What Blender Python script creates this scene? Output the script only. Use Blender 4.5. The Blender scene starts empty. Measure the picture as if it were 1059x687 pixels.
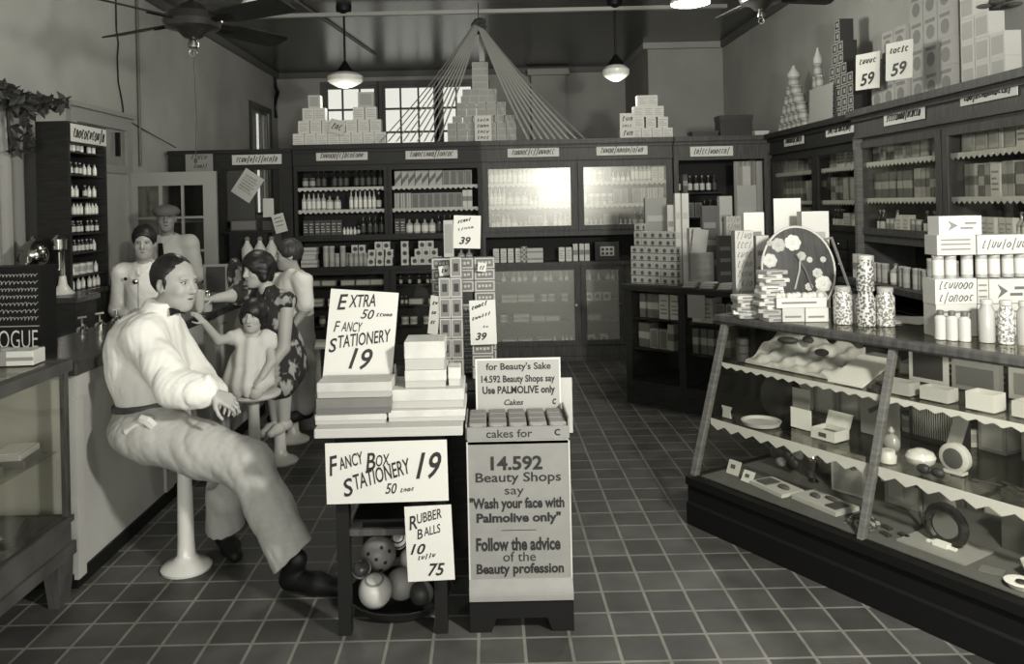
import bpy, math, random
import numpy as np
from mathutils import Vector, Matrix
random.seed(11)
R = random.Random(5)
C = bpy.context.scene.collection
PI = math.pi
# ------------------------------------------------------------------ camera model (1059 x 687 frame)
F, U0, V0, RL, HC = 830.0, 503.0, 211.0, 0.022, 1.7
def ray(u, v):
    a, b = (u - U0) / F, (V0 - v) / F
    k = 1 + RL * RL
    return ((a + RL * b) / k, (b - RL * a) / k)
def P(u, v, Y=None, Z=None, X=None):
    A, B = ray(u, v)
    if Y is None:
        Y = (Z - HC) / B if Z is not None else X / A
    return Vector((A * Y, Y, HC + B * Y))
# ------------------------------------------------------------------ materials
TINT = (1.0, 0.99, 0.91)
MATS = {}
def mat(name, v, rough=0.6, metal=0.0, noise=0.0, scale=8.0, spec=0.4, stretch=None, bump=0.0):
    if name in MATS: return MATS[name]
    m = bpy.data.materials.new(name); m.use_nodes = True
    nt = m.node_tree; b = nt.nodes['Principled BSDF']
    col = tuple(v * t for t in TINT) + (1,)
    b.inputs['Base Color'].default_value = col
    b.inputs['Roughness'].default_value = rough
    b.inputs['Metallic'].default_value = metal
    b.inputs['Specular IOR Level'].default_value = spec
    if noise or bump:
        tc = nt.nodes.new('ShaderNodeTexCoord'); mp = nt.nodes.new('ShaderNodeMapping')
        nt.links.new(tc.outputs['Object'], mp.inputs['Vector'])
        if stretch: mp.inputs['Scale'].default_value = stretch
        n = nt.nodes.new('ShaderNodeTexNoise'); n.inputs['Scale'].default_value = scale; n.inputs['Detail'].default_value = 5
        nt.links.new(mp.outputs['Vector'], n.inputs['Vector'])
        r = nt.nodes.new('ShaderNodeValToRGB')
        r.color_ramp.elements[0].position = 0.3; r.color_ramp.elements[1].position = 0.7
        r.color_ramp.elements[0].color = tuple(max(0, v * (1 - noise)) * t for t in TINT) + (1,)
        r.color_ramp.elements[1].color = tuple(v * (1 + noise) * t for t in TINT) + (1,)
        nt.links.new(n.outputs['Fac'], r.inputs['Fac'])
        if noise: nt.links.new(r.outputs['Color'], b.inputs['Base Color'])
        if bump:
            bp = nt.nodes.new('ShaderNodeBump'); bp.inputs['Strength'].default_value = bump; bp.inputs['Distance'].default_value = 0.01
            nt.links.new(n.outputs['Fac'], bp.inputs['Height']); nt.links.new(bp.outputs['Normal'], b.inputs['Normal'])
    MATS[name] = m
    return m
def glass_mat(name, refl=0.06, rough=0.05, tr=0.93, haze=0.0):
    if name in MATS: return MATS[name]
    m = bpy.data.materials.new(name); m.use_nodes = True
    nt = m.node_tree; nt.nodes.remove(nt.nodes['Principled BSDF'])
    out = nt.nodes['Material Output']
    t = nt.nodes.new('ShaderNodeBsdfTransparent'); t.inputs['Color'].default_value = (tr, tr, tr * 0.98, 1)
    g = nt.nodes.new('ShaderNodeBsdfGlossy'); g.inputs['Roughness'].default_value = rough
    g.inputs['Color'].default_value = (1, 0.99, 0.92, 1)
    lw = nt.nodes.new('ShaderNodeLayerWeight'); lw.inputs['Blend'].default_value = 0.5
    pw = nt.nodes.new('ShaderNodeMath'); pw.operation = 'POWER'; pw.inputs[1].default_value = 5.0
    nt.links.new(lw.outputs['Facing'], pw.inputs[0])
    mr = nt.nodes.new('ShaderNodeMath'); mr.operation = 'MULTIPLY_ADD'; mr.inputs[1].default_value = 0.7; mr.inputs[2].default_value = refl * 0.6
    nt.links.new(pw.outputs[0], mr.inputs[0])
    mx = nt.nodes.new('ShaderNodeMixShader')
    nt.links.new(mr.outputs[0], mx.inputs['Fac']); nt.links.new(t.outputs[0], mx.inputs[1]); nt.links.new(g.outputs[0], mx.inputs[2])
    if haze:  # milky share of glare and reflections mixed into the glass colour
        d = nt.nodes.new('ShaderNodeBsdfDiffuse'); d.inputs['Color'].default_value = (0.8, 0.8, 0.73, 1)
        m2 = nt.nodes.new('ShaderNodeMixShader'); m2.inputs['Fac'].default_value = haze
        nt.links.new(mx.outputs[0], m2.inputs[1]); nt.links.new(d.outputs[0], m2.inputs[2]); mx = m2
    nt.links.new(mx.outputs[0], out.inputs['Surface'])
    MATS[name] = m
    return m
def pattern_mat(name, v0, v1, scale, thr=0.5, kind='noise', rough=0.8, stretch=None):
    """two tones in a printed pattern"""
    if name in MATS: return MATS[name]
    m = bpy.data.materials.new(name); m.use_nodes = True
    nt = m.node_tree; b = nt.nodes['Principled BSDF']; b.inputs['Roughness'].default_value = rough
    tc = nt.nodes.new('ShaderNodeTexCoord'); mp = nt.nodes.new('ShaderNodeMapping')
    nt.links.new(tc.outputs['Object'], mp.inputs['Vector'])
    if stretch: mp.inputs['Scale'].default_value = stretch
    if kind == 'noise':
        n = nt.nodes.new('ShaderNodeTexNoise'); n.inputs['Scale'].default_value = scale; n.inputs['Detail'].default_value = 2; o = n.outputs['Fac']
    elif kind == 'voronoi':
        n = nt.nodes.new('ShaderNodeTexVoronoi'); n.inputs['Scale'].default_value = scale; o = n.outputs['Distance']
    else:
        n = nt.nodes.new('ShaderNodeTexWave'); n.inputs['Scale'].default_value = scale; n.inputs['Distortion'].default_value = 3; o = n.outputs['Fac']
    nt.links.new(mp.outputs['Vector'], n.inputs['Vector'])
    r = nt.nodes.new('ShaderNodeValToRGB'); r.color_ramp.elements[0].position = thr - 0.04; r.color_ramp.elements[1].position = thr + 0.04
    r.color_ramp.elements[0].color = tuple(v0 * t for t in TINT) + (1,); r.color_ramp.elements[1].color = tuple(v1 * t for t in TINT) + (1,)
    nt.links.new(o, r.inputs['Fac']); nt.links.new(r.outputs['Color'], b.inputs['Base Color'])
    MATS[name] = m
    return m
WOOD = mat('dark_stained_wood', 0.018, 0.5, noise=0.35, scale=6, stretch=(1, 1, 9), spec=0.22)
WOODM = mat('brown_stained_wood', 0.052, 0.5, noise=0.35, scale=6, stretch=(9, 1, 1), spec=0.25)
WOODL = mat('worn_oak', 0.10, 0.45, noise=0.3, scale=7, stretch=(1, 1, 9))
BACKB = mat('cabinet_back', 0.02, 0.8)
BLACK = mat('black_paint', 0.006, 0.5, spec=0.2)
PAPER = mat('white_card', 0.52, 0.75)
PAPER2 = mat('cream_card', 0.46, 0.75)
INK = mat('black_ink', 0.015, 0.6)
INKG = mat('grey_ink', 0.16, 0.7)
PORC = mat('white_porcelain', 0.55, 0.2, spec=0.6)
CHROME = mat('nickel_plate', 0.6, 0.16, metal=1.0)
BRASS = mat('dull_brass', 0.35, 0.3, metal=1.0)
LACE = mat('scalloped_paper', 0.45, 0.8)
LACEW = mat('pale_scalloped_paper', 0.5, 0.8)
GLASS = glass_mat('pane_glass', 0.025, 0.03, 0.95)
GLASSG = glass_mat('dusty_glare_glass', 0.085, 0.25, 0.92, haze=0.07)  # diffuse mix imitates the milky glare halo over the dirty doors
GLASSL = glass_mat('reflection_haze_glass', 0.07, 0.25, 0.92, haze=0.16)  # diffuse mix imitates daylight reflected in the lower panes
GLASSC = glass_mat('showcase_glass', 0.03, 0.04, 0.95)
MBL = mat('grey_marble', 0.2, 0.3, noise=0.35, scale=9)
# ------------------------------------------------------------------ mesh builder
class MB:
    def __init__(s): s.v, s.f, s.m, s.sm = [], [], [], []
    def add(s, vs, fs, m=0, smooth=False):
        b = len(s.v); s.v.extend(tuple(p) for p in vs)
        for f in fs: s.f.append(tuple(b + i for i in f)); s.m.append(m); s.sm.append(smooth)
        return s
    def box(s, x0, y0, z0, x1, y1, z1, m=0):
        x0, x1 = min(x0, x1), max(x0, x1); y0, y1 = min(y0, y1), max(y0, y1); z0, z1 = min(z0, z1), max(z0, z1)
        return s.add([(x0,y0,z0),(x1,y0,z0),(x1,y1,z0),(x0,y1,z0),(x0,y0,z1),(x1,y0,z1),(x1,y1,z1),(x0,y1,z1)],
                     [(3,2,1,0),(4,5,6,7),(0,1,5,4),(1,2,6,5),(2,3,7,6),(3,0,4,7)], m)
    def cbox(s, x0, y0, z0, x1, y1, z1, c=0.004, m=0):
        """box with chamfered vertical and top edges"""
        def ring(d, z): return [(x0+d+c0, y0+d, z) if 0 else p for p in [(x0+c,y0+d,z),(x1-c,y0+d,z),(x1-d,y0+c,z),(x1-d,y1-c,z),(x1-c,y1-d,z),(x0+c,y1-d,z),(x0+d,y1-c,z),(x0+d,y0+c,z)] for c0 in [0]]
        vs = ring(0, z0) + ring(0, z1 - c) + ring(c * 0.7, z1)
        fs = [tuple(range(7, -1, -1)), tuple(range(16, 24))]
        for k in (0, 8):
            for i in range(8): fs.append((k+i, k+(i+1)%8, k+8+(i+1)%8, k+8+i))
        return s.add(vs, fs, m)
    def obox(s, c, ax, ay, az, m=0):
        c, ax, ay, az = Vector(c), Vector(ax), Vector(ay), Vector(az)
        vs = [c+sx*ax+sy*ay+sz*az for sz in (-1,1) for sx,sy in ((-1,-1),(1,-1),(1,1),(-1,1))]
        return s.add(vs, [(3,2,1,0),(4,5,6,7),(0,1,5,4),(1,2,6,5),(2,3,7,6),(3,0,4,7)], m)
    def lathe(s, prof, seg=16, c=(0,0,0), m=0, sq=1.0, caps=True):
        vs, fs = [], []
        for r, z in prof:
            for i in range(seg):
                a = 2*PI*i/seg; vs.append((c[0]+r*math.cos(a), c[1]+r*math.sin(a)*sq, c[2]+z))
        for k in range(len(prof)-1):
            for i in range(seg): fs.append((k*seg+i, k*seg+(i+1)%seg, (k+1)*seg+(i+1)%seg, (k+1)*seg+i))
        if caps:
            fs.append(tuple(range(seg-1, -1, -1))); n = (len(prof)-1)*seg; fs.append(tuple(n+i for i in range(seg)))
        return s.add(vs, fs, m, True)
    def tube(s, pts, r, seg=8, m=0, r2=None):
        pts = [Vector(p) for p in pts]; vs, fs = [], []; n = len(pts)
        up = Vector((0.13, 0.31, 0.94)); 
        for k, p in enumerate(pts):
            t = (pts[min(k+1,n-1)] - pts[max(k-1,0)]).normalized()
            a = t.cross(up)
            if a.length < 1e-3: a = t.cross(Vector((1,0,0)))
            a.normalize(); b = t.cross(a)
            rr = r if r2 is None else r + (r2-r)*k/(n-1)
            for i in range(seg):
                g = 2*PI*i/seg; vs.append(p + a*math.cos(g)*rr + b*math.sin(g)*rr)
        for k in range(n-1):
            for i in range(seg): fs.append((k*seg+i, k*seg+(i+1)%seg, (k+1)*seg+(i+1)%seg, (k+1)*seg+i))
        fs.append(tuple(range(seg-1,-1,-1))); fs.append(tuple((n-1)*seg+i for i in range(seg)))
        return s.add(vs, fs, m, True)
    def ell(s, c, r, seg=16, rings=10, m=0):
        vs, fs = [], []
        for k in range(1, rings):
            th = PI*k/rings
            for i in range(seg):
                a = 2*PI*i/seg; vs.append((c[0]+r[0]*math.sin(th)*math.cos(a), c[1]+r[1]*math.sin(th)*math.sin(a), c[2]+r[2]*math.cos(th)))
        t = len(vs); vs += [(c[0],c[1],c[2]+r[2]), (c[0],c[1],c[2]-r[2])]
        for k in range(rings-2):
            for i in range(seg): fs.append((k*seg+i, (k+1)*seg+i, (k+1)*seg+(i+1)%seg, k*seg+(i+1)%seg))
        for i in range(seg):
            fs.append((t, i, (i+1)%seg)); fs.append((t+1, (rings-2)*seg+(i+1)%seg, (rings-2)*seg+i))
        return s.add(vs, fs, m, True)
    def prism(s, poly, o, ex, ey, ez, m=0):
        """polygon in (ex, ey) swept by ez"""
        o, ex, ey, ez = Vector(o), Vector(ex), Vector(ey), Vector(ez); n = len(poly)
        vs = [o+ex*a+ey*b for a,b in poly] + [o+ex*a+ey*b+ez for a,b in poly]
        fs = [tuple(range(n-1,-1,-1)), tuple(range(n,2*n))] + [(i,(i+1)%n,n+(i+1)%n,n+i) for i in range(n)]
        return s.add(vs, fs, m)
    def strip(s, poly_a, poly_b, m=0, smooth=True):
        n = len(poly_a)
        return s.add(list(poly_a)+list(poly_b), [(i,i+1,n+i+1,n+i) for i in range(n-1)], m, smooth)
    def xf(s, M):
        s.v = [tuple(M @ Vector(p)) for p in s.v]; return s
    def mesh(s, name, mats):
        me = bpy.data.meshes.new(name); me.from_pydata(s.v, [], s.f)
        for mm in (mats if isinstance(mats, (list, tuple)) else [mats]): me.materials.append(mm)
        me.polygons.foreach_set('material_index', s.m)
        me.polygons.foreach_set('use_smooth', s.sm)
        me.update()
        if any(s.sm): me.set_sharp_from_angle(angle=math.radians(40))
        return me
def obj(name, me, parent=None, loc=(0,0,0), rot=(0,0,0), mats=None):
    if isinstance(me, MB): me = me.mesh(name, mats)
    o = bpy.data.objects.new(name, me); C.objects.link(o)
    o.location = loc; o.rotation_euler = rot
    if parent is not None: o.parent = parent
    return o
def tag(o, label, cat, group=None, kind=None):
    o['label'] = label; o['category'] = cat
    if group: o['group'] = group
    if kind: o['kind'] = kind
    return o
def thing(name, label, cat, loc=(0,0,0), rot=(0,0,0), group=None):
    o = bpy.data.objects.new(name, None); C.objects.link(o); o.empty_display_size = 0.1
    o.location = loc; o.rotation_euler = rot
    return tag(o, label, cat, group)
def struct(name, mb, mats, label=None):
    o = obj(name, mb, None, mats=mats); o['kind'] = 'structure'
    o['label'] = label or name.replace('_', ' '); o['category'] = name.split('_')[0]
    return o
def dup(root, loc, rot, label, group=None):
    """copy of a thing with copies of its parts and sub-parts"""
    r = root.copy(); C.objects.link(r); r.location = loc; r.rotation_euler = rot; r['label'] = label
    if group: r['group'] = group
    for ch in list(root.children):
        c = ch.copy(); C.objects.link(c); c.parent = r
        for g in list(ch.children):
            d = g.copy(); C.objects.link(d); d.parent = c
    return r
ORD = ['first','second','third','fourth','fifth','sixth','seventh','eighth','ninth','tenth','eleventh','twelfth','thirteenth','fourteenth','fifteenth','sixteenth','seventeenth','eighteenth','nineteenth','twentieth']
def nth(i):
    return ORD[i] if i < 20 else 'twenty-' + ORD[i-20]
def lat(n): return 0
# ------------------------------------------------------------------ lettering and signs
def text_mb(s, size=1.0, shear=0.0, bold=0.0):
    cu = bpy.data.curves.new('lettering', 'FONT'); cu.body = s; cu.size = size; cu.shear = shear; cu.offset = bold
    cu.align_x = 'CENTER'; cu.align_y = 'CENTER'; cu.resolution_u = 3
    o = bpy.data.objects.new('lettering', cu); C.objects.link(o)
    bpy.context.view_layer.update()
    me = bpy.data.meshes.new_from_object(o.evaluated_get(bpy.context.evaluated_depsgraph_get()))
    vs = [tuple(v.co) for v in me.vertices]; fs = [tuple(p.vertices) for p in me.polygons]
    bpy.data.objects.remove(o); bpy.data.curves.remove(cu); bpy.data.meshes.remove(me)
    return vs, fs
def put_text(mb, s, x, z, w, h, shear=0.0, bold=0.0, tilt=0.0, y=-0.0015, m=0):
    """flat letters fitted to w x h, centred on (x, z), facing -y"""
    vs, fs = text_mb(s, 1.0, shear, bold)
    if not vs: return
    xs = [v[0] for v in vs]; ys = [v[1] for v in vs]
    cx, cy = (min(xs)+max(xs))/2, (min(ys)+max(ys))/2
    kx, ky = w/max(1e-6, max(xs)-min(xs)), h/max(1e-6, max(ys)-min(ys))
    ct, st = math.cos(tilt), math.sin(tilt)
    q = []
    for v in vs:
        a, b = (v[0]-cx)*kx, (v[1]-cy)*ky
        q.append((x+a*ct-b*st, y, z+a*st+b*ct))
    mb.add(q, fs, m)
def scribble(mb, x0, x1, z, amp, n, r=0.002, y=-0.002, m=0, rnd=None, slope=0.0):
    """brush script too small to read: slanting strokes, bowls and arches"""
    cw = (x1-x0)/n; sl = 0.35; r = min(r, cw*0.2); y = y+r*0.3
    for i in range(n):
        cx = x0+cw*(i+0.5); k = 5 if i == 0 else R.randrange(5); A = amp*(1.0 if k else 1.35)*R.uniform(0.8, 1.1); zz = z+slope*(cx-x0); w_ = cw*0.36
        def q(a, b): return (cx+a*w_+b*A*sl, y, zz+b*A)
        if k in (0, 5): pts = [q(-0.6, 0.9), q(0.2, 1.0), q(-0.3, 0), q(-0.1, -0.9), q(0.7, -0.8)] if k else [q(0, 1.1), q(0, -1)]
        elif k == 1: pts = [q(math.cos(a), 0.75*math.sin(a)-0.15) for a in [j*PI/4 for j in range(9)]]
        elif k == 2: pts = [q(-0.8, -0.9), q(-0.7, 0.6), q(0.1, 0.7), q(0.6, 0.4), q(0.7, -0.9)]
        elif k == 3: pts = [q(0.7, 0.6), q(-0.2, 0.8), q(-0.7, 0), q(-0.2, -0.8), q(0.8, -0.7)]
        else: pts = [q(-0.7, 0.7), q(-0.6, -0.7), q(0.2, -0.8), q(0.7, 0.0), q(0.8, 0.7)]
        mb.tube(pts, r, 4, m)
def scribble_loops(mb, x0, x1, z, amp, n, r=0.002, y=-0.002, m=0, rnd=None, slope=0.0):
    """a run of brush script too small to read: joined loops"""
    rnd = rnd or R; pts = []; k = n*8
    ph = [rnd.uniform(0.5, 1.0) for _ in range(n+1)]
    for i in range(k+1):
        t = i/k; a = t*n*2*PI; A = amp*ph[int(t*n)]
        pts.append((x0+(x1-x0)*t + 0.35*amp*math.sin(a)*0.8 + 0.3*A*math.cos(a), y, z + A*math.cos(a) + slope*t*(x1-x0)))
    mb.tube(pts, r, 4, m)
def sign(name, label, w, h, M, lines=(), scr=(), base=PAPER, ink=INK, cat='sign', th=0.003, group=None, part='lettering', warp=None):
    """upright card: local x right, z up from its centre, face towards -y"""
    b = MB().box(-w/2, 0, -h/2, w/2, th, h/2)
    o = obj(name, b, None, mats=[base]); o.matrix_world = M; tag(o, label, cat, group)
    L = MB()
    for (s, x, z, ww, hh, *k) in lines: put_text(L, s, x, z, ww, hh, *k)
    for a in scr: scribble(L, *a)
    if L.v: obj(part, L, o, mats=[ink])
    return o
def frame_at(p, yaw=0.0, lean=0.0, roll=0.0):
    return Matrix.Translation(Vector(p)) @ Matrix.Rotation(yaw, 4, 'Z') @ Matrix.Rotation(lean, 4, 'X') @ Matrix.Rotation(roll, 4, 'Y')
def between(u0, v0, u1, v1, Y):
    """centre, width, height of the upright rectangle at depth Y that fills the pixel box"""
    a, b = P(u0, v1, Y=Y), P(u1, v0, Y=Y)
    return (a+b)/2, abs(b.x-a.x), abs(b.z-a.z)
# ================================================================== THE SETTING
XL, XR, YB, YF, ZT = -3.45, 3.43, 13.4, -3.2, 3.95
def tile_mat():
    m = bpy.data.materials.new('quarry_tile'); m.use_nodes = True
    nt = m.node_tree; b = nt.nodes['Principled BSDF']
    tc = nt.nodes.new('ShaderNodeTexCoord'); mp = nt.nodes.new('ShaderNodeMapping')
    T = 0.1775
    mp.inputs['Location'].default_value = (-0.466 / T, -3.138 / T, 0); mp.inputs['Scale'].default_value = (1 / T, 1 / T, 1)
    nt.links.new(tc.outputs['Object'], mp.inputs['Vector'])
    br = nt.nodes.new('ShaderNodeTexBrick'); br.offset = 0; br.squash = 1
    br.inputs['Scale'].default_value = 1; br.inputs['Brick Width'].default_value = 1; br.inputs['Row Height'].default_value = 1
    br.inputs['Mortar Size'].default_value = 0.042; br.inputs['Mortar Smooth'].default_value = 0.3
    br.inputs['Color1'].default_value = (0.036, 0.0355, 0.032, 1); br.inputs['Color2'].default_value = (0.064, 0.063, 0.057, 1)
    br.inputs['Mortar'].default_value = (0.145, 0.143, 0.123, 1)
    nt.links.new(mp.outputs['Vector'], br.inputs['Vector'])
    n = nt.nodes.new('ShaderNodeTexNoise'); n.inputs['Scale'].default_value = 5; n.inputs['Detail'].default_value = 6
    nt.links.new(tc.outputs['Object'], n.inputs['Vector'])
    mr = nt.nodes.new('ShaderNodeMapRange'); mr.inputs['From Min'].default_value = 0.3; mr.inputs['From Max'].default_value = 0.7
    mr.inputs['To Min'].default_value = 0.72; mr.inputs['To Max'].default_value = 1.3
    nt.links.new(n.outputs['Fac'], mr.inputs['Value'])
    mx = nt.nodes.new('ShaderNodeMix'); mx.data_type = 'RGBA'; mx.blend_type = 'MULTIPLY'; mx.inputs[0].default_value = 1
    nt.links.new(br.outputs['Color'], mx.inputs[6]); nt.links.new(mr.outputs['Result'], mx.inputs[7])
    nt.links.new(mx.outputs[2], b.inputs['Base Color'])
    b.inputs['Roughness'].default_value = 0.5; b.inputs['Specular IOR Level'].default_value = 0.35
    bp = nt.nodes.new('ShaderNodeBump'); bp.inputs['Strength'].default_value = 0.35; bp.inputs['Distance'].default_value = 0.004; bp.invert = True
    nt.links.new(br.outputs['Fac'], bp.inputs['Height']); nt.links.new(bp.outputs['Normal'], b.inputs['Normal'])
    return m
def beadboard_mat():
    m = bpy.data.materials.new('beadboard'); m.use_nodes = True
    nt = m.node_tree; b = nt.nodes['Principled BSDF']
    tc = nt.nodes.new('ShaderNodeTexCoord'); w = nt.nodes.new('ShaderNodeTexWave')
    w.wave_type = 'BANDS'; w.bands_direction = 'X'; w.wave_profile = 'SAW'; w.inputs['Scale'].default_value = 3.2
    nt.links.new(tc.outputs['Object'], w.inputs['Vector'])
    r = nt.nodes.new('ShaderNodeValToRGB'); r.color_ramp.elements[0].position = 0.0; r.color_ramp.elements[1].position = 0.14
    r.color_ramp.elements[0].color = (0.016, 0.016, 0.014, 1); r.color_ramp.elements[1].color = (0.05, 0.05, 0.044, 1)
    nt.links.new(w.outputs['Fac'], r.inputs['Fac']); nt.links.new(r.outputs['Color'], b.inputs['Base Color'])
    b.inputs['Roughness'].default_value = 0.26; b.inputs['Specular IOR Level'].default_value = 0.7
    bp = nt.nodes.new('ShaderNodeBump'); bp.inputs['Strength'].default_value = 0.4; bp.inputs['Distance'].default_value = 0.006
    nt.links.new(r.outputs['Color'], bp.inputs['Height']); nt.links.new(bp.outputs['Normal'], b.inputs['Normal'])
    return m
PLASTER = mat('wall_plaster', 0.34, 0.85, noise=0.12, scale=1.6, bump=0.06)
PLASTERD = mat('column_plaster', 0.3, 0.85, noise=0.1, scale=2)
TRIMM = mat('painted_trim', 0.1, 0.5)
TRIML = mat('light_trim', 0.32, 0.5)
struct('floor', MB().box(XL-0.15, YF, -0.1, XR+0.15, YB+0.15, 0.0), [tile_mat()], 'floor of square dark quarry tiles with pale grout')
struct('ceiling', MB().box(XL-0.15, YF, ZT, XR+0.15, YB+0.15, ZT+0.1), [beadboard_mat()], 'dark beadboard ceiling of the shop')
# left wall with a window near the back
LW = MB(); wy0, wy1, wz0, wz1 = 11.85, 12.85, 1.6, 3.22
LW.box(XL-0.15, YF, 0, XL, wy0, ZT).box(XL-0.15, wy1, 0, XL, YB, ZT).box(XL-0.15, wy0, 0, XL, wy1, wz0).box(XL-0.15, wy0, wz1, XL, wy1, ZT)
struct('wall_left', LW, [PLASTER], 'plain grey plaster left wall')
struct('wall_right', MB().box(XR, YF, 0, XR+0.15, YB, ZT), [PLASTER], 'plain grey plaster right wall')
WINS = [(-2.66, -1.79), (-1.70, -0.80), (-0.73, 0.06)]
BW = MB(); z0, z1 = 2.15, 3.72
BW.box(XL-0.15, YB, 0, XR+0.15, YB+0.15, z0).box(XL-0.15, YB, z1, XR+0.15, YB+0.15, ZT)
xs = [XL-0.15] + [q for w in WINS for q in w] + [XR+0.15]
for i in range(0, len(xs), 2): BW.box(xs[i], YB, z0, xs[i+1], YB+0.15, z1)
struct('wall_back', BW, [PLASTER], 'grey back wall above the rear cabinets')
FWL = MB(); fz0, fz1 = 0.55, 3.1
FWL.box(XL-0.15, YF-0.15, 0, XR+0.15, YF, fz0).box(XL-0.15, YF-0.15, fz1, XR+0.15, YF, ZT+0.1).box(XL-0.15, YF-0.15, fz0, -2.9, YF, fz1).box(2.9, YF-0.15, fz0, XR+0.15, YF, fz1).box(-0.6, YF-0.15, fz0, -0.5, YF, fz1).box(0.5, YF-0.15, fz0, 0.6, YF, fz1)
struct('wall_front', FWL, [PLASTER], 'shop front wall with wide window openings')
def window(name, x0, x1, z0, z1, y, cols, rows, axis='x'):
    w = MB(); t = 0.045
    def B(a0, a1, c0, c1, d0=0.02, d1=0.07):
        if axis == 'x': w.box(a0, y+d0, c0, a1, y+d1, c1)
        else: w.box(y-d1, a0, c0, y-d0, a1, c1)
    B(x0, x1, z0, z0+t); B(x0, x1, z1-t, z1); B(x0, x0+t, z0+t, z1-t); B(x1-t, x1, z0+t, z1-t)
    for i in range(1, cols):
        x = x0+(x1-x0)*i/cols; B(x-0.014, x+0.014, z0+t, z1-t)
    for i in range(1, rows):
        z = z0+(z1-z0)*i/rows; B(x0+t, x1-t, z-0.016, z+0.016, 0.022, 0.068)
    o = struct(name, w, [TRIMM], 'bright multi-pane window in the ' + ('back' if axis == 'x' else 'left') + ' wall')
    g = MB(); w2 = w
    if axis == 'x': g.box(x0+t, y+0.04, z0+t, x1-t, y+0.045, z1-t)
    else: g.box(y-0.045, x0+t, z0+t, y-0.04, x1-t, z1-t)
    obj('window_glass', g, o, mats=[glass_mat('window_glass', 0.02, 0.05, 0.66)])
for i, (a, b) in enumerate(WINS): window('window_%d' % (i+1), a+0.002, b-0.002, z0+0.002, z1-0.002, YB, 3, 4)
window('window_4', wy0+0.002, wy1-0.002, wz0+0.002, wz1-0.002, XL, 3, 2, axis='y')
# casings, crown mouldings, columns
t = MB(); t.box(XL, YF, ZT-0.09, XL+0.05, YB, ZT); struct('trim_1', t, [TRIMM], 'ceiling moulding along the left wall')
t = MB(); t.box(XR-0.05, YF, ZT-0.09, XR, 11.45, ZT); struct('trim_2', t, [TRIMM], 'ceiling moulding along the right wall')
t = MB(); t.box(XL+0.05, YB-0.05, ZT-0.09, 2.33, YB, ZT); struct('trim_3', t, [TRIMM], 'ceiling moulding along the back wall')
struct('column_right', MB().box(2.36, 11.5, 0, XR, YB, ZT-0.001), [PLASTERD], 'broad plaster column in the back right corner')
t = MB(); t.box(2.28, 11.42, ZT-0.09, XR-0.05, 11.5, ZT-0.002).box(2.28, 11.5, ZT-0.09, 2.36, YB-0.05, ZT-0.002); struct('trim_4', t, [TRIML], 'light moulding round the top of the column')
struct('pilaster_back', MB().box(0.78, 13.18, 0, 1.34, YB, ZT-0.1), [PLASTER], 'shallow pilaster on the back wall')
t = MB(); t.box(0.72, 13.1, ZT-0.16, 1.4, 13.18, ZT-0.1).box(0.72, 13.18, ZT-0.1, 1.4, YB-0.05, ZT-0.05); struct('trim_5', t, [TRIML], 'light cap on the back wall pilaster')
t = MB()
for (a, b) in WINS:
    t.box(a-0.07, YB-0.025, z0-0.05, a, YB, z1+0.07).box(b, YB-0.025, z0-0.05, b+0.035, YB, z1+0.07).box(a, YB-0.025, z1, b, YB, z1+0.07)
struct('trim_6', t, [TRIMM], 'dark casings round the back windows')
t = MB(); t.box(XL, wy0-0.08, wz0-0.05, XL+0.025, wy0, wz1+0.08).box(XL, wy1, wz0-0.05, XL+0.025, wy1+0.08, wz1+0.08).box(XL, wy0, wz1, XL+0.025, wy1, wz1+0.08)
struct('trim_7', t, [mat('dark_trim', 0.03, 0.5)], 'dark casing round the side window')
# door in the left wall: casing, transom, open leaf
dy0, dy1, dz = 6.62, 7.76, 2.59
d = MB(); cw = 0.1
d.box(XL, dy0, 0, XL+0.04, dy0+cw, dz).box(XL, dy1-cw, 0, XL+0.04, dy1, dz).box(XL, dy0+cw, dz-0.12, XL+0.04, dy1-cw, dz).box(XL, dy0-0.03, dz, XL+0.07, dy1+0.03, dz+0.04).box(XL, dy0+cw, 2.06, XL+0.04, dy1-cw, 2.13)
dr = struct('door_1', d, [mat('door_paint', 0.26, 0.5)], 'painted door casing with transom in the left wall')
obj('transom_pane', MB().box(XL, dy0+cw, 2.13, XL+0.012, dy1-cw, dz-0.12), dr, mats=[mat('frosted_pane', 0.2, 0.25, noise=0.3, scale=3)])
obj('door_panel', MB().box(XL, dy0+cw, 0.02, XL+0.015, dy1-cw, 2.06), dr, mats=[mat('door_panel_paint', 0.3, 0.6)])
tr = MB(); tr.box(XL+0.012, dy0+cw+0.28, 2.17, XL+0.03, dy0+cw+0.31, dz-0.15).box(XL+0.012, dy1-cw-0.2, 2.22, XL+0.05, dy1-cw-0.17, 2.44); obj('transom_rod', tr, dr, mats=[BLACK])
# open french door leaf facing the camera
YD = 7.72
def px(u, Y): return P(u, 300, Y=Y).x
a0, a1 = px(131, YD), px(225.5, YD); zt = P(178, 178, Y=YD).z
lf = MB(); yy0, yy1 = YD, YD+0.04
c = [px(144, YD), px(166, YD), px(169.5, YD), px(189, YD), px(191.5, YD), px(212, YD)]
zr = [zt-0.0, P(178, 192, Y=YD).z, P(178, 224, Y=YD).z, P(178, 226.5, Y=YD).z, P(178, 258.5, Y=YD).z, P(178, 261, Y=YD).z, 1.0]
a0 += 0.012
lf.box(a0, yy0, 0.02, c[0], yy1, zt).box(c[5], yy0, 0.02, a1, yy1, zt).box(c[0], yy0, zr[1], c[5], yy1, zt).box(c[0], yy0, 0.02, c[5], yy1, 1.0)
lf.box(c[1], yy0+.005, 1.0, c[2], yy1-.005, zr[1]).box(c[3], yy0+.005, 1.0, c[4], yy1-.005, zr[1])
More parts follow.
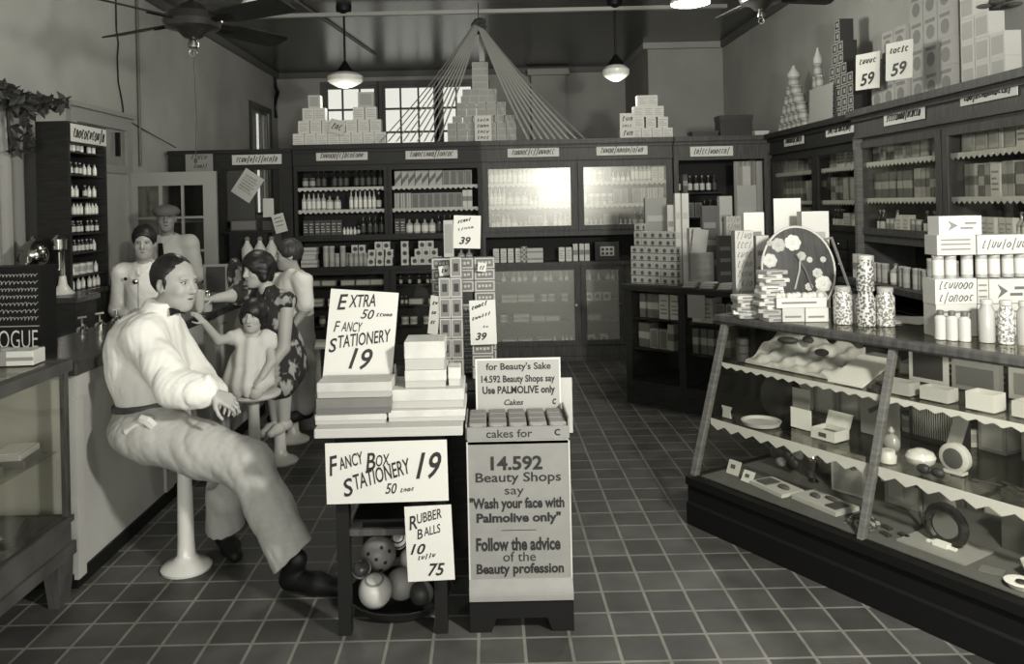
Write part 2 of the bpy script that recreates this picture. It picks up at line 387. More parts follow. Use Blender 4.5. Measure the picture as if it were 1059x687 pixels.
for (zb, za) in ((zr[3], zr[2]), (zr[5], zr[4])):
    for k in (0, 2, 4): lf.box(c[k], yy0+.005, zb, c[k+1], yy1-.005, za)
t = thing('french_door', 'open pale glazed door leaf behind the soda counter', 'door', (0, 0, 0))
obj('door_frame', lf, t, mats=[mat('french_door_paint', 0.27, 0.5)])
for k in (0, 2, 4): obj('door_pane', MB().box(c[k], yy0+0.018, 1.0, c[k+1], yy0+0.022, zr[1]), t, mats=[glass_mat('door_glass', 0.03, 0.05, 0.8)])
obj('door_knob', MB().lathe([(0.012, 0), (0.012, 0.02), (0.03, 0.03), (0.03, 0.05), (0.012, 0.06)], 12).xf(Matrix.Translation((c[5]+0.05, yy0, 0.98)) @ Matrix.Rotation(PI/2, 4, 'X')), t, mats=[BRASS])
# conduits and cords on the walls
def cord(name, label, pts, r, m, cat='cord'):
    o = obj(name, MB().tube(pts, r, 6), None, mats=[m]); return tag(o, label, cat)
cord('conduit_rail', 'straight dark conduit pipe down the left wall beside the fan', [(XL+0.02, 7.98, ZT-0.1), (XL+0.02, 7.98, 2.15)], 0.016, TRIMM, 'pipe')
cord('electric_cord', 'thin kinked cord hanging on the left wall above the bottle case', [(XL+0.012, P(119, 20, X=XL).y, 3.86)] + [(XL+0.012, P(u, v, X=XL).y, P(u, v, X=XL).z) for u, v in ((119, 30), (121, 45), (120, 60), (121, 85), (124, 100), (126, 112), (126, 119))], 0.007, BLACK)
cord('wire', 'thin wire sagging from the door casing to the dark partition', [P(u, v, X=XL+0.02) for u, v in ((135, 126), (150, 135))] + [P(u, v, Y=8.45) for u, v in ((168, 145), (182, 153))], 0.005, BLACK)
cord('chain', 'chain of dark links hanging in the back left corner', [P(u, v, Y=13.2) + Vector((0.05*math.sin(v), 0, 0)) for u, v in ((281, 78), (282, 90), (285, 95), (283, 103), (286, 112), (284, 122))], 0.03, BLACK, 'chain')
# ceiling batten carrying the pendants
struct('trim_8', MB().box(XL+0.05, 9.0, 3.845, 2.75, 9.06, 3.885).box(-2.7, 9.0, 3.885, -2.62, 9.06, ZT).box(2.4, 9.0, 3.885, 2.48, 9.06, ZT), [mat('batten_paint', 0.3, 0.5)], 'light pipe running across the ceiling')
cord('ceiling_conduit', 'thin conduit slanting across the ceiling by the left pendant lamp', [(-2.0, 8.6, ZT-0.02), (-1.59, 11.83, ZT-0.02)], 0.014, mat('conduit_grey', 0.12, 0.5), 'pipe')
# ================================================================== CEILING LAMPS AND FANS
MILK = mat('milk_glass', 0.7, 0.25)
def pendant(u, vtop, vshade, Y, dia, label, dark=False, stem=None):
    top = P(u, vshade, Y=Y); x, y, z = top
    t = thing('pendant_lamp', label, 'lamp', (x, y, ZT), group='pendant lamps hanging from the ceiling pipe')
    b = MB(); L = ZT - z; r = dia/2
    obj('ceiling_cup', MB().lathe([(0.09, 0), (0.085, -0.05), (0.02, -0.09)], 14), t, mats=[BLACK])
    obj('stem', MB().tube([(0, 0, -0.05), (0, 0, -L+0.16)], 0.013, 8), t, mats=[BLACK])
    obj('shade_holder', MB().lathe([(0.02, -L+0.2), (0.05, -L+0.15), (0.09, -L+0.10), (0.1, -L+0.075)], 16), t, mats=[BLACK])
    obj('glass_shade', MB().lathe([(0.095, -L+0.08), (r*0.8, -L+0.06), (r, -L+0.03), (r*0.99, -L-0.02), (r*0.85, -L-0.045), (r*0.45, -L-0.085), (0.03, -L-0.10)], 24), t, mats=[MILK])
    return t
pendant(357, 18, 82, 9.03, 0.40, 'white glass pendant lamp in front of the leftmost back window')
pendant(637, 10, 75, 9.03, 0.30, 'white glass pendant lamp in front of the bare back wall, left of the column')
def near_shade(u, v, Y, label, r):
    p = P(u, v, Y=Y)
    t = thing('globe_lamp', label, 'lamp', (p.x, p.y, ZT))
    L = ZT - p.z
    obj('stem', MB().tube([(0, 0, 0), (0, 0, -L+0.28)], 0.014, 8), t, mats=[BLACK])
    obj('shade_holder', MB().lathe([(0.06, -L+0.30), (0.075, -L+0.2)], 14), t, mats=[BLACK])
    obj('glass_shade', MB().lathe([(0.07, -L+0.22), (r*0.62, -L+0.18), (r*0.8, -L+0.08), (r, -L+0.02), (r*0.97, -L), (r*0.3, -L-0.01)], 24), t, mats=[MILK])
near_shade(272, 8, 5.7, 'white bell shaped lamp shade beside the ceiling fan', 0.15)
near_shade(714, 4, 6.4, 'white globe lamp whose base shows at the top, right of the middle', 0.16)
def fan(c, angs, label, R0=0.72, tilt=-0.27, drop=0.3):
    t = thing('ceiling_fan', label, 'fan', (c[0], c[1], c[2]))
    L = ZT - c[2]
    obj('downrod', MB().tube([(0, 0, 0.12), (0, 0, L)], 0.017, 8).lathe([(0.02, L-0.12), (0.08, L-0.03), (0.08, L)], 14), t, mats=[BLACK])
    obj('motor_housing', MB().lathe([(0.02, 0.15), (0.06, 0.13), (0.085, 0.1), (0.15, 0.075), (0.165, 0.03), (0.15, -0.005), (0.09, -0.02), (0.05, -0.06), (0.02, -0.07)], 24), t, mats=[mat('fan_iron', 0.02, 0.3, spec=0.6)])
    k = obj('pull_switch', MB().lathe([(0.018, -0.07), (0.03, -0.09), (0.03, -0.115), (0.008, -0.125)], 12).tube([(0.022*math.cos(a), 0, -0.145+0.022*math.sin(a)) for a in [i*PI/5 for i in range(11)]], 0.005, 6), t, mats=[BRASS])
    for a in angs:
        m = Matrix.Rotation(a, 4, 'Z') @ Matrix.Rotation(tilt, 4, 'X')
        bl = obj('blade', MB().prism([(0.2, -0.05), (0.3, -0.075), (R0-0.03, -0.085), (R0, -0.06), (R0, 0.06), (R0-0.03, 0.085), (0.3, 0.075), (0.2, 0.05)], (0, 0, 0.03), (1, 0, 0), (0, 1, 0), (0, 0, 0.009)).xf(m), t, mats=[WOOD])
        obj('blade_iron', MB().box(0.12, -0.02, 0.02, 0.3, 0.02, 0.029).xf(m), bl, mats=[BLACK])
    return t
fc = Vector((-1.66, 4.6, 2.75))
fan(fc, [math.radians(q) for q in (-119.6, 60.4, 150.5, -29.5)], 'dark four bladed ceiling fan in front of the left wall', 0.72)
pc = MB().tube([(0, 0, 0), (0.01, 0, -0.4), (0, 0, -0.62)], 0.0025, 5).lathe([(0.003, -0.62), (0.009, -0.63), (0.009, -0.645), (0.003, -0.65)], 8)
o = obj('pull_cord', pc, None, (fc.x, fc.y, fc.z-0.13), mats=[mat('grey_cord', 0.03, 0.6)]); tag(o, 'thin pull cord hanging below the left ceiling fan', 'cord')
fan(P(787, 2, Y=6.2), [math.radians(q) for q in (8, 100, 188, 275)], 'dark ceiling fan at the top edge, near the right wall', 0.62)
# wall bracket on the right wall
p = P(1028, 6, X=XR-0.16)
t = thing('wall_sconce', 'dark petalled wall bracket lamp high on the right wall', 'lamp', p)
b = MB()
for k in range(9):
    a = k*2*PI/9; b.ell((0.10*math.cos(a), 0.13*math.sin(a), 0.015*math.sin(3*a)), (0.045, 0.05, 0.014), 8, 6)
obj('petal_rim', b, t, mats=[TRIMM])
obj('bracket_arm', MB().tube([(0.16, 0, 0.12), (0.06, 0, 0.16), (0, 0, 0.12), (0, 0, 0.0)], 0.012, 6).lathe([(0.02, 0.0), (0.05, 0.03), (0.02, 0.08)], 12), t, mats=[TRIMM])
cord('lamp_cord', 'cord looping down the right wall from the bracket lamp', [P(u, v, X=XR-0.02) for u, v in ((1010, 10), (1011, 22), (1008, 34), (1003, 43), (999, 48), (998, 54))], 0.006, TRIMM)
# ================================================================== WALL CASES
FRW = {}
def lace(mb, x0, x1, y, z, step=0.055, h=0.045, m=0):
    n = max(1, round((x1-x0)/step)); poly = [(x0, 0)]
    for i in range(n): poly += [(x0+(x1-x0)*(i+0.0)/n, -h*0.55), (x0+(x1-x0)*(i+0.5)/n, -h)]
    poly += [(x1, -h*0.55), (x1, 0)]
    poly = [poly[0]] + [q for k, q in enumerate(poly[1:]) if q != poly[k]]
    mb.prism(poly, (0, y, z), (1, 0, 0), (0, 0, 1), (0, 0.002, 0), m)
Z_TOP, Z_FR, Z_UP1, Z_UP0, Z_N, Z_LOW1, Z_LOW0 = 2.37, 2.15, 2.12, 1.40, 1.06, 1.02, 0.17
def carcass(name, label, W, bays, D=0.34, wood=WOOD, loc=(0,0,0), rot=(0,0,0), uz=(1.91, 1.67), lz=(0.85, 0.63, 0.415), upper_glass=None, lower_glass=None, laces=LACE, lower=True, lbays=None, niche=True, corn=(0.0, 0.0), base_depth=0.0):
    """floor to cornice wall case: local x along the front, y into the case"""
    t = thing(name, label, 'cabinet', loc, rot)
    b = MB()
    b.box(0, D-0.02, 0, W, D, Z_FR, 1)                                        # back
    for x in (0, W): b.box(x-(0.03 if x else 0), 0, 0, x+(0 if x else 0.03), D-0.02, Z_FR)   # sides
    b.box(0.03, 0.0, 0.0, W-0.03, D-0.02, Z_LOW0)                             # plinth
    b.box(0.03, -0.03, 0.0, W-0.03, 0, 0.05)                                  # plinth moulding
    b.box(0.03, -0.03-base_depth, Z_LOW1, W-0.03, D-0.02, Z_N)                # ledge
    b.box(0.03, 0.0, Z_UP0-0.06, W-0.03, D-0.02, Z_UP0)                       # upper floor
    for x in bays[1:-1]: b.box(x-0.025, 0.004, Z_UP0, x+0.025, D-0.02, Z_FR)
    for x in (lbays or bays)[1:-1]: b.box(x-0.025, 0.004, Z_LOW0, x+0.025, D-0.02, Z_LOW1)
    b.box(0.03, -0.004, Z_UP1, W-0.03, D-0.02, Z_FR)
    obj('carcass', b, t, mats=[wood, BACKB])
    cx0, cx1 = -corn[0], W+corn[1]
    obj('cornice', MB().box(cx0, -0.02, Z_FR, cx1, D, Z_TOP-0.085).box(cx0, -0.045, Z_TOP-0.085, cx1, D, Z_TOP-0.05).box(cx0, -0.09, Z_TOP-0.05, cx1, D, Z_TOP).box(cx0, -0.035, Z_FR, cx1, -0.02, Z_FR+0.025), t, mats=[wood])
    for a, c in zip(bays[:-1], bays[1:]):
        fx0, fx1 = a+0.03, c-0.03
        for z in uz:
            s = obj('shelf', MB().box(fx0, 0.03, z-0.018, fx1, D-0.02, z), t, mats=[wood])
            if laces: 
                L = MB(); lace(L, fx0, fx1, 0.026, z+0.004); obj('shelf_edging', L, s, mats=[laces])
        if upper_glass:
            f = MB(); w = 0.04
            f.box(fx0-0.02, -0.018, Z_UP0, fx0+w, 0.004, Z_UP1).box(fx1-w, -0.018, Z_UP0, fx1+0.02, 0.004, Z_UP1).box(fx0+w, -0.018, Z_UP1-0.05, fx1-w, 0.004, Z_UP1).box(fx0+w, -0.018, Z_UP0, fx1-w, 0.004, Z_UP0+0.05)
            g = obj('glass_door', f, t, mats=[wood])
            obj('pane', MB().box(fx0+w, -0.009, Z_UP0+0.05, fx1-w, -0.005, Z_UP1-0.05), g, mats=[upper_glass])
        else:
            obj('bay_frame', MB().box(fx0-0.02, -0.014, Z_UP0, fx0+0.012, 0.004, Z_UP1).box(fx1-0.012, -0.014, Z_UP0, fx1+0.02, 0.004, Z_UP1).box(fx0+.012, -0.014, Z_UP1-0.03, fx1-.012, 0.004, Z_UP1), t, mats=[wood])
    if lower:
        lb = lbays or bays
        for a, c in zip(lb[:-1], lb[1:]):
            fx0, fx1 = a+0.03, c-0.03
            for z in lz: obj('shelf', MB().box(fx0, 0.05, z-0.012, fx1, D-0.02, z), t, mats=[wood])
            f = MB(); w = 0.035
            f.box(fx0-0.02, -0.016, Z_LOW0, fx0+w, 0.004, Z_LOW1).box(fx1-w, -0.016, Z_LOW0, fx1+0.02, 0.004, Z_LOW1).box(fx0+w, -0.016, Z_LOW1-0.045, fx1-w, 0.004, Z_LOW1).box(fx0+w, -0.016, Z_LOW0, fx1-w, 0.004, Z_LOW0+0.05)
            g = obj('lower_door', f, t, mats=[wood])
            if lower_glass: obj('pane', MB().box(fx0+w, -0.008, Z_LOW0+0.05, fx1-w, -0.004, Z_LOW1-0.045), g, mats=[lower_glass])
            obj('knob', MB().lathe([(0.008, 0), (0.016, 0.015), (0.012, 0.026)], 10).xf(Matrix.Translation((fx1-0.02, -0.016, 0.6)) @ Matrix.Rotation(PI/2, 4, 'X')), g, mats=[BRASS])
    return t
YC = 8.6
xa, xm, xe = -2.06, -0.045, 2.0
def bx(u): return P(u, 250, Y=YC).x
carcass('wall_case', 'dark open shelved wall case under the left pyramids of boxes', xm-xa, [0, bx(402.5)-xa, xm-xa], loc=(xa, YC, 0), lower_glass=GLASS)
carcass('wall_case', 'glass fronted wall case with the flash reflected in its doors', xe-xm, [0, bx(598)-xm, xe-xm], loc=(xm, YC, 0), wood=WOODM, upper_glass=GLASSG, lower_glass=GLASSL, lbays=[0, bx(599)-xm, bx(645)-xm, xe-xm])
# recess between the back case and the right hand cases: header, back shelves, curtain panel
t = thing('recess_frame', 'dark passage frame with a name card, right of the glass fronted case', 'passage', (2.012, YC, 0))
w = 3.03-2.012
obj('header', MB().box(0, -0.02, Z_FR-0.03, w, 0.3, Z_TOP-0.085).box(0, -0.045, Z_TOP-0.085, w, 0.3, Z_TOP-0.05).box(0, -0.08, Z_TOP-0.05, w, 0.3, Z_TOP), t, mats=[WOODM])
obj('jamb', MB().box(0, -0.02, 0, 0.05, 0.3, Z_FR-0.03), t, mats=[WOODM])
obj('jamb', MB().box(w-0.05, -0.02, 0, w, 0.3, Z_FR-0.03), t, mats=[WOODM])
obj('back_board', MB().box(0, 0.62, 0, w, 0.65, Z_FR+0.1), t, mats=[BACKB])
for z in (1.03, 1.5, 1.78): obj('shelf', MB().box(0.0, 0.34, z-0.02, 0.66, 0.62, z), t, mats=[WOOD])
# door with light curtain on the right of the recess
pl = MB(); n = 36; 
A = [(0.66+0.30*i/n, 0.05+0.018*math.sin(i*1.35)+0.006*math.sin(i*3.1), 0.05) for i in range(n+1)]
B = [(0.66+0.30*i/n, 0.05+0.018*math.sin(i*1.35)+0.006*math.sin(i*3.1), 2.1) for i in range(n+1)]
A2 = [(a[0], a[1]+0.008, a[2]) for a in A]; B2 = [(a[0], a[1]+0.008, a[2]) for a in B]
pl.strip(A, B).strip(B2, A2); pl.strip(A2, A).strip(B, B2)
o = obj('curtain', pl, None, (2.012, YC, 0), mats=[mat('curtain_cloth', 0.30, 0.6)]); tag(o, 'pale pleated curtain hanging in the dark passage beside the corner cabinet', 'curtain')
# right hand wall cases (front faces -x): local x runs towards the camera
RA, RB = 3.05, 2.97
yA0, yA1, yB1 = 8.55, 6.42, 3.6
def rz(Y): return yA0 - Y
def drawers(t, x0, x1, z0, z1, nx, nz, y=-0.004):
    for j in range(nz):
        for i in range(nx):
            a, c = x0+(x1-x0)*i/nx+0.01, x0+(x1-x0)*(i+1)/nx-0.01
            e, f = z0+(z1-z0)*j/nz+0.008, z0+(z1-z0)*(j+1)/nz-0.008
            d = obj('drawer', MB().box(a, y-0.012, e, c, y, f), t, mats=[WOOD])
            obj('knob', MB().lathe([(0.006, 0), (0.014, 0.012), (0.01, 0.022)], 8).xf(Matrix.Translation(((a+c)/2, y-0.012, (e+f)/2)) @ Matrix.Rotation(PI/2, 4, 'X')), d, mats=[CHROME])
W1 = yA0-yA1
bA = [0, yA0-P(845, 200, X=RA).y, W1]
tA = carcass('wall_case', 'dark wall case with small drawers in the far right corner', W1, bA, D=0.37, loc=(RA, yA0, 0), rot=(0, 0, -PI/2), uz=(1.95, 1.66), upper_glass=GLASS, lower=False, laces=LACE)
obj('drawer_bank', MB().box(0.03, 0, Z_N, W1-0.03, 0.35, Z_UP0-0.06).box(0.03, 0.0, Z_LOW0, W1-0.03, 0.02, Z_LOW1), tA, mats=[WOOD])
drawers(tA, bA[1]+0.03, W1-0.03, Z_N+0.01, Z_UP0-0.07, 3, 3)
W2 = yA1-0.012-yB1
bB = [0, (yA1-0.012)-P(977, 200, X=RB).y, (yA1-0.012)-4.2, W2]
carcass('wall_case', 'tall glazed wall case nearest on the right, its shelves edged in scalloped paper', W2, bB, D=0.45, loc=(RB, yA1-0.012, 0), rot=(0, 0, -PI/2), uz=(1.955, 1.675), wood=WOODM, upper_glass=GLASS, lower_glass=None, laces=LACE, base_depth=0.16)
o = obj('corner_post', MB().box(-0.05, -0.045, 0, 0, 0.0, Z_FR-0.005).box(-0.055, -0.05, 0, 0.0, 0, 0.12).box(-0.055, -0.05, Z_FR-0.09, 0.0, 0, Z_FR-0.005), None, (RB-0.003, yA1-0.06, 0), mats=[WOODL]); tag(o, 'pale oak post at the joint of the two right hand cases', 'post')
# left: partition of the prescription room
t = thing('partition_frame', 'dark partition with a name card and an opening, behind the open french door', 'partition', (0, YC, 0))
x0, x1 = -3.40, -2.075
b = MB(); b.box(x0, 0, 2.12, x1, 0.06, 2.3).box(x0, -0.03, 2.3, x1, 0.09, 2.34)
obj('header', b, t, mats=[WOOD])
q0, q1 = bx(224), bx(236)
obj('post', MB().box(q0, 0, 0, q1, 0.06, 2.12), t, mats=[WOOD])
obj('post', MB().box(bx(291), 0, 0, x1, 0.06, 2.12), t, mats=[WOOD])
obj('low_panel', MB().box(x0, 0.005, 0, bx(291), 0.055, P(260, 229, Y=YC).z).box(q1, 0.005, 1.5, bx(264), 0.055, 2.1), t, mats=[mat('partition_panel', 0.05, 0.6)])
obj('side_panel', MB().box(x0, 0.005, 1.6, q0, 0.055, 2.12), t, mats=[WOOD])
# ================================================================== COUNTERS AND SHOWCASES
# soda counter
CX, CY0, CY1, CZ = -1.895, 3.62, 6.7, 1.03
t = thing('soda_counter', 'long soda fountain counter with a pale painted front and dark slab top', 'counter', (CX, CY0, 0))
L = CY1-CY0; PANEL = mat('counter_paint', 0.36, 0.55, noise=0.08, scale=3)
obj('front_panel', MB().box(-0.05, 0, 0.07, 0, L, CZ-0.06), t, mats=[PANEL])
obj('end_panel', MB().box(-0.41, 0.0, 0.07, -0.051, 0.04, CZ-0.06).box(-0.41, L-0.04, 0.07, -0.051, L, CZ-0.06), t, mats=[PANEL])
tr = MB().box(0, 0, 0.045, 0.022, 0.07, CZ-0.062).box(0, 0.001, CZ-0.17, 0.03, 0.10, CZ-0.062)
for k in (1.06, 2.1): tr.box(0, k-0.05, 0.075, 0.016, k+0.05, CZ-0.14)
tr.box(0.0, 0.072, CZ-0.13, 0.014, L, CZ-0.062)
obj('pilaster', tr, t, mats=[PANEL])
obj('toe_strip', MB().box(-0.39, 0.01, 0, 0.012, L, 0.07), t, mats=[BLACK])
obj('countertop', MB().cbox(-0.43, -0.04, CZ-0.058, 0.05, L+0.04, CZ, 0.008), t, mats=[mat('dark_slab', 0.035, 0.25, noise=0.4, scale=7)])
# left showcase
sx0, sx1, sy0, sy1, sz = -2.42, -1.845, 1.5, 3.55, 1.055
t = thing('showcase', 'glass showcase on legs cut by the left edge, beside the pale counter', 'showcase', (0, 0, 0))
obj('base', MB().box(sx0, sy0, 0.20, sx1, sy1, 0.255).box(sx0+.01, sy0+.01, 0.255, sx1-0.015, sy1-.015, 0.345).box(sx0, sy0, 0.345, sx1-0.005, sy1-.005, 0.37), t, mats=[WOODM])
for (x, y) in ((sx1-0.1, sy1-0.1), (sx0, sy1-0.1), (sx1-0.1, sy0), (sx0, sy0)): obj('leg', MB().prism([(0, 0.2), (0.09, 0.2), (0.085, 0.1), (0.07, 0), (0.025, 0), (0.01, 0.1)], (x, y, 0), (1, 0, 0), (0, 0, 1), (0, 0.09, 0)), t, mats=[WOODM])
for (x, y) in ((sx1-0.04, sy1-0.04), (sx0+0.01, sy1-0.04), (sx1-0.04, sy0+.01), (sx0+0.01, sy0+.01)): obj('post', MB().box(x, y, 0.37, x+0.026, y+0.026, sz-0.05), t, mats=[WOODM])
obj('top_rim', MB().box(sx0, sy0, sz-0.05, sx1, sy0+.05, sz).box(sx0, sy1-.05, sz-0.05, sx1, sy1, sz).box(sx0, sy0+.05, sz-0.05, sx0+.05, sy1-.05, sz).box(sx1-.05, sy0+.05, sz-0.05, sx1, sy1-.05, sz), t, mats=[WOODM])
obj('top_pane', MB().box(sx0+.05, sy0+.05, sz-0.012, sx1-.05, sy1-.05, sz-0.004), t, mats=[GLASSC])
obj('front_pane', MB().box(sx1-0.026, sy0+.04, 0.37, sx1-0.02, sy1-0.042, sz-0.05), t, mats=[GLASSC])
obj('end_pane', MB().box(sx0+.04, sy1-0.03, 0.37, sx1-0.042, sy1-0.024, sz-0.05), t, mats=[GLASSC])
obj('back_board', MB().box(sx0, sy0, 0.37, sx0+0.008, sy1, sz-0.05), t, mats=[mat('showcase_back', 0.16, 0.7)])
obj('shelf', MB().box(sx0+.01, sy0+.03, 0.652, sx1-.06, sy1-0.035, 0.66), t, mats=[glass_mat('glass_shelf', 0.06, 0.05, 0.85)])
# big right showcase: slanted glass front, local x runs towards the camera, y into the case
SA = Vector((1.015, 4.211, 0)); SROT = math.atan2(-0.859, 0.512); SL = 2.5; SD = 0.98
SM = Matrix.Translation(SA) @ Matrix.Rotation(SROT, 4, 'Z'); SMI = SM.inverted()
SZ0, SZ1 = 0.25, 1.07
def gp(z): return 0.03 + 0.255*(z-SZ0)/(SZ1-0.04-SZ0)
t = thing('showcase', 'large glass showcase with slanted front along the right of the aisle', 'showcase', SA, (0, 0, SROT))
b = MB(); b.prism([(0.0, 0), (0.0, 0.11), (0.012, 0.12), (0.012, 0.2), (-0.004, 0.21), (-0.004, SZ0), (SD, SZ0), (SD, 0)], (0, 0, 0), (0, 1, 0), (0, 0, 1), (SL, 0, 0))
obj('base', b, t, mats=[mat('black_stained_base', 0.006, 0.6, spec=0.12)])
obj('floor_lining', MB().box(0.05, 0.06, SZ0, SL-0.05, SD-0.05, SZ0+0.004), t, mats=[mat('lining', 0.09, 0.85)])
def slant_post(x, w=0.032, d=0.035):
    b = MB(); z0, z1 = SZ0, SZ1-0.04
    b.prism([(gp(z0), z0), (gp(z1), z1), (gp(z1)+d, z1), (gp(z0)+d, z0)], (x, 0, 0), (0, 1, 0), (0, 0, 1), (w, 0, 0)); return b
ml = SMI @ P(878, 562, Z=SZ0)
obj('post', slant_post(0.0), t, mats=[WOODL]); obj('post', slant_post(ml.x-0.012, 0.026), t, mats=[WOODL]); obj('post', slant_post(ml.x+1.02, 0.03), t, mats=[WOODL])
for (x, y) in ((0, SD-0.03), (SL-0.03, SD-0.03)): obj('post', MB().box(x, y, SZ0, x+0.03, y+0.03, SZ1-0.04), t, mats=[WOODL])
ty0 = gp(SZ1-0.04)-0.012
obj('top_rim', MB().prism([(ty0, SZ1-0.042), (ty0-0.012, SZ1-0.03), (ty0-0.012, SZ1-0.008), (ty0-0.004, SZ1), (ty0+0.045, SZ1), (ty0+0.045, SZ1-0.042)], (-0.03, 0, 0), (0, 1, 0), (0, 0, 1), (SL+0.06, 0, 0)).box(-0.03, ty0+0.045, SZ1-0.042, 0.015, SD, SZ1).box(SL, ty0+0.045, SZ1-0.042, SL+0.03, SD, SZ1).box(0.015, SD-0.05, SZ1-0.042, SL, SD, SZ1), t, mats=[WOODM])
obj('top_pane', MB().box(0.015, ty0+0.045, SZ1-0.009, SL, SD-0.05, SZ1-0.001), t, mats=[glass_mat('top_glass', 0.08, 0.08, 0.9)])
z0, z1 = SZ0, SZ1-0.042
for (x0, x1) in ((0.034, ml.x-0.014), (ml.x+0.016, ml.x+1.018), (ml.x+1.052, SL-0.01)):
    obj('front_pane', MB().prism([(gp(z0)+0.012, z0), (gp(z1)+0.012, z1), (gp(z1)+0.018, z1), (gp(z0)+0.018, z0)], (x0, 0, 0), (0, 1, 0), (0, 0, 1), (x1-x0, 0, 0)), t, mats=[GLASSC])
obj('end_pane', MB().prism([(gp(z0)+0.036, z0), (gp(z1)+0.036, z1), (SD-0.032, z1), (SD-0.032, z0)], (0.01, 0, 0), (0, 1, 0), (0, 0, 1), (0.006, 0, 0)), t, mats=[GLASSC])
obj('back_board', MB().box(0.032, SD-0.02, SZ0, SL-0.032, SD-0.002, SZ1-0.042), t, mats=[mat('showcase_dark_back', 0.03, 0.7)])
for k, z in enumerate((0.82, 0.535)):
    y0 = gp(z)+0.035
    s = obj('shelf', MB().box(0.02, y0, z-0.01, SL-0.02, SD-0.025, z), t, mats=[glass_mat('showcase_shelf_glass', 0.03, 0.05, 0.9)])
    Lc = MB(); n = 30; poly = []
    lace(Lc, 0.034, SL-0.03, y0-0.004, z+0.003, 0.095 if k else 0.065, 0.055 if k else 0.032)
    obj('shelf_edging', Lc, s, mats=[LACEW])
# dark glazed counter in the middle distance on the right
MA = P(646, 293.7, Z=1.0); MBp = P(762, 300.8, Z=1.0); mdir = (MBp-MA).normalized(); MROT = math.atan2(mdir.y, mdir.x)
MM = Matrix.Translation((MA.x, MA.y, 0)) @ Matrix.Rotation(MROT, 4, 'Z'); MMI = MM.inverted(); ML_, MD = 1.7, 0.62
t = thing('glazed_counter', 'dark glazed counter set crosswise beyond the big showcase', 'counter', (MA.x, MA.y, 0), (0, 0, MROT))
obj('carcass', MB().box(0, 0, 0, ML_, MD, 0.2).box(0, MD-0.02, 0.2, ML_, MD, 0.95).box(0, 0.0, 0.2, 0.06, MD-0.02, 0.95).box(ML_-0.04, 0, 0.2, ML_, MD-0.02, 0.95).box(0.5, 0, 0.2, 0.56, MD-0.02, 0.95).box(1.1, 0, 0.2, 1.14, MD-0.02, 0.95), t, mats=[WOOD])
obj('top', MB().cbox(-0.03, -0.03, 0.95, ML_+0.03, MD+0.02, 1.0, 0.008), t, mats=[WOOD])
for x0, x1 in ((0.06, 0.5), (0.56, 1.1)):
    for z in (0.47, 0.72): obj('shelf', MB().box(x0, 0.03, z-0.014, x1, MD-0.02, z), t, mats=[WOOD])
    obj('pane', MB().box(x0, 0.005, 0.2, x1, 0.01, 0.95), t, mats=[GLASS])
o = obj('price_card', MB().box(-0.075, 0, -0.09, 0.075, 0.003, 0.09), None, mats=[mat('grey_card', 0.22, 0.8)]); o.matrix_world = MM @ Matrix.Translation((0.68, -0.036, 0.86)); tag(o, 'grey card fixed to the front of the dark glazed counter', 'card')
# back bar and tall bottle case
t = thing('back_bar', 'dark back bar block against the left wall behind the soda counter', 'back bar', (-3.43, 5.45, 0))
obj('body', MB().box(0, 0, 0, 0.62, 0.3, 1.09).box(0, 0.3, 0, 0.45, 1.0, 1.09).box(0.62, 0.0, 0.1, 0.632, 0.03, 1.09), t, mats=[WOOD])
obj('slab', MB().cbox(0, -0.03, 1.091, 0.65, 0.31, 1.128, 0.006).box(0, 0.31, 1.091, 0.47, 1.03, 1.128), t, mats=[mat('dark_slab', 0.035, 0.25)])
TZ = [P(90, v, X=-3.0).z for v in (299, 284, 260.6, 241, 222, 204, 181, 158)]
t = thing('bottle_case', 'tall dark open case of small bottles standing on the back bar', 'cabinet', (-3.0, 5.775, 1.130), (0, 0, PI/2))
Wc, Dc, Hc = 0.58, 0.235, 1.235
obj('carcass', MB().box(0, 0, 0, 0.03, Dc, Hc).box(Wc-0.03, 0, 0, Wc, Dc, Hc).box(0.03, Dc-0.015, 0, Wc-0.03, Dc, Hc).box(0.03, 0, Hc-0.16, Wc-0.03, Dc-0.015, Hc).box(0.03, 0, 0, Wc-0.03, Dc-0.015, TZ[0]-1.13), t, mats=[WOOD])
for z in TZ[1:]: obj('shelf', MB().box(0.03, 0.01, z-1.13-0.012, Wc-0.03, Dc-0.015, z-1.13), t, mats=[WOOD])
bd = MB()
for k in range(26): bd.ell((Wc+0.012, 0.02, 0.05+k*0.036), (0.008, 0.008, 0.012), 6, 5)
obj('bead_trim', bd, t, mats=[PAPER2])
BCM = Matrix.Translation((-3.0, 5.775, 0)) @ Matrix.Rotation(PI/2, 4, 'Z')
# ================================================================== STOOLS
def make_stool(label):
    t = thing('counter_stool', label, 'stool', (0, 0, 0), group='porcelain stools along the soda counter')
    obj('pedestal', MB().lathe([(0.115, 0), (0.118, 0.012), (0.1, 0.028), (0.06, 0.045), (0.042, 0.07), (0.039, 0.13), (0.036, 0.3), (0.033, 0.45), (0.034, 0.53), (0.05, 0.545)], 24), t, mats=[PORC])
    obj('seat', MB().lathe([(0.05, 0.546), (0.155, 0.552), (0.165, 0.562), (0.165, 0.578), (0.15, 0.588)], 28), t, mats=[PORC])
    return t
stool_at = [(P(193, 588, Z=0), 'white pedestal stool under the seated man in the white shirt'), (P(262, 402, Z=0.6), 'white pedestal stool the little girl sits on'),
            (P(290, 478, Z=0), 'white pedestal stool under the woman in the patterned dress'), (P(303.5, 456, Z=0), 'white pedestal stool under the boy in the white shirt'),
            (P(327, 354, Z=0.59), 'empty white pedestal stool farthest along the counter')]
st0 = make_stool(stool_at[0][1])
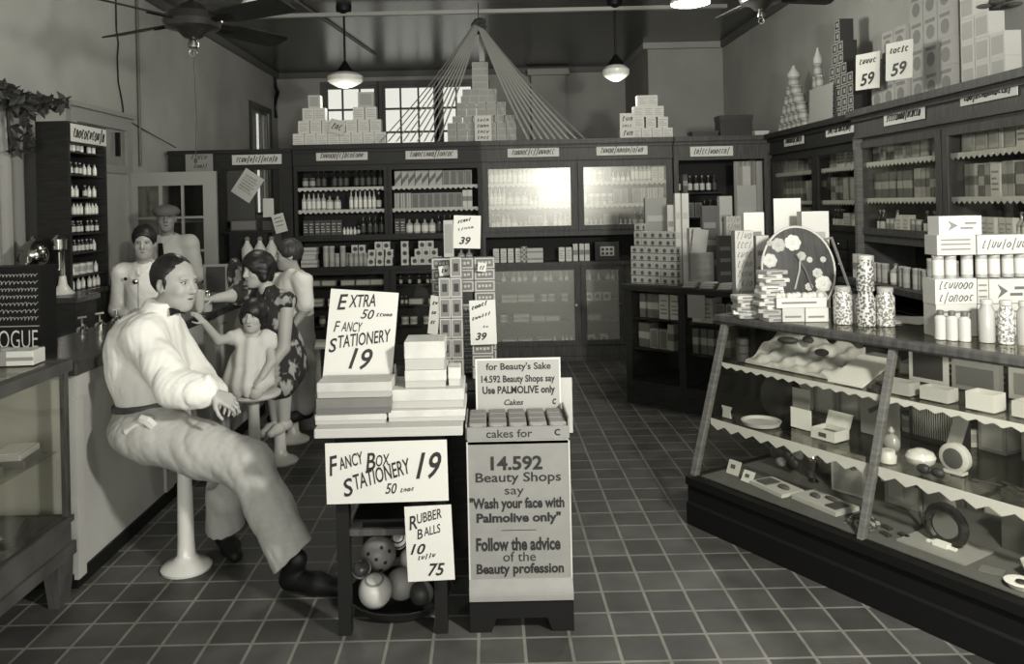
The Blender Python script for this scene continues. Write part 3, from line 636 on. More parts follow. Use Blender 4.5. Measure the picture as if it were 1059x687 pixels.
for i, (p, l) in enumerate(stool_at):
    s = st0 if i == 0 else dup(st0, (0, 0, 0), (0, 0, 0), l)
    s.location = (p.x, p.y, 0)
# bin behind the boy's stool
p = P(314, 443, Z=0)
t = thing('waste_bin', 'upright grey metal bin standing behind the stools', 'bin', (p.x+0.03, p.y, 0))
obj('bin_body', MB().lathe([(0.06, 0), (0.065, 0.01), (0.065, 0.5)], 20), t, mats=[mat('grey_tin', 0.2, 0.4, spec=0.5)])
obj('bin_rim', MB().lathe([(0.065, 0.5), (0.074, 0.502), (0.074, 0.525), (0.06, 0.53)], 20), t, mats=[mat('pale_enamel', 0.6, 0.3)])
# ================================================================== PRODUCT LIBRARY
PM = {}
def g(v): return mat('tone_%03d' % round(v*1000), v, 0.55)
def gg(v): return mat('glass_tone_%03d' % round(v*1000), v, 0.15, spec=0.6)
PR = {}
def prod(key, name, cat, desc, w, d, h, mb, mats): PR[key] = dict(name=name, cat=cat, desc=desc, w=w, d=d, h=h, me=mb.mesh(name, mats))
def bottle(key, desc, r, h, body, label, cap, neck=0.35, sh=0.62):
    b = MB().lathe([(r*0.92, 0), (r, 0.006), (r, h*sh), (r*neck*1.3, h*(sh+0.12)), (r*neck, h*(sh+0.16)), (r*neck, h*0.9)], 14)
    b.lathe([(r*neck*1.15, h*0.9), (r*neck*1.15, h)], 10, m=2)
    b.lathe([(r*1.015, h*0.12), (r*1.015, h*(sh-0.1))], 14, m=1, caps=False)
    prod(key, 'bottle', 'bottle', desc, 2*r, 2*r, h, b, [gg(body), g(label), g(cap)])
bottle('b_dark', 'dark glass bottle', 0.030, 0.19, 0.02, 0.05, 0.04)
bottle('b_darks', 'slim dark bottle', 0.022, 0.2, 0.015, 0.22, 0.06)
bottle('b_darkw', 'dark bottle with pale label', 0.027, 0.185, 0.02, 0.5, 0.3)
bottle('b_pale', 'pale bottle', 0.025, 0.185, 0.4, 0.65, 0.15)
bottle('b_pales', 'slim pale bottle', 0.021, 0.2, 0.45, 0.7, 0.3)
bottle('b_flask', 'wide pale flask', 0.038, 0.15, 0.35, 0.6, 0.2, 0.3, 0.66)
bottle('b_tiny', 'tiny pale bottle', 0.016, 0.088, 0.5, 0.65, 0.1, 0.4, 0.65)
bottle('b_tinyd', 'tiny dark bottle', 0.017, 0.09, 0.03, 0.45, 0.3, 0.4, 0.65)
bottle('b_neck', 'long necked pale bottle', 0.024, 0.11, 0.55, 0.7, 0.2, 0.3, 0.45)
def carton(key, desc, w, d, h, side, prt, style, name='carton', cat='box', rim=None):
    b = MB().box(-w/2, -d/2, 0, w/2, d/2, h); y = -d/2
    mats = [g(side), g(prt)]
    e = 0.0015
    if style == 'frame':
        k = min(w, h)*0.12; b.box(-w/2+k, y-e, k, w/2-k, y, h-k, 1); b.box(w/2, -d/2+k, k, w/2+e, d/2-k, h-k, 1); b.box(-w/2-e, -d/2+k, k, -w/2, d/2-k, h-k, 1)
    elif style == 'band':
        b.box(-w/2, y-e, h*0.36, w/2, y, h*0.64, 1); b.box(w/2, -d/2, h*0.36, w/2+e, d/2, h*0.64, 1)
    elif style == 'dot':
        n = 12; R_ = min(w, h)*0.3
        b.prism([(R_*math.cos(2*PI*i/n), R_*math.sin(2*PI*i/n)) for i in range(n)], (0, y, h/2), (1, 0, 0), (0, 0, 1), (0, -e, 0), 1)
        b.prism([(R_*math.cos(2*PI*i/n), R_*math.sin(2*PI*i/n)) for i in range(n)], (w/2, 0, h/2), (0, 1, 0), (0, 0, 1), (e, 0, 0), 1)
    elif style == 'lines':
        for k in (0.2, 0.36, 0.52, 0.72): b.box(-w*0.36, y-e, h*k, w*0.36*(1 if k != 0.52 else 0.4), y, h*(k+0.06), 1)
    elif style == 'diag':
        b.prism([(-w/2, 0.1*h), (-w/2, 0.42*h), (w/2, 0.9*h), (w/2, 0.58*h)], (0, y, 0), (1, 0, 0), (0, 0, 1), (0, -e, 0), 1)
        b.box(w/2, -d/2, h*0.58, w/2+e, d/2, h*0.9, 1)
    elif style == 'check':
        n = 3; m = max(2, round(3*h/w))
        for i in range(n):
            for j in range(m):
                if (i+j) % 2 == 0: b.box(-w/2+w*i/n, y-e, h*j/m, -w/2+w*(i+1)/n, y, h*(j+1)/m, 1)
    elif style == 'stripe':
        for i in range(0, 5, 2): b.box(-w/2+w*i/5+w*0.04, y-e, 0.02*h, -w/2+w*(i+1)/5-w*0.02, y, 0.98*h, 1)
    prod(key, name, cat, desc, w, d, h, b, mats)
carton('c_pale', 'pale carton', 0.062, 0.06, 0.15, 0.55, 0.3, 'lines')
carton('c_tall', 'tall pale carton', 0.05, 0.05, 0.185, 0.5, 0.2, 'band')
carton('c_grey', 'grey carton', 0.075, 0.06, 0.16, 0.26, 0.12, 'frame')
carton('c_dark', 'dark carton with pale print', 0.055, 0.06, 0.16, 0.05, 0.4, 'lines')
carton('c_diag', 'carton with diagonal stripe', 0.07, 0.06, 0.165, 0.36, 0.1, 'diag')
carton('c_chk', 'chequered carton', 0.07, 0.06, 0.17, 0.42, 0.14, 'check')
carton('c_str', 'striped carton', 0.06, 0.05, 0.165, 0.4, 0.16, 'stripe')
carton('c_dot', 'small carton with dark dot', 0.08, 0.08, 0.085, 0.5, 0.05, 'dot')
carton('c_wide', 'low wide pale box', 0.17, 0.12, 0.075, 0.46, 0.25, 'band')
carton('c_wideg', 'low wide grey box', 0.15, 0.12, 0.06, 0.22, 0.45, 'frame')
carton('k_dark', 'dark bound book', 0.05, 0.15, 0.2, 0.10, 0.3, 'band', 'book', 'book')
carton('k_grey', 'grey bound book', 0.055, 0.15, 0.21, 0.28, 0.12, 'band', 'book', 'book')
carton('k_thick', 'pale box file', 0.085, 0.15, 0.2, 0.48, 0.2, 'lines', 'box_file', 'box')
carton('k_wide', 'broad grey box', 0.12, 0.15, 0.2, 0.24, 0.36, 'frame', 'box_file', 'box')
def can(key, desc, r, h, body, band, lidv):
    b = MB().lathe([(r, 0), (r, h*0.93)], 16).lathe([(r*1.02, h*0.93), (r*1.02, h)], 16, m=2).lathe([(r*1.012, h*0.25), (r*1.012, h*0.7)], 16, m=1, caps=False)
    prod(key, 'tin', 'tin', desc, 2*r, 2*r, h, b, [g(body), g(band), g(lidv)])
can('t_pale', 'round pale tin', 0.032, 0.12, 0.5, 0.25, 0.3)
can('t_dark', 'round dark tin', 0.034, 0.11, 0.06, 0.3, 0.1)
can('t_tall', 'tall pale cylinder', 0.03, 0.22, 0.3, 0.36, 0.45)
can('t_short', 'short pale cylinder', 0.026, 0.14, 0.28, 0.36, 0.4)
can('t_jar', 'squat jar', 0.04, 0.085, 0.5, 0.3, 0.12)
def place(key, M, label, group=None):
    q = PR[key]; o = bpy.data.objects.new(q['name'], q['me']); C.objects.link(o); o.matrix_world = M
    return tag(o, label, q['cat'], group)
def fill(where, M, x0, x1, y, z, keys, group, gap=(0.006, 0.02), hmax=0.23, p_gap=0.06, rnd=R, depth=None, start=0):
    """a row of goods standing on a shelf, left to right"""
    x = x0 + rnd.uniform(0.005, 0.03); i = start; run, k = 0, None
    while True:
        if run <= 0:
            k = rnd.choice(keys); run = rnd.choice((1, 2, 2, 3, 4))
        q = PR[k]; run -= 1
        if q['h'] > hmax: run = 0; continue
        if x + q['w'] > x1: break
        a = 0 if q['name'] in ('bottle', 'tin') else rnd.uniform(-0.07, 0.07)
        yy = y + q['d']/2 + rnd.uniform(0, 0.02)
        place(k, M @ Matrix.Translation((x+q['w']/2, yy, z+0.001)) @ Matrix.Rotation(a, 4, 'Z'), '%s on %s, %s from left' % (q['desc'], where, nth(i)), group)
        x += q['w'] + rnd.uniform(*gap) + 0.14*q['d']*abs(a)*2
        if rnd.random() < p_gap: x += 0.05
        i += 1
    return i
LM = Matrix.Translation((xa, YC, 0)); RM = Matrix.Translation((xm, YC, 0))
l1 = bx(402.5)-xa; lW = xm-xa; rW = xe-xm; r1 = bx(598)-xm
dk = ['b_dark', 'b_dark', 'b_darks', 'b_darkw', 'b_tinyd', 't_dark']
G = 'bottles and cartons in the dark wall case'
zf = Z_UP0
fill('upper shelf of first dark bay', LM, 0.05, l1-0.04, 0.05, 1.91, dk + ['b_pale'], G, gap=(0.001, 0.008), p_gap=0.04)
fill('middle shelf of first dark bay', LM, 0.05, 0.52, 0.05, 1.67, ['b_pales', 'b_pale', 'b_pale', 'b_flask'], G, gap=(0.001, 0.008), p_gap=0)
fill('middle shelf of first dark bay', LM, 0.55, l1-0.04, 0.05, 1.67, ['b_darkw', 'b_pales', 't_dark'], G, gap=(0.001, 0.01), start=12)
fill('lower shelf of first dark bay', LM, 0.05, l1-0.04, 0.05, zf, ['b_darkw', 'c_dot', 'b_dark', 'b_tiny', 'c_dark', 'b_tinyd', 't_jar'], G, gap=(0.001, 0.01), p_gap=0.05)
bxs = ['c_pale', 'c_grey', 'c_diag', 'c_chk', 'c_str', 'c_tall', 'c_grey']
fill('upper shelf of second dark bay', LM, l1+0.04, lW-0.05, 0.05, 1.91, bxs, G, gap=(0.001, 0.006), p_gap=0.03)
fill('middle shelf of second dark bay', LM, l1+0.04, lW-0.05, 0.05, 1.67, bxs + ['c_diag', 'c_chk'], G, gap=(0.001, 0.006), p_gap=0.03)
fill('lower shelf of second dark bay', LM, l1+0.04, lW-0.05, 0.05, zf, ['b_darkw', 'c_grey', 'c_pale', 'b_flask', 'c_dark', 'b_dark'], G, gap=(0.001, 0.01))
G = 'goods behind the glass doors of the bright wall case'
mix = ['b_pale', 'b_pales', 'b_flask', 'b_neck', 'c_pale', 'c_grey', 't_pale', 'b_darkw', 'c_str']
for nm, (x0, x1) in (('left', (0.06, r1-0.04)), ('right', (r1+0.04, rW-0.06))):
    for sh, z in (('upper', 1.91), ('middle', 1.67), ('lower', zf)):
        fill('%s shelf behind the %s glass door' % (sh, nm), RM, x0, x1, 0.06, z, (['b_pales', 'b_pale'] if (nm, sh) == ('left', 'upper') else mix if sh != 'lower' else mix + ['b_dark', 'c_dark']), G, gap=(0.001, 0.008), p_gap=0.02)
# open niche under the upper cases
G = 'goods in the open niche under the upper shelves'
N = Z_N + 0.001
def at_u(key, u, z, label, Y=8.67, grp=G): return place(key, Matrix.Translation((P(u, 262, Y=Y).x, Y, z)), label, grp)
k = 0
for z, key in ((N, 'c_wide'), (N+0.076, 'c_wideg'), (N+0.137, 'c_wide')):
    at_u(key, 320.5, z, ['pale box at the foot of the stack, left end of niche', 'grey box inside the short stack at the left end of niche', 'pale box on top of the stack, left end of niche'][k]); k += 1
for i, u in enumerate((337, 343, 354.5)): at_u('t_tall', u, N, 'tall pale cylinder in the niche, %s from left' % nth(i))
for i, u in enumerate((348.5, 359.5, 363, 368, 373, 378)): at_u('t_short', u, N, 'short pale cylinder in the niche, %s from left' % nth(i), Y=8.67 if i != 1 else 8.74)
for i, u in enumerate((368, 374.5)): at_u('c_dot', u, N+0.142, 'dotted box on the short cylinders, %s from left' % nth(i))
for r, us in enumerate(((386, 395, 404), (387, 395.5, 405), (394, 402))):
    for i, u in enumerate(us): at_u('c_dot', u-2, N+0.086*r, 'dotted box in the niche cross, %s tier from the shelf, %s from left' % (nth(r), nth(i)))
for r in range(3): at_u('c_dot', 419, N+0.086*r, 'dotted box in the single column of the niche, %s tier up' % nth(r))
for r, us in enumerate(((426, 434, 442, 450), (430, 438, 446), (434, 442))):
    for i, u in enumerate(us): at_u('c_dot', u+3, N+0.086*r, 'dotted box in the triangular stack, %s tier up, %s from left' % (nth(r), nth(i)))
fill('the niche beside the tower', LM, lW-0.30, lW-0.05, 0.06, N, ['c_pale', 'b_pale', 'b_flask'], G)
fill('the niche under the glass doors', RM, 0.1, 0.46, 0.06, N, ['b_pale', 'b_flask', 'c_pale', 't_jar'], G)
for r in range(2):
    for i, u in enumerate((538, 549)): at_u('c_wide' if i else 'c_chk', u + (4 if i else 4), N+0.172*r if not i else N+0.076*r, '%s in the niche right of middle, %s tier' % (['chequered carton', 'low pale box'][i], nth(r))) if not (r and not i) else None
PRb = ['c_pale', 'c_tall', 'c_grey']
fill('the niche near the patterned pyramid', RM, 0.80, 1.15, 0.06, N, ['c_pale', 'c_tall', 'c_grey', 'k_thick'], G)
o = MB().box(-0.13, 0, 0, 0.13, 0.1, 0.2).box(-0.075, -0.003, 0.05, 0.075, 0, 0.15, 1)
for i in range(3):
    for j in range(2): o.box(-0.062+0.045*i, -0.005, 0.06+0.045*j, -0.032+0.045*i, -0.003, 0.09+0.045*j, 2)
o = obj('display_box', o, None, (P(628, 262, Y=8.68).x, 8.68, N), mats=[g(0.03), g(0.5), g(0.06)]); tag(o, 'dark box with six small windows in the niche under the glass doors', 'box', G)
# lower shelves
G = 'goods on the lower shelves of the back cases'
low = ['b_pale', 'b_neck', 't_jar', 'c_dot', 'b_tiny']
rl = bx(599)-xm
for nm, z, ks, hm in (('top low', 0.85, ['b_neck', 'b_tiny', 'b_neck'], 0.14), ('second low', 0.63, ['c_wide', 'c_wideg', 'c_dot', 't_jar'], 0.16), ('third low', 0.415, ['c_wideg', 't_jar', 'c_wide'], 0.16), ('bottom low', Z_LOW0, ['c_wideg', 'c_dot', 'b_tiny'], 0.16)):
    fill('%s shelf behind the wide pane' % nm, RM, 0.16, rl-0.05, 0.07, z, ks, G, p_gap=0.35, hmax=hm)
    fill('%s shelf behind the narrow pane' % nm, RM, rl+0.05, bx(645)-xm-0.05, 0.07, z, ks, G, p_gap=0.3, hmax=hm)
for nm, z in (('top low', 0.85), ('second low', 0.63), ('third low', 0.415)):
    fill('%s shelf of first dark bay' % nm, LM, 0.08, l1-0.06, 0.07, z, ['c_wideg', 't_jar', 't_dark', 'c_wide'], G, p_gap=0.6, hmax=0.16)
    fill('%s shelf of second dark bay' % nm, LM, l1+0.08, lW-0.3, 0.07, z, ['c_wideg', 't_jar', 'b_tinyd'], G, p_gap=0.6, hmax=0.16)
# recess shelves
RC = Matrix.Translation((2.012, YC, 0)); G = 'goods in the dark passage'
fill('bottom shelf in the dark passage', RC, 0.04, 0.62, 0.38, 1.501, ['c_grey', 'k_dark', 'c_dark', 'b_dark'], G, hmax=0.24)
fill('top shelf in the dark passage', RC, 0.04, 0.62, 0.38, 1.781, ['k_dark', 'k_grey', 'b_darkw', 'b_dark'], G, hmax=0.3)
o = obj('storage_box', MB().box(-0.13, 0, 0, 0.13, 0.15, 0.13), None, (2.35, YC+0.342, 1.781), mats=[g(0.15)]) if 0 else None
# right hand cases
AM = Matrix.Translation((RA, yA0, 0)) @ Matrix.Rotation(-PI/2, 4, 'Z'); BM = Matrix.Translation((RB, yA1-0.012, 0)) @ Matrix.Rotation(-PI/2, 4, 'Z')
G = 'books and bottles in the right hand cases'
bk = ['k_dark', 'k_grey', 'k_thick', 'k_wide', 'k_grey', 'k_dark']
for nm, z, ks in (('upper', 1.95, bk), ('middle', 1.66, bk), ('lower', zf, ['b_darkw', 'c_pale', 'b_pale', 'c_dark'])):
    fill('%s shelf of the far corner case' % nm, AM, 0.06, bA[1]-0.05, 0.08, z, bk, G, hmax=0.22)
    fill('%s shelf above the small drawers' % nm, AM, bA[1]+0.05, W1-0.06, 0.08, z, ks, G, hmax=0.22)
for nm, z, ks in (('upper', 1.955, bk), ('middle', 1.675, ['c_pale', 'b_pale', 'k_grey', 'b_flask', 'c_str', 'k_dark']), ('lower', zf, ['c_pale', 'b_pale', 't_pale', 'c_str', 'b_darkw'])):
    fill('%s shelf of the scalloped case' % nm, BM, 0.06, bB[1]-0.05, 0.08, z, ks, G, hmax=0.22)
    fill('%s shelf nearest scalloped bay' % nm, BM, bB[1]+0.05, bB[2]-0.05, 0.08, z, bk if nm != 'lower' else ks, G, hmax=0.22)
fill('the ledge under the scalloped case', BM, 0.10, 1.5, -0.12, N, ['t_jar', 'b_flask', 't_tall', 'c_tall', 'b_tinyd', 't_short'], 'jars on the ledge of the right hand case', p_gap=0.3)
# tall bottle case
G = 'small bottles in the tall case'
for j, z in enumerate(TZ):
    up = (TZ+[2.2])[j+1]-z-0.02 if j+1 < len(TZ) else 0.14
    fill('%s shelf up of the tall bottle case' % nth(j), BCM, 0.04, 0.53, 0.03, z+0.001, ['b_tiny', 'b_tiny', 'b_tinyd'] if j not in (1, 4) else ['b_tiny', 't_jar'] if up > 0.09 else ['b_tiny'], G, hmax=max(0.091, up-0.005), gap=(0.012, 0.04))
# ================================================================== NAME CARDS ON THE FRIEZES
def frieze(u0, v0, u1, v1, Y=None, X=None, label='', yaw=0.0):
    if X is None: a, b = P(u0, v1, Y=Y), P(u1, v0, Y=Y); w = b.x-a.x
    else: a, b = P(u0, (v0+v1)/2+4, X=X), P(u1, (v0+v1)/2-4, X=X); w = abs(a.y-b.y)
    c = (a+b)/2; h = 0.105
    M = frame_at(c, yaw)
    sign('name_sign', label, w, h, M, scr=[(-w*0.42, w*0.42, 0.0, h*0.28, max(6, int(w/0.034)), 0.005)], cat='card', th=0.004, group='name cards along the case tops', part='script')
YS = YC-0.031
frieze(327, 155.5, 380, 166, Y=YS, label='white name card above the first dark bay of the back case')
frieze(419.5, 154, 473, 164.5, Y=YS, label='white name card above the second dark bay of the back case')
frieze(525, 152, 578, 162.5, Y=YS, label='white name card above the left glass door, beside the flash glare')
frieze(617, 150, 669.5, 160.5, Y=YS, label='white name card above the right glass door of the bright case')
frieze(714, 151, 758, 162, Y=YS, label='white name card over the dark passage')
frieze(240, 160, 291, 170, Y=YC-0.005, label='white name card on the prescription partition, left of the back cases')
frieze(811, 137, 831, 152, X=RA-0.031, label='white name card nearest the corner on the right hand cases', yaw=-PI/2)
frieze(854, 124, 883, 142, X=RA-0.031, label='white name card over the small drawers case', yaw=-PI/2)
frieze(914, 108, 956, 130, X=RB-0.031, label='white name card over the first scalloped bay', yaw=-PI/2)
frieze(993, 82, 1052, 108, X=RB-0.031, label='white name card over the nearest scalloped bay, top right', yaw=-PI/2)
c = P(90, 139, X=-2.99); sign('name_sign', 'ornate name card across the top of the tall bottle case', 0.54, 0.13, frame_at((-2.989, 6.065, 2.285), PI/2), scr=[(-0.24, 0.24, 0, 0.04, 12, 0.006)], base=PAPER2, cat='card', part='script')
# papers pinned in the partition opening
def paper(u, v, w, h, Y, roll, label, scr=4, base=PAPER2, name='notice_sign'):
    c = P(u, v, Y=Y)
    sign(name, label, w, h, frame_at(c, 0, 0, roll), scr=[(-w*0.36, w*0.36*(1 if k % 2 else 0.7), h*(0.3-0.62*k/max(1, scr)), h*0.03, 9, 0.002) for k in range(scr)], base=base, cat='paper', part='script')
paper(256, 192, 0.235, 0.30, YC-0.012, 0.6, 'large tilted paper notice pinned on the dark partition', 6)
paper(277.5, 215, 0.115, 0.20, YC-0.012, 0.0, 'upright blank white card on the partition opening', 0, base=PAPER)
paper(289, 231, 0.13, 0.20, YC-0.1, -0.25, 'small tilted paper pinned above the boy', 3, base=PAPER)
c = P(262, 233, Y=8.75); o = obj('drawer_box', MB().box(-0.14, 0, -0.06, 0.14, 0.2, 0.06).box(-0.125, -0.004, -0.045, 0.125, 0, 0.045, 1), None, (c.x, 8.4, P(262, 233, Y=8.4).z), mats=[g(0.04), g(0.14)]); tag(o, 'dark box with a grey front below the tilted paper notice', 'box')
o = obj('shelf_bracket', MB().box(-0.25, -0.02, -0.02, 0.25, 0.2, 0).box(-0.2, 0.0, -1.3, 0.2, 0.2, -0.02), None, (c.x+0.05, 8.39, P(262, 233, Y=8.4).z-0.062), mats=[WOOD]); tag(o, 'dark cupboard under the grey fronted box behind the counter', 'cupboard')
c, w, h = between(190, 155, 218, 179, 8.52)
sign('framed_picture', 'grey printed panel set in the top of the partition, above the french door', w, h, frame_at((c.x, 8.575, c.z)), scr=[(-w*0.3, w*0.3, h*0.2, h*0.1, 5, 0.004), (-w*0.2, w*0.3, -h*0.2, h*0.08, 5, 0.004)], base=mat('grey_print', 0.24, 0.7), cat='picture', part='print')
# ================================================================== ON TOP OF THE CASES
T = Z_TOP + 0.001
def pyramid(rows, Y, key, what, group, zz=T):
    """rows of boxes from the top of the case upwards: each row (left u, right u, count)"""
    h = PR[key]['h'] + 0.001
    for r, segs in enumerate(rows):
        for (ua, ub, n, tagn) in segs:
            x0, x1 = P(ua, 145, Y=Y).x, P(ub, 145, Y=Y).x
            for i in range(n):
                place(key, Matrix.Translation((x0+(x1-x0)*(i+0.5)/n, Y, zz+r*h)), '%s of %s, %s row up, %s from left' % (PR[key]['desc'], what + tagn, nth(r), nth(i)), group)
carton('p_left', 'pale box', 0.122, 0.12, 0.137, 0.56, 0.36, 'lines')
pyramid([[(304, 400, 8, '')], [(309.5, 395.5, 7, '')], [(314.5, 338, 2, ', left peak'), (366, 391, 2, ', right peak')]], 8.78, 'p_left', 'the leftmost pyramid', 'boxes in the leftmost pyramid on the back case')
carton('p_peak', 'pale box', 0.13, 0.12, 0.137, 0.5, 0.33, 'frame')
place('p_peak', Matrix.Translation((P(327, 145, Y=8.78).x, 8.78, T+3*0.138)), 'single pale box on the left peak of the leftmost pyramid', 'boxes in the leftmost pyramid on the back case')
carton('p_peakr', 'pale box', 0.17, 0.13, 0.16, 0.42, 0.3, 'frame')
place('p_peakr', Matrix.Translation((P(380, 145, Y=8.78).x, 8.78, T+3*0.138)), 'single grey box on the right peak of the leftmost pyramid', 'boxes in the leftmost pyramid on the back case')
c, w, h = between(340, 124, 356, 139, 8.66)
sign('price_sign', 'small slanting price card on the leftmost pyramid of boxes', w, h, frame_at((c.x, 8.69, T+0.2), 0, -0.1, 0.25), scr=[(-w*0.35, w*0.35, 0, h*0.25, 3, 0.006)], base=PAPER, cat='card', part='script')
carton('p_mid', 'flat grey box', 0.100, 0.11, 0.072, 0.33, 0.25, 'frame')
G = 'boxes in the middle pyramid on the back case'
pyramid([[(463, 534, 7, '')], [(463, 534, 7, '')], [(463, 534, 7, '')], [(468, 533, 6, '')], [(473, 524, 5, '')], [(473, 524, 5, '')], [(478, 514, 4, '')], [(480, 514, 4, '')]], 8.8, 'p_mid', 'the middle pyramid', G)
carton('p_col', 'broad grey box', 0.175, 0.12, 0.072, 0.33, 0.25, 'frame')
for r in range(8, 12): place('p_col', Matrix.Translation((P(498, 145, Y=8.8).x, 8.8, T+r*0.073)), 'broad grey box in the column of the middle pyramid, %s row up' % nth(r), G)
c, w, h = between(491, 118, 508, 146, 8.66)
sign('price_sign', 'tall white price card standing before the middle pyramid', w, h, frame_at((c.x, 8.69, T+h/2)), scr=[(-w*0.36, w*0.36, h*(0.33-0.22*k), h*0.05, 4, 0.005) for k in range(4)], base=PAPER, cat='card', part='script')
c, w, h = between(473, 86, 489, 104, 8.9)
G = 'boxes in the right pyramid on the back case'
carton('p_right', 'pale box', 0.11, 0.11, 0.118, 0.5, 0.3, 'lines')
pyramid([[(641, 695, 5, '')], [(642, 691, 4, '')], [(655, 686, 3, '')], [(659, 680, 2, '')]], 8.8, 'p_right', 'the right pyramid', G)
c, w, h = between(642, 114, 657, 141, 8.66)
sign('price_sign', 'white script card at the left end of the right pyramid', w, h, frame_at((c.x, 8.70, T+h/2+0.002)), scr=[(-w*0.38, w*0.38, h*0.28, h*0.09, 3, 0.006), (-w*0.38, w*0.3, 0, h*0.05, 4, 0.004), (-w*0.3, w*0.38, -h*0.28, h*0.1, 3, 0.006)], base=PAPER, cat='card', part='script')
def boxu(u0, u1, v0, v1, Y, d, label, v=0.03, cat='box', name='carton', z=T, lid=True):
    a, b = P(u0, v1, Y=Y), P(u1, v0, Y=Y); w = b.x-a.x; h = max(0.02, b.z-a.z)
    m = MB().box(-w/2, 0, 0, w/2, d, h*0.8 if lid else h)
    if lid: m.box(-w/2-0.006, -0.006, h*0.8, w/2+0.006, d+0.006, h, 1)
    o = obj(name, m, None, ((a.x+b.x)/2, Y, z), mats=[g(v), g(v*1.3)]); return tag(o, label, cat)
boxu(745, 778, 117, 140, 8.7, 0.2, 'large dark box on top of the passage frame', 0.02)
boxu(716, 743, 134, 141, 8.7, 0.2, 'low dark box beside the large dark box on the passage frame', 0.025)
boxu(781, 795, 135, 140, 8.62, 0.12, 'small flat pale box at the corner end of the passage frame', 0.4)
# streamers
apex = P(495, 30, Y=8.86); STREAM = mat('crepe_paper', 0.22, 0.85); STREAMD = mat('dark_crepe_paper', 0.12, 0.85)
ends = [396, 404, 412, 419, 426, 433, 440, 447, 454, 546, 553, 560, 567, 574, 581, 588, 596, 605]
for i, u in enumerate(ends):
    yo = 0.014*i
    e = P(u, 148, Y=8.6); e.z = Z_TOP+0.002; e.y = YC-0.30+yo+0.06; st = Vector((apex.x-0.05+0.1*i/17, YC-0.05+yo, apex.z-0.02))
    hw = Vector((0.011, 0, 0.004)); b = MB(); n = 10
    pts = [st.lerp(e, k/n) + Vector((0, 0, -0.05*math.sin(PI*k/n))) for k in range(n+1)]
    A = [p-hw for p in pts]; B = [p+hw for p in pts]; dy = Vector((0, 0.002, 0)); A2 = [p+dy for p in A]; B2 = [p+dy for p in B]
    b.strip(A, B).strip(B2, A2).strip(A2, A).strip(B, B2)
    o = obj('paper_streamer', b, None, mats=[STREAMD if i in (0, 1, 17) else STREAM]); tag(o, 'paper streamer fanning down to the case top, %s from left' % nth(i), 'streamer', 'crepe streamers fanning from the ceiling pipe')
o = obj('hanging_ribbon', MB().box(apex.x+0.0, 8.836, Z_TOP+0.9, apex.x+0.06, 8.84, apex.z-0.05), None, mats=[mat('pale_crepe', 0.42, 0.8)]); tag(o, 'pale ribbon hanging from the rosette to the tallest box column', 'ribbon')
ro = MB()
for k in range(14):
    a = k*2.4; r = 0.03+0.012*(k % 4); ro.ell((r*math.cos(a), 0.03*math.sin(a*1.3), r*math.sin(a)), (0.045, 0.03, 0.035), 8, 6)
ro.tube([(0, 0, 0.02), (0.0, 0.06, 0.27)], 0.006)
o = obj('streamer_rosette', ro, None, apex+Vector((0, -0.05, 0.02)), mats=[mat('dark_crepe', 0.03, 0.8)]); tag(o, 'dark paper rosette hung where the streamers meet', 'rosette')
# right hand case tops
XT = 3.14
def canstack(Y0, Y1, n, r, h, label, grp, top=True, v=0.2):
    q = MB().lathe([(r, 0), (r, h*0.9)], 14).lathe([(r*1.03, h*0.9), (r*1.03, h*0.985)], 14, m=1).lathe([(r*1.01, h*0.2), (r*1.01, h*0.6)], 14, m=1, caps=False)
    me = q.mesh('tin', [g(v), g(v*1.7)])
    for row in range(n):
        m = n-row
        for i in range(m):
            y = Y0+(Y1-Y0)*((i+0.5+row*0.5)/n)
            o = obj('tin', me, None, (XT, y, T+row*h)); tag(o, '%s, %s row up, %s from the corner' % (label, nth(row), nth(i)), 'tin', grp)
    if top:
        o = obj('cone_tin', MB().lathe([(r*1.1, 0), (r*1.1, h*0.4), (r*0.3, h*1.1), (r*0.25, h*1.3)], 14), None, (XT, (Y0+Y1)/2, T+n*h+0.002), mats=[g(v*2.2)]); tag(o, 'cone topped tin crowning the ' + label.split(' in the ')[1], 'tin', grp)
canstack(8.5, 7.76, 6, 0.056, 0.09, 'small tin in the corner tin pyramid', 'tins in the corner pyramid on the right case')
canstack(7.74, 7.33, 5, 0.038, 0.115, 'tall tin in the second tin pyramid', 'tins in the second pyramid on the right case', v=0.18)
c0, c1 = P(838, 110, X=3.10), P(862, 110, X=3.10)
sign('display_sign', 'blank pale board leaning between the tin pyramids, right case top', abs(c0.y-c1.y), 0.34, frame_at((3.09, (c0.y+c1.y)/2, T+0.172), -PI/2, -0.03), base=mat('pale_board', 0.33, 0.7), cat='board', th=0.006)
DBX = MB().box(-0.055, -0.06, 0, 0.055, 0.06, 0.098)
for (a, b, c, d) in ((-0.05, 0.004, 0.05, 0.014), (-0.05, 0.084, 0.05, 0.094)): DBX.box(a, -0.0615, b, c, -0.06, d, 1)
DBX.box(-0.05, -0.0615, 0.014, -0.04, -0.06, 0.084, 1).box(0.04, -0.0615, 0.014, 0.05, -0.06, 0.084, 1).box(-0.012, -0.0615, 0.03, 0.022, -0.06, 0.068, 1)
dbx = DBX.mesh('carton', [g(0.025), g(0.36)])
ya, yb = P(862, 118, X=3.17).y, P(906, 112, X=3.17).y
for row in range(9):
    n = 4 if row < 4 else 3 if row < 5 else 2 if row < 7 else 1
    for i in range(n):
        y = ya-(0.06+0.118*i)-(0.12 if row > 6 else 0.06 if row > 4 else 0)
        o = obj('carton', dbx, None, (3.2, y, T+row*0.099), (0, 0, -PI/2)); tag(o, 'dark box with pale outline, %s row up, %s from the corner' % (nth(row), nth(i)), 'box', 'dark outlined boxes stacked on the right case')
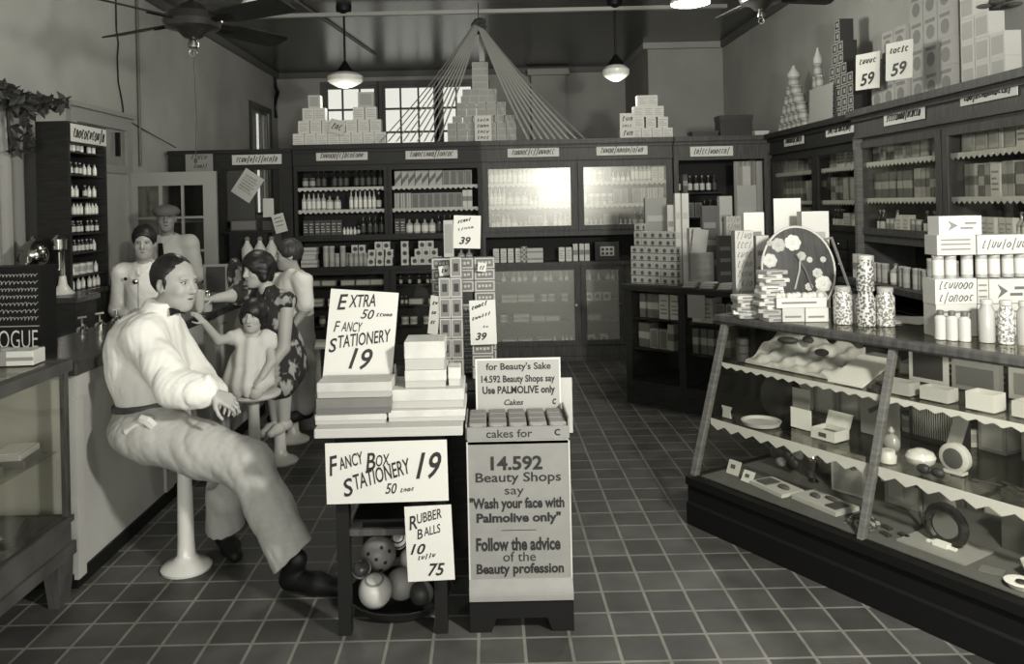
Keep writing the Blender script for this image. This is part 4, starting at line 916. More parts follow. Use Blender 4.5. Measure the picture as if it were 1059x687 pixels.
def price59(u0, v0, u1, v1, X, label):
    a, b = P(u0, (v0+v1)/2, X=X), P(u1, (v0+v1)/2, X=X); w = 0.8*abs(a.y-b.y); h = (v1-v0)/F*((a.y+b.y)/2)
    c = (a+b)/2
    sign('price_sign', label, w, h, frame_at((X, c.y, c.z), -PI/2+0.25, 0, 0.05), lines=[('59', 0, -h*0.22, w*0.62, h*0.34, 0.25, 0.03, 0.1)], scr=[(-w*0.36, w*0.36, h*0.28, h*0.07, 5, 0.005)], cat='card')
price59(887, 55, 908, 92, 2.99, 'price card reading 59 before the dark outlined boxes')
price59(918, 43, 942, 82, 2.93, 'price card reading 59 before the round printed cartons')
CRT = MB().box(-0.085, -0.085, 0, 0.085, 0.085, 0.19)
for s in range(2):
    n = 16
    CRT.prism([(0.05*math.cos(2*PI*i/n), 0.05*math.sin(2*PI*i/n)) for i in range(n)], (0, -0.085, 0.075), (1, 0, 0), (0, 0, 1), (0, -0.0015, 0), 1)
    CRT.box(-0.06, -0.0865, 0.14, 0.06, -0.085, 0.165, 1)
    break
CRT.prism([(0.05*math.cos(2*PI*i/16), 0.05*math.sin(2*PI*i/16)) for i in range(16)], (-0.085, 0, 0.075), (0, -1, 0), (0, 0, 1), (-0.0015, 0, 0), 1)
crt = CRT.mesh('carton', [g(0.27), g(0.14)])
cols = [2, 3, 3, 6, 6, 5]
for i, n in enumerate(cols):
    for r in range(n):
        y = 6.28-0.178*i - (0.0 if r < 3 else 0.0)
        o = obj('carton', crt, None, (3.16 if i < 3 else 3.19, y, T+r*0.191), (0, 0, -PI/2)); tag(o, 'pale carton with round print, %s column from the corner, %s up' % (nth(i), nth(r)), 'box', 'round printed cartons on the right case')
PKT = MB().box(-0.07, -0.05, 0, 0.07, 0.05, 0.15).box(-0.055, -0.0515, 0.02, 0.055, -0.05, 0.13, 1).mesh('packet', [g(0.42), g(0.3)])
for i in range(3):
    for r in range(4 - i if i else 4):
        o = obj('packet', PKT, None, (3.17, 5.17-0.15*i, T+r*0.151), (0, 0, -PI/2)); tag(o, 'pale packet beside the tallest cartons, %s column, %s up' % (nth(i), nth(r)), 'box', 'pale packets on the right case')
# ================================================================== TABLE IN THE MIDDLE
TX0, TX1, TY0, TY1, TZt = P(324, 443, Y=3.14).x, P(482, 443, Y=3.14).x-0.014, 3.14, 3.9, 0.832
t = thing('display_table', 'narrow dark legged table piled with stationery boxes', 'table', (0, 0, 0))
obj('tabletop', MB().cbox(TX0, TY0, TZt-0.035, TX1, TY1, TZt, 0.005), t, mats=[mat('table_top_paint', 0.38, 0.5)])
lx0, lx1 = P(349, 600, Y=3.18).x, P(449, 600, Y=3.18).x
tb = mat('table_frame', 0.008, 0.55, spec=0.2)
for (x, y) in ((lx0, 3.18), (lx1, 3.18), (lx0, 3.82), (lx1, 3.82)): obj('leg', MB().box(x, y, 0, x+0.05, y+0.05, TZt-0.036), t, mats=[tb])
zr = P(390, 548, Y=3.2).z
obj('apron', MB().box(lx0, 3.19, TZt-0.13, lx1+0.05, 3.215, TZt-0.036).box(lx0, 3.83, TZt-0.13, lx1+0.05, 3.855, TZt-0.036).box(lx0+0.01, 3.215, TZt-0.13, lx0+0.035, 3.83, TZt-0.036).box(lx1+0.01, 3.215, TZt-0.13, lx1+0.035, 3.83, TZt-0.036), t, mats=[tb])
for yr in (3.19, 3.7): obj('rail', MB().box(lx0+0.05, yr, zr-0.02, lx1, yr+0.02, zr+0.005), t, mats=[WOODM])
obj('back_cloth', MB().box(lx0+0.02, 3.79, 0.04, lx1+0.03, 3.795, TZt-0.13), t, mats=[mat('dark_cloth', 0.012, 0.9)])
bcx, bcy = (lx0+lx1+0.05)/2, 3.45
bk_ = MB().lathe([(0.12, 0.001), (0.19, 0.008), (0.222, 0.045), (0.228, 0.052), (0.22, 0.054), (0.185, 0.018), (0.11, 0.008)], 28, c=(0, 0, 0), caps=True)
o = obj('tray_bowl', bk_, None, (bcx, bcy, 0.001), mats=[WOOD]); tag(o, 'wide shallow dark bowl of rubber balls under the table', 'bowl')
# rubber balls
def ball(u, v, Y, r, label, mm, extra=None):
    c = P(u, v, Y=Y); o = obj('rubber_ball', MB().ell((0, 0, 0), (r, r, r), 28, 18), None, c, mats=[mm]); tag(o, label, 'ball', 'rubber balls under the table')
    if extra: extra(o, r)
    return o
def spots(o, r):
    b = MB()
    for (a, e) in ((-1.57, 0.1), (-1.05, -0.15), (-2.1, 0.35), (-1.3, -0.65), (-2.0, -0.45), (-1.2, 0.7), (-0.7, 0.4), (-2.6, -0.1)):
        d = Vector((math.cos(a)*math.cos(e), math.sin(a)*math.cos(e), math.sin(e))); x = d.orthogonal().normalized(); y = d.cross(x)
        b.prism([(0.008*math.cos(k*PI/5), 0.008*math.sin(k*PI/5)) for k in range(10)], d*(r-0.002), x, y, d*0.003)
    obj('spot', b, o, mats=[INK]); o.children[0]['kind'] = 'stuff'
def rings(o, r, tilt=0.0, es=((0.9, 1.08), (-0.2, -0.05)), m=INKG):
    b = MB()
    for e0, e1 in es: b.lathe([(1.006*r*math.cos(e), 1.006*r*math.sin(e)) for e in (e0, (e0+e1)/2, e1)], 24, caps=False)
    b.xf(Matrix.Rotation(tilt, 4, 'X')); obj('painted_ring', b, o, mats=[m])
ball(391.5, 573, 3.47, 0.075, 'pale rubber ball with dark spots at the top of the heap', mat('ball_grey', 0.2, 0.45), spots)
ball(374, 589, 3.36, 0.042, 'small shiny dark rubber ball with a pale stripe, left of heap', mat('ball_dark', 0.05, 0.2), lambda o, r: rings(o, r, 0.9, ((0.2, 0.5),), g(0.4)))
ball(388, 611, 3.30, 0.069, 'pale rubber ball with painted rings, front of the heap', mat('ball_pale', 0.4, 0.3), lambda o, r: rings(o, r, 0.35, ((0.95, 1.1), (-0.45, -0.36))))
ball(415, 604, 3.42, 0.066, 'plain grey rubber ball right of the ringed ball', mat('ball_mid', 0.22, 0.5))
ball(412, 560, 3.52, 0.036, 'small striped rubber ball behind the heap, beside the price card', mat('ball_stripe', 0.35, 0.4), lambda o, r: rings(o, r, 0.6, ((0.0, 0.3), (0.7, 0.9), (-0.6, -0.35)), INK))
ball(427, 580, 3.55, 0.062, 'grey rubber ball half behind the price card', mat('ball_grey', 0.2, 0.45))
ball(436, 614, 3.36, 0.05, 'dark rubber ball at the right of the bowl', mat('ball_dark2', 0.03, 0.5))
sh = MB().box(lx0+0.052, 3.26, 0, lx1-0.002, 3.70, 0.012); p = P(375, 548, Y=3.4)
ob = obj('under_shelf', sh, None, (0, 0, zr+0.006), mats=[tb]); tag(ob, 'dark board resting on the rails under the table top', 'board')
o = obj('rubber_ball', MB().ell((0, 0, 0.085), (0.085, 0.085, 0.085), 24, 16), None, (P(372, 535, Y=3.45).x, 3.45, zr+0.019), mats=[mat('ball_black', 0.012, 0.4)]); tag(o, 'black rubber ball on the board above the bowl', 'ball', 'rubber balls under the table')
# stationery signs
def psign(name, label, u0, v0, u1, v1, Y, roll=0.0, lean=0.0, lines=(), scrs=(), base=PAPER, th=0.004, yaw=0.0, bend=0):
    """card filling a pixel box at depth Y; lettering boxes given in pixels too"""
    k = Y/F; c = P((u0+u1)/2, (v0+v1)/2, Y=Y); w, h = (u1-u0)*k, (v1-v0)*k
    uc, vc = (u0+u1)/2, (v0+v1)/2
    L = [(s, (a+b)/2*k-uc*k, vc*k-(c_+d)/2*k, (b-a)*k, (d-c_)*k, *r) for (s, a, c_, b, d, *r) in lines]
    S = [(a*k-uc*k, b*k-uc*k, vc*k-v_*k, am*k, n, r, -0.002, 0, None, sl) for (a, b, v_, am, n, r, sl) in scrs]
    return sign(name, label, w, h, frame_at(c, yaw, lean, roll), L, S, base, th=th)
psign('stationery_sign', 'large white placard offering extra fancy stationery, leaning on the boxes', 337.5, 301, 408.5, 399, 3.40, 0.085, -0.16,
      lines=[('E', 345, 306, 357, 322, 0.3, 0.015, 0.1), ('XTRA', 357, 305, 385, 318, 0.3, 0.012, 0.1), ('50', 371, 320, 385, 330, 0.3, 0.01), ('F', 344, 334, 351, 345, 0.3, 0.005, 0.05), ('ANCY', 352, 334, 374, 344, 0.3, 0.008, 0.03), ('S', 340, 352, 350, 366, 0.3, 0.015, 0.2), ('TATIONERY', 350, 343.5, 405, 356.5, 0.3, 0.012, 0.19), ('19', 363, 360, 387, 382, 0.3, 0.015)],
      scrs=[(387, 404, 325, 1.6, 5, 0.0022, 0.06)])
o = psign('stationery_sign', 'wide white placard for fancy box stationery on the front of the table', 337, 457, 463, 520, 3.115, -0.01, 0.0,
      lines=[('F', 339, 470, 351, 490, 0.35, 0.015, 0.2), ('ANCY', 350, 469, 377, 482, 0.3, 0.012, 0.25), ('B', 378, 468, 389, 486, 0.3, 0.015, 0.1), ('OX', 389, 470, 404, 482, 0.3, 0.01, 0.1), ('S', 353, 494, 366, 512, 0.3, 0.015, 0.3), ('TATIONERY', 365, 482, 426, 498, 0.3, 0.012, 0.27), ('19', 430, 469, 457, 497, 0.35, 0.015), ('50', 398, 500, 410, 511, 0.3, 0.01)],
      scrs=[(413, 428, 508, 1.8, 4, 0.002, 0.1)])
psign('price_sign', 'tall white placard for rubber balls hung on the table leg', 420, 523.5, 468.5, 601, 3.10, -0.03, 0,
      lines=[('R', 423, 533, 432, 547, 0.35, 0.015, 0.2), ('UBBER', 432, 529, 458, 539, 0.35, 0.008, 0.2), ('B', 431, 547, 438, 557, 0.35, 0.01, 0.2), ('ALLS', 438, 544, 457, 553, 0.35, 0.008, 0.2), ('10', 424, 562, 440, 573, 0.35, 0.02), ('75', 441, 583, 459, 596, 0.3, 0.02)],
      scrs=[(431, 450, 577, 2, 5, 0.002, 0.15)])
# stationery boxes on the table
def tbox(u0, u1, z, h, Y, d, v, label, lip=True, yaw=0.0, name='stationery_box', v2=None):
    x0, x1 = P(u0, 420, Y=Y).x, P(u1, 420, Y=Y).x; w = x1-x0
    t = thing(name, label, 'box', ((x0+x1)/2, Y+d/2, z), (0, 0, yaw), 'stationery boxes on the table')
    obj('tray', MB().box(-w/2+0.003, -d/2+0.003, 0, w/2-0.003, d/2-0.003, h*0.45), t, mats=[g(v2 or v*0.8)])
    obj('lid', MB().cbox(-w/2, -d/2, h*0.4, w/2, d/2, h, 0.003), t, mats=[mat('box_lid_%03d' % round(v*1000), v, 0.55, noise=0.1, scale=12)])
    return t
zt = TZt+0.001
tbox(325, 399, zt, 0.042, 3.20, 0.2, 0.42, 'pale stationery box at the bottom of the left stack')
tbox(326, 404, zt+0.043, 0.062, 3.19, 0.2, 0.13, 'dark patterned stationery box in the left stack', yaw=0.02)
tbox(327.5, 405, zt+0.106, 0.06, 3.2, 0.15, 0.4, 'pale stationery box topping the left stack, under the large placard')
tbox(401, 481, zt, 0.045, 3.22, 0.28, 0.45, 'long white stationery box at the bottom of the middle stack')
tbox(403, 480, zt+0.046, 0.075, 3.25, 0.26, 0.44, 'long white stationery box second in the middle stack')
tbox(419, 462, zt+0.122, 0.07, 3.28, 0.2, 0.46, 'white box third up in the middle stack')
tbox(419, 461, zt+0.193, 0.115, 3.29, 0.18, 0.47, 'deep white box topping the middle stack')
tbox(464, 477, zt+0.122, 0.075, 3.3, 0.1, 0.5, 'small pale box beside the deep white box')
o = obj('paste_bottle', MB().lathe([(0.013, 0), (0.013, 0.13), (0.007, 0.15), (0.006, 0.185), (0.002, 0.19)], 12), None, (P(409, 400, Y=3.44).x, 3.44, zt), mats=[g(0.4)]); tag(o, 'slim pale bottle standing behind the large placard', 'bottle')
# tower of soap packets
SP = MB().box(-0.054, -0.035, 0, 0.054, 0.035, 0.058)
for (a, b, c, d) in ((-0.05, 0.003, 0.05, 0.009), (-0.05, 0.049, 0.05, 0.055), (-0.05, 0.009, -0.044, 0.049), (0.044, 0.009, 0.05, 0.049)): SP.box(a, -0.036, b, c, -0.035, d, 1)
for k in range(4): SP.box(-0.034+0.018*k, -0.0362, 0.022+0.003*(k % 2), -0.022+0.018*k, -0.035, 0.036, 1)
sp = SP.mesh('soap_packet', [g(0.115), g(0.36)])
zt2 = 0.833; YT = 4.12; gap_shade = MB().box(-0.045, -0.03, 0, 0.045, 0.035, 0.058).mesh('soap_packet', [g(0.012)])  # near-black block paints the shade of a gap between packets
o = obj('pedestal', MB().box(-0.36, 3.96, 0, 0.06, 4.24, 0.79).box(-0.38, 3.93, 0.79, 0.08, 4.26, 0.832), None, mats=[WOOD]); tag(o, 'dark pedestal carrying the tower of soap packets behind the table', 'pedestal')
pu0, pu1 = 447, 513; x0, x1 = P(pu0, 320, Y=YT).x, P(pu1, 320, Y=YT).x
nr = int((P(480, 258, Y=YT).z-zt2)/0.0595)
for r in range(nr):
    for c in range(3):
        o = obj('soap_packet', sp if (r, c) != (nr-4, 1) else gap_shade, None, (x0+(x1-x0)*(c+0.5)/3, YT+0.04, zt2+r*0.0595)); tag(o, ('grey soap packet in the tower back wall, %s row up, %s from left' if (r, c) != (nr-4, 1) else 'dark block for the shaded gap in the tower, %s row up, %s from left') % (nth(r), nth(c)), 'packet', 'soap packets in the tower on the table')
SPV = MB().box(-0.03, -0.03, 0, 0.03, 0.03, 0.1)
for (a, b, c, d) in ((-0.027, 0.003, 0.027, 0.008), (-0.027, 0.092, 0.027, 0.097), (-0.027, 0.008, -0.022, 0.092), (0.022, 0.008, 0.027, 0.092)): SPV.box(a, -0.031, b, c, -0.03, d, 1)
SPV.box(-0.012, -0.031, 0.03, 0.012, -0.03, 0.07, 2)
spv = SPV.mesh('soap_packet', [g(0.16), g(0.4), g(0.02)])
Yf = 4.02
for cix, (u, n) in enumerate(((461, 5), (473, 6))):
    for r in range(n):
        o = obj('soap_packet', spv, None, (P(u, 340, Y=Yf).x, Yf, zt2+r*0.101)); tag(o, 'upright soap packet before the tower, %s column, %s up' % (nth(cix), nth(r)), 'packet', 'upright soap packets before the tower')
for r in range(4):
    o = obj('soap_packet', sp, None, (P(499, 340, Y=Yf).x, Yf+0.0, zt2+r*0.0595)); tag(o, 'grey soap packet behind the small price card, %s up' % nth(r), 'packet', 'soap packets in the tower on the table')
psign('price_sign', 'white price card reading 39 standing on top of the soap tower', 469, 223, 497, 257, 4.14, 0.04, -0.05, lines=[('39', 475, 245, 487, 253, 0.3, 0.03)], scrs=[(473, 487, 230, 1.5, 5, 0.003, 0.25), (473, 490, 238, 1.0, 5, 0.002, 0.2)])
psign('price_sign', 'white price card reading 39 on the front of the soap tower', 486, 310.5, 513, 356.5, 3.95, -0.02, 0, lines=[('39', 491, 344, 503, 352, 0.3, 0.03)], scrs=[(488, 505, 319, 1.6, 5, 0.003, 0.35), (488, 508, 330, 1.4, 6, 0.003, 0.3), (499, 505, 338, 1, 2, 0.002, 0)])
psign('price_sign', 'narrow white card turned edgeways at the left of the soap tower', 443.5, 306, 454.5, 346, 4.0, 0.12, 0, scrs=[(446, 452, 314, 1.6, 2, 0.003, 0.2), (446, 451, 324, 1.6, 2, 0.003, 0.2), (446, 451, 334, 1.6, 2, 0.003, 0.2)], yaw=-0.3)
psign('price_tag_sign', 'small white tag on the upper left of the soap tower', 454, 275, 465, 285, 4.05, -0.15, 0, scrs=[(456, 463, 280, 2, 2, 0.003, 0)])
psign('price_tag_sign', 'small white tag on the upper right of the soap tower', 494, 272, 503, 281, 4.09, 0.1, 0, scrs=[(496, 501, 277, 1.6, 2, 0.003, 0)])
o = obj('tall_packet', MB().box(-0.025, 0, 0, 0.025, 0.05, 0.19).box(-0.02, -0.001, 0.02, 0.02, 0, 0.17, 1), None, (P(464, 240, Y=4.16).x, 4.135, zt2+nr*0.0595+0.002), mats=[g(0.3), g(0.2)]); tag(o, 'tall narrow packet on the tower, left of the upper price card', 'packet')
# ================================================================== SOAP DISPLAY STAND
YB_ = 3.17
sx0, sx1 = P(484, 550, Y=YB_).x, P(592, 550, Y=YB_).x; sw = sx1-sx0; scx = (sx0+sx1)/2
zp1, zp0 = P(538, 457, Y=YB_).z, P(538, 622, Y=YB_).z
t = thing('soap_display_stand', 'printed floor stand of soap bars with wooden feet, front of the aisle', 'display stand', (scx, YB_, 0))
SG = mat('stand_print_grey', 0.2, 0.6, noise=0.05, scale=20); SGL = mat('stand_border', 0.42, 0.6)
pf = [(0, zp1), (0, zp0+0.075)] + [(-0.03*math.sin(k*PI/2/6)-0.0, zp0+0.075-0.065*k/6-0.0) for k in range(1, 7)] + [(-0.030, zp0), (0.25, zp0), (0.25, zp1)]
pf = [(a+0.03, b) for a, b in pf]
obj('front_panel', MB().prism(pf, (-sw/2, 0, 0), (0, 1, 0), (0, 0, 1), (sw, 0, 0)), t, mats=[SG])
bd = MB(); e = 0.0285
for (a, b) in ((-sw/2, -sw/2+0.006), (sw/2-0.006, sw/2)): bd.box(a, e, zp0+0.075, b, e+0.002, zp1)
bd.box(-sw/2, e, zp1-0.006, sw/2, e+0.002, zp1)
obj('border', bd, t, mats=[SGL])
ft = MB(); ft.prism([(-sw/2, 0), (-sw/2, zp0), (sw/2, zp0), (sw/2, 0), (sw/2-0.085, 0), (sw/2-0.105, 0.055), (-sw/2+0.105, 0.055), (-sw/2+0.085, 0)], (0, 0.012, 0), (1, 0, 0), (0, 0, 1), (0, 0.025, 0))
ft.prism([(-sw/2, 0), (-sw/2, zp0), (sw/2, zp0), (sw/2, 0), (sw/2-0.085, 0), (sw/2-0.105, 0.055), (-sw/2+0.105, 0.055), (-sw/2+0.085, 0)], (0, 0.25, 0), (1, 0, 0), (0, 0, 1), (0, 0.025, 0))
ft.box(-sw/2, 0.037, 0.07, -sw/2+0.02, 0.25, zp0).box(sw/2-0.02, 0.037, 0.07, sw/2, 0.25, zp0)
obj('foot_bracket', ft, t, mats=[mat('dark_feet', 0.006, 0.55, spec=0.2)])
k = YB_/F; uc = 538
def PX(u, v): return (u-uc)*k, P(uc, v, Y=YB_).z
L = MB()
for (s, u0, v0, u1, v1, bold) in (('14.592', 509, 474, 563, 489, 0.03), ('Beauty Shops', 493, 491, 582, 504, 0.012), ('say', 523, 508, 543, 517, 0.0), ('"Wash your face with', 486, 517, 585, 532, 0.035), ('Palmolive only"', 493, 533, 581, 546, 0.035), ('Follow the advice', 492, 559, 580, 573, 0.035), ('of the', 520, 574, 554, 584, 0.0), ('Beauty profession', 492, 586, 583, 600, 0.03)):
    x, z = PX((u0+u1)/2, (v0+v1)/2); put_text(L, s, x, z, (u1-u0)*k, (v1-v0)*k, 0.0, bold, y=e-0.0006)
x, z = PX(537, 551.5); L.box(x-0.07, e-0.0008, z-0.001, x+0.07, e, z+0.001)
obj('lettering', L, t, mats=[INK])
# soap tray and front lip
zl0, zl1 = zp1+0.002, P(538, 443, Y=YB_).z
obj('front_lip', MB().box(-sw/2+0.004, 0.02, zl0, sw/2-0.006, 0.027, zl1), t, mats=[SG])
L = MB()
for (s, u0, v0, u1, v1) in (('cakes for', 505, 445.5, 553, 454), ('c', 576, 446, 582, 453)):
    x, z = PX((u0+u1)/2, (v0+v1)/2); put_text(L, s, x, z, (u1-u0)*k, (v1-v0)*k, 0.0, 0.01, y=0.019)
obj('lip_lettering', L, t, mats=[INK])
obj('tray_side', MB().box(-sw/2-0.002, 0.03, zl0, -sw/2+0.004, 0.28, zl1+0.01), t, mats=[SG]); obj('tray_side', MB().box(sw/2-0.006, 0.03, zl0, sw/2, 0.28, zl1+0.03), t, mats=[SG])
CK = MB().cbox(-0.036, -0.036, 0, 0.036, 0.036, 0.03, 0.006).box(-0.02, -0.0365, 0.004, 0.02, -0.036, 0.022, 1).mesh('soap_bar', [g(0.17), g(0.24)])
zc = zl0+0.002
obj('tray_floor', MB().box(-sw/2+0.004, 0.03, zl0-0.02, sw/2-0.006, 0.28, zl0), t, mats=[SG])
ck0 = PR
for row in range(3):
    for c in range(5):
        for lay in range(2):
            o = obj('soap_bar', CK, None, (scx-sw/2+0.048+c*(sw-0.09)/4-0.002, YB_+0.072+0.076*row, zc+0.031*lay+(0.012*row if lay else 0.0)*0)); tag(o, 'wrapped soap bar in the stand, %s layer, %s row back, %s from left' % (('lower', 'upper')[lay], nth(row), nth(c)), 'soap', 'soap bars in the display stand')
YH = YB_+0.29
o = psign('header_sign', 'printed header card standing behind the soap bars', 492, 370.5, 580, 432, YH, 0.0, 0.0, base=mat('header_grey', 0.30, 0.6),
      lines=[("for Beauty's Sake", 503, 375, 570, 384.5, 0, 0.02), ('14.592 Beauty Shops say', 498, 388, 574, 397.5, 0, 0.025), ('Use PALMOLIVE only', 499, 399, 574, 409.5, 0, 0.03), ('Cakes', 521, 413, 541, 419, 0.3, 0.02), ('c', 571, 413, 575, 419, 0.2, 0.02)])
hw, hh = 88*YH/F, 61.5*YH/F
obj('border', MB().box(-hw/2, -0.001, hh/2-0.008, hw/2, 0, hh/2).box(-hw/2, -0.001, -hh/2, -hw/2+0.007, 0, hh/2-0.008).box(hw/2-0.007, -0.001, -hh/2, hw/2, 0, hh/2-0.008), o, mats=[PAPER])
psign('folder_sign', 'pale notched card standing behind the header card of the soap stand', 566, 391, 592, 448, YH+0.04, 0.0, 0.0, base=mat('folder_grey', 0.38, 0.6), th=0.006)
# ================================================================== LEFT SIDE GOODS
# black printed tin case with big letters on the counter end
p = P(0, 366, Z=CZ+0.002); YV = 3.78
a, b = P(-14, 366, Y=YV), P(41, 275, Y=YV); w = b.x-a.x; h = b.z-CZ-0.003
t = thing('magazine_case', 'black ornamented case lettered VOGUE in white, standing on the counter end', 'case', ((a.x+b.x)/2, YV, CZ+0.001))
obj('case_body', MB().box(-w/2, 0, 0, w/2, 0.14, h), t, mats=[BLACK])
L = MB(); put_text(L, 'VOGUE', 0, h*0.19, w*0.88, 0.085, 0.0, -0.008, y=-0.002); obj('lettering', L, t, mats=[PAPER])
O = MB()
for z0, rr in ((0.33, 0.004), (0.06, 0.003)): O.box(-w*0.47, -0.003, h*z0, w*0.47, 0, h*z0+rr)
for k in range(0):
    for (zz, am) in ((0.45, 0.014), (0.58, 0.01), (0.68, 0.016), (0.8, 0.012), (0.9, 0.014)):
        x = -w*0.42+w*0.84*k/8
        O.tube([(x+am*math.cos(q_*0.9)*(1-q_/9), -0.002, h*zz+am*math.sin(q_*0.9)*(1-q_/9)) for q_ in range(8)], 0.002, 4)
for zz in (0.42, 0.5, 0.58, 0.66, 0.74, 0.82, 0.9): scribble_loops(O, -w*0.45, w*0.45, h*zz, 0.010, 11+int(zz*20) % 5, 0.0018, -0.003)
obj('ornament', O, t, mats=[mat('silver_print', 0.28, 0.5)])
# box of candy in front of it on the showcase
p0 = P(16, 385, Z=sz+0.001)
t = thing('candy_box', 'pale ribboned candy box lying on the left showcase', 'box', (P(8, 386, Y=3.46).x, 3.47, sz+0.001), (0, 0, 0.06))
obj('box_body', MB().cbox(-0.13, -0.06, 0, 0.13, 0.05, 0.06, 0.004), t, mats=[g(0.5)])
obj('ribbon', MB().box(-0.13, -0.062, 0.02, 0.13, -0.06, 0.035).box(-0.02, -0.0615, 0, 0.02, -0.0605, 0.06).ell((0, -0.03, 0.066), (0.05, 0.012, 0.01), 10, 6).ell((0, -0.03, 0.066), (0.012, 0.04, 0.01), 10, 6), t, mats=[g(0.2)])
p0 = P(12, 372, Y=3.46)
# goods on the shelf of the left showcase
for i, (x, y, z, ww, dd, hh, v, rz_) in enumerate(((-2.0, 3.36, 0.661, 0.15, 0.2, 0.03, 0.08, 0.2), (-2.0, 3.36, 0.692, 0.13, 0.18, 0.025, 0.3, 0.1), (-2.03, 3.1, 0.661, 0.16, 0.2, 0.035, 0.1, -0.1), (-2.03, 3.1, 0.697, 0.14, 0.18, 0.02, 0.35, 0.15), (-2.0, 2.85, 0.661, 0.15, 0.19, 0.04, 0.2, 0.1), (-2.05, 3.3, 0.372, 0.2, 0.25, 0.025, 0.03, 0.3), (-2.0, 3.02, 0.372, 0.2, 0.2, 0.03, 0.05, -0.2))):
    o = obj('flat_case', MB().cbox(-ww/2, -dd/2, 0, ww/2, dd/2, hh, 0.004).box(-ww/2+0.012, -dd/2+0.012, hh, ww/2-0.012, dd/2-0.012, hh+0.002, 1), None, (x, y, z), (0, 0, rz_), mats=[g(v), g(min(0.5, v*2.5))])
    tag(o, ['dark flat case on the glass shelf of the left showcase, farthest', 'pale flat case on the farthest dark case in the left showcase', 'dark flat case, second along the left showcase shelf', 'pale flat case on the second dark case of the left showcase', 'grey flat case nearest on the left showcase shelf', 'black tray on the floor of the left showcase, farther', 'black tray on the floor of the left showcase, nearer'][i], 'case')
for i, (x, y) in enumerate(((-1.98, 3.2), (-2.02, 2.95))):
    o = obj('glass_stopper', MB().lathe([(0.012, 0), (0.022, 0.012), (0.022, 0.03), (0.008, 0.045)], 12), None, (x, y, 0.405 if i else 0.372+0.001), mats=[CHROME]); tag(o, 'shiny knob shaped trinket in the left showcase, %s' % ('on the nearer tray' if i else 'between the black trays'), 'trinket')
# drink mixer and urn on the back bar
t = thing('drink_urn', 'nickel ball shaped drink urn standing on the back bar', 'urn', (P(36, 306, Y=5.56).x, 5.56, 1.129))
s_ = 830/5.56; zc = P(36, 264, Y=5.56).z-1.129
obj('column', MB().lathe([(0.045, 0), (0.05, 0.008), (0.028, 0.02), (0.026, zc-0.1), (0.04, zc-0.08)], 18), t, mats=[CHROME])
obj('ball_tank', MB().ell((0, 0, zc), (0.098, 0.098, 0.105), 26, 18), t, mats=[mat('dull_nickel', 0.28, 0.18, metal=1.0)])
obj('lid_knob', MB().lathe([(0.012, zc+0.1), (0.02, zc+0.115), (0.008, zc+0.13)], 12), t, mats=[CHROME])
obj('spigot', MB().tube([(0.02, -0.09, zc-0.05), (0.03, -0.14, zc-0.05), (0.03, -0.15, zc-0.09)], 0.01, 8).tube([(0.03, -0.13, zc-0.045), (0.03, -0.13, zc-0.005)], 0.006, 6), t, mats=[CHROME])
for sx in (-1, 1): obj('handle', MB().tube([(sx*0.09, 0, zc+0.05), (0.02+sx*0.06, -0.1, zc+0.04), (sx*0.09, -0.05, zc-0.03), (sx*0.095, 0, zc-0.05)], 0.007, 8), t, mats=[CHROME])
t = thing('drink_mixer', 'drink mixer with a white flared foot beside the nickel urn', 'mixer', (P(65, 302, Y=5.64).x, 5.64, 1.129))
obj('foot', MB().lathe([(0.075, 0), (0.08, 0.008), (0.055, 0.03), (0.03, 0.07), (0.022, 0.13)], 20), t, mats=[PORC])
obj('arm', MB().tube([(0, 0, 0.13), (0, 0.0, 0.3), (0.0, -0.02, 0.33)], 0.016, 8), t, mats=[CHROME])
obj('motor_head', MB().lathe([(0.02, 0.3), (0.045, 0.32), (0.048, 0.39), (0.02, 0.42)], 16, c=(0.005, -0.04, 0)), t, mats=[CHROME])
obj('spindle', MB().tube([(0.005, -0.05, 0.3), (0.005, -0.05, 0.18)], 0.005, 6).lathe([(0.012, 0.176), (0.012, 0.182)], 10, c=(0.005, -0.05, 0)), t, mats=[CHROME])
o = obj('folded_paper', MB().prism([(-0.1, 0), (0.12, 0.0), (0.02, 0.19), (-0.13, 0.17)], (0, 0, 0), (1, 0, 0), (0, 0.12, 1), (0, 0.006, 0)), None, (P(8, 292, Y=5.5).x, 5.49, 1.205-0.075), mats=[PAPER2]); tag(o, 'pale folded paper leaning beside the nickel urn at the left edge', 'paper')
# syrup pumps at the back of the counter
for i, u in enumerate((88, 97, 106)):
    x = P(u, 345, Z=CZ).x
    t = thing('syrup_pump', 'syrup pump with a white handle on the counter, %s from left' % nth(i), 'pump', (-2.24+0.02*i, 4.42+0.16*i, CZ+0.001), group='syrup pumps on the soda counter')
    obj('jar_base', MB().lathe([(0.028, 0), (0.03, 0.03), (0.02, 0.04)], 14), t, mats=[CHROME])
    obj('plunger', MB().tube([(0, 0, 0.04), (0, 0, 0.09)], 0.005, 6), t, mats=[CHROME])
    obj('handle', MB().tube([(-0.022, 0, 0.09), (0.022, 0, 0.096)], 0.006, 8), t, mats=[PORC])
    obj('spout', MB().tube([(0, 0, 0.045), (0.03, -0.03, 0.055), (0.045, -0.045, 0.03)], 0.006, 6), t, mats=[CHROME])
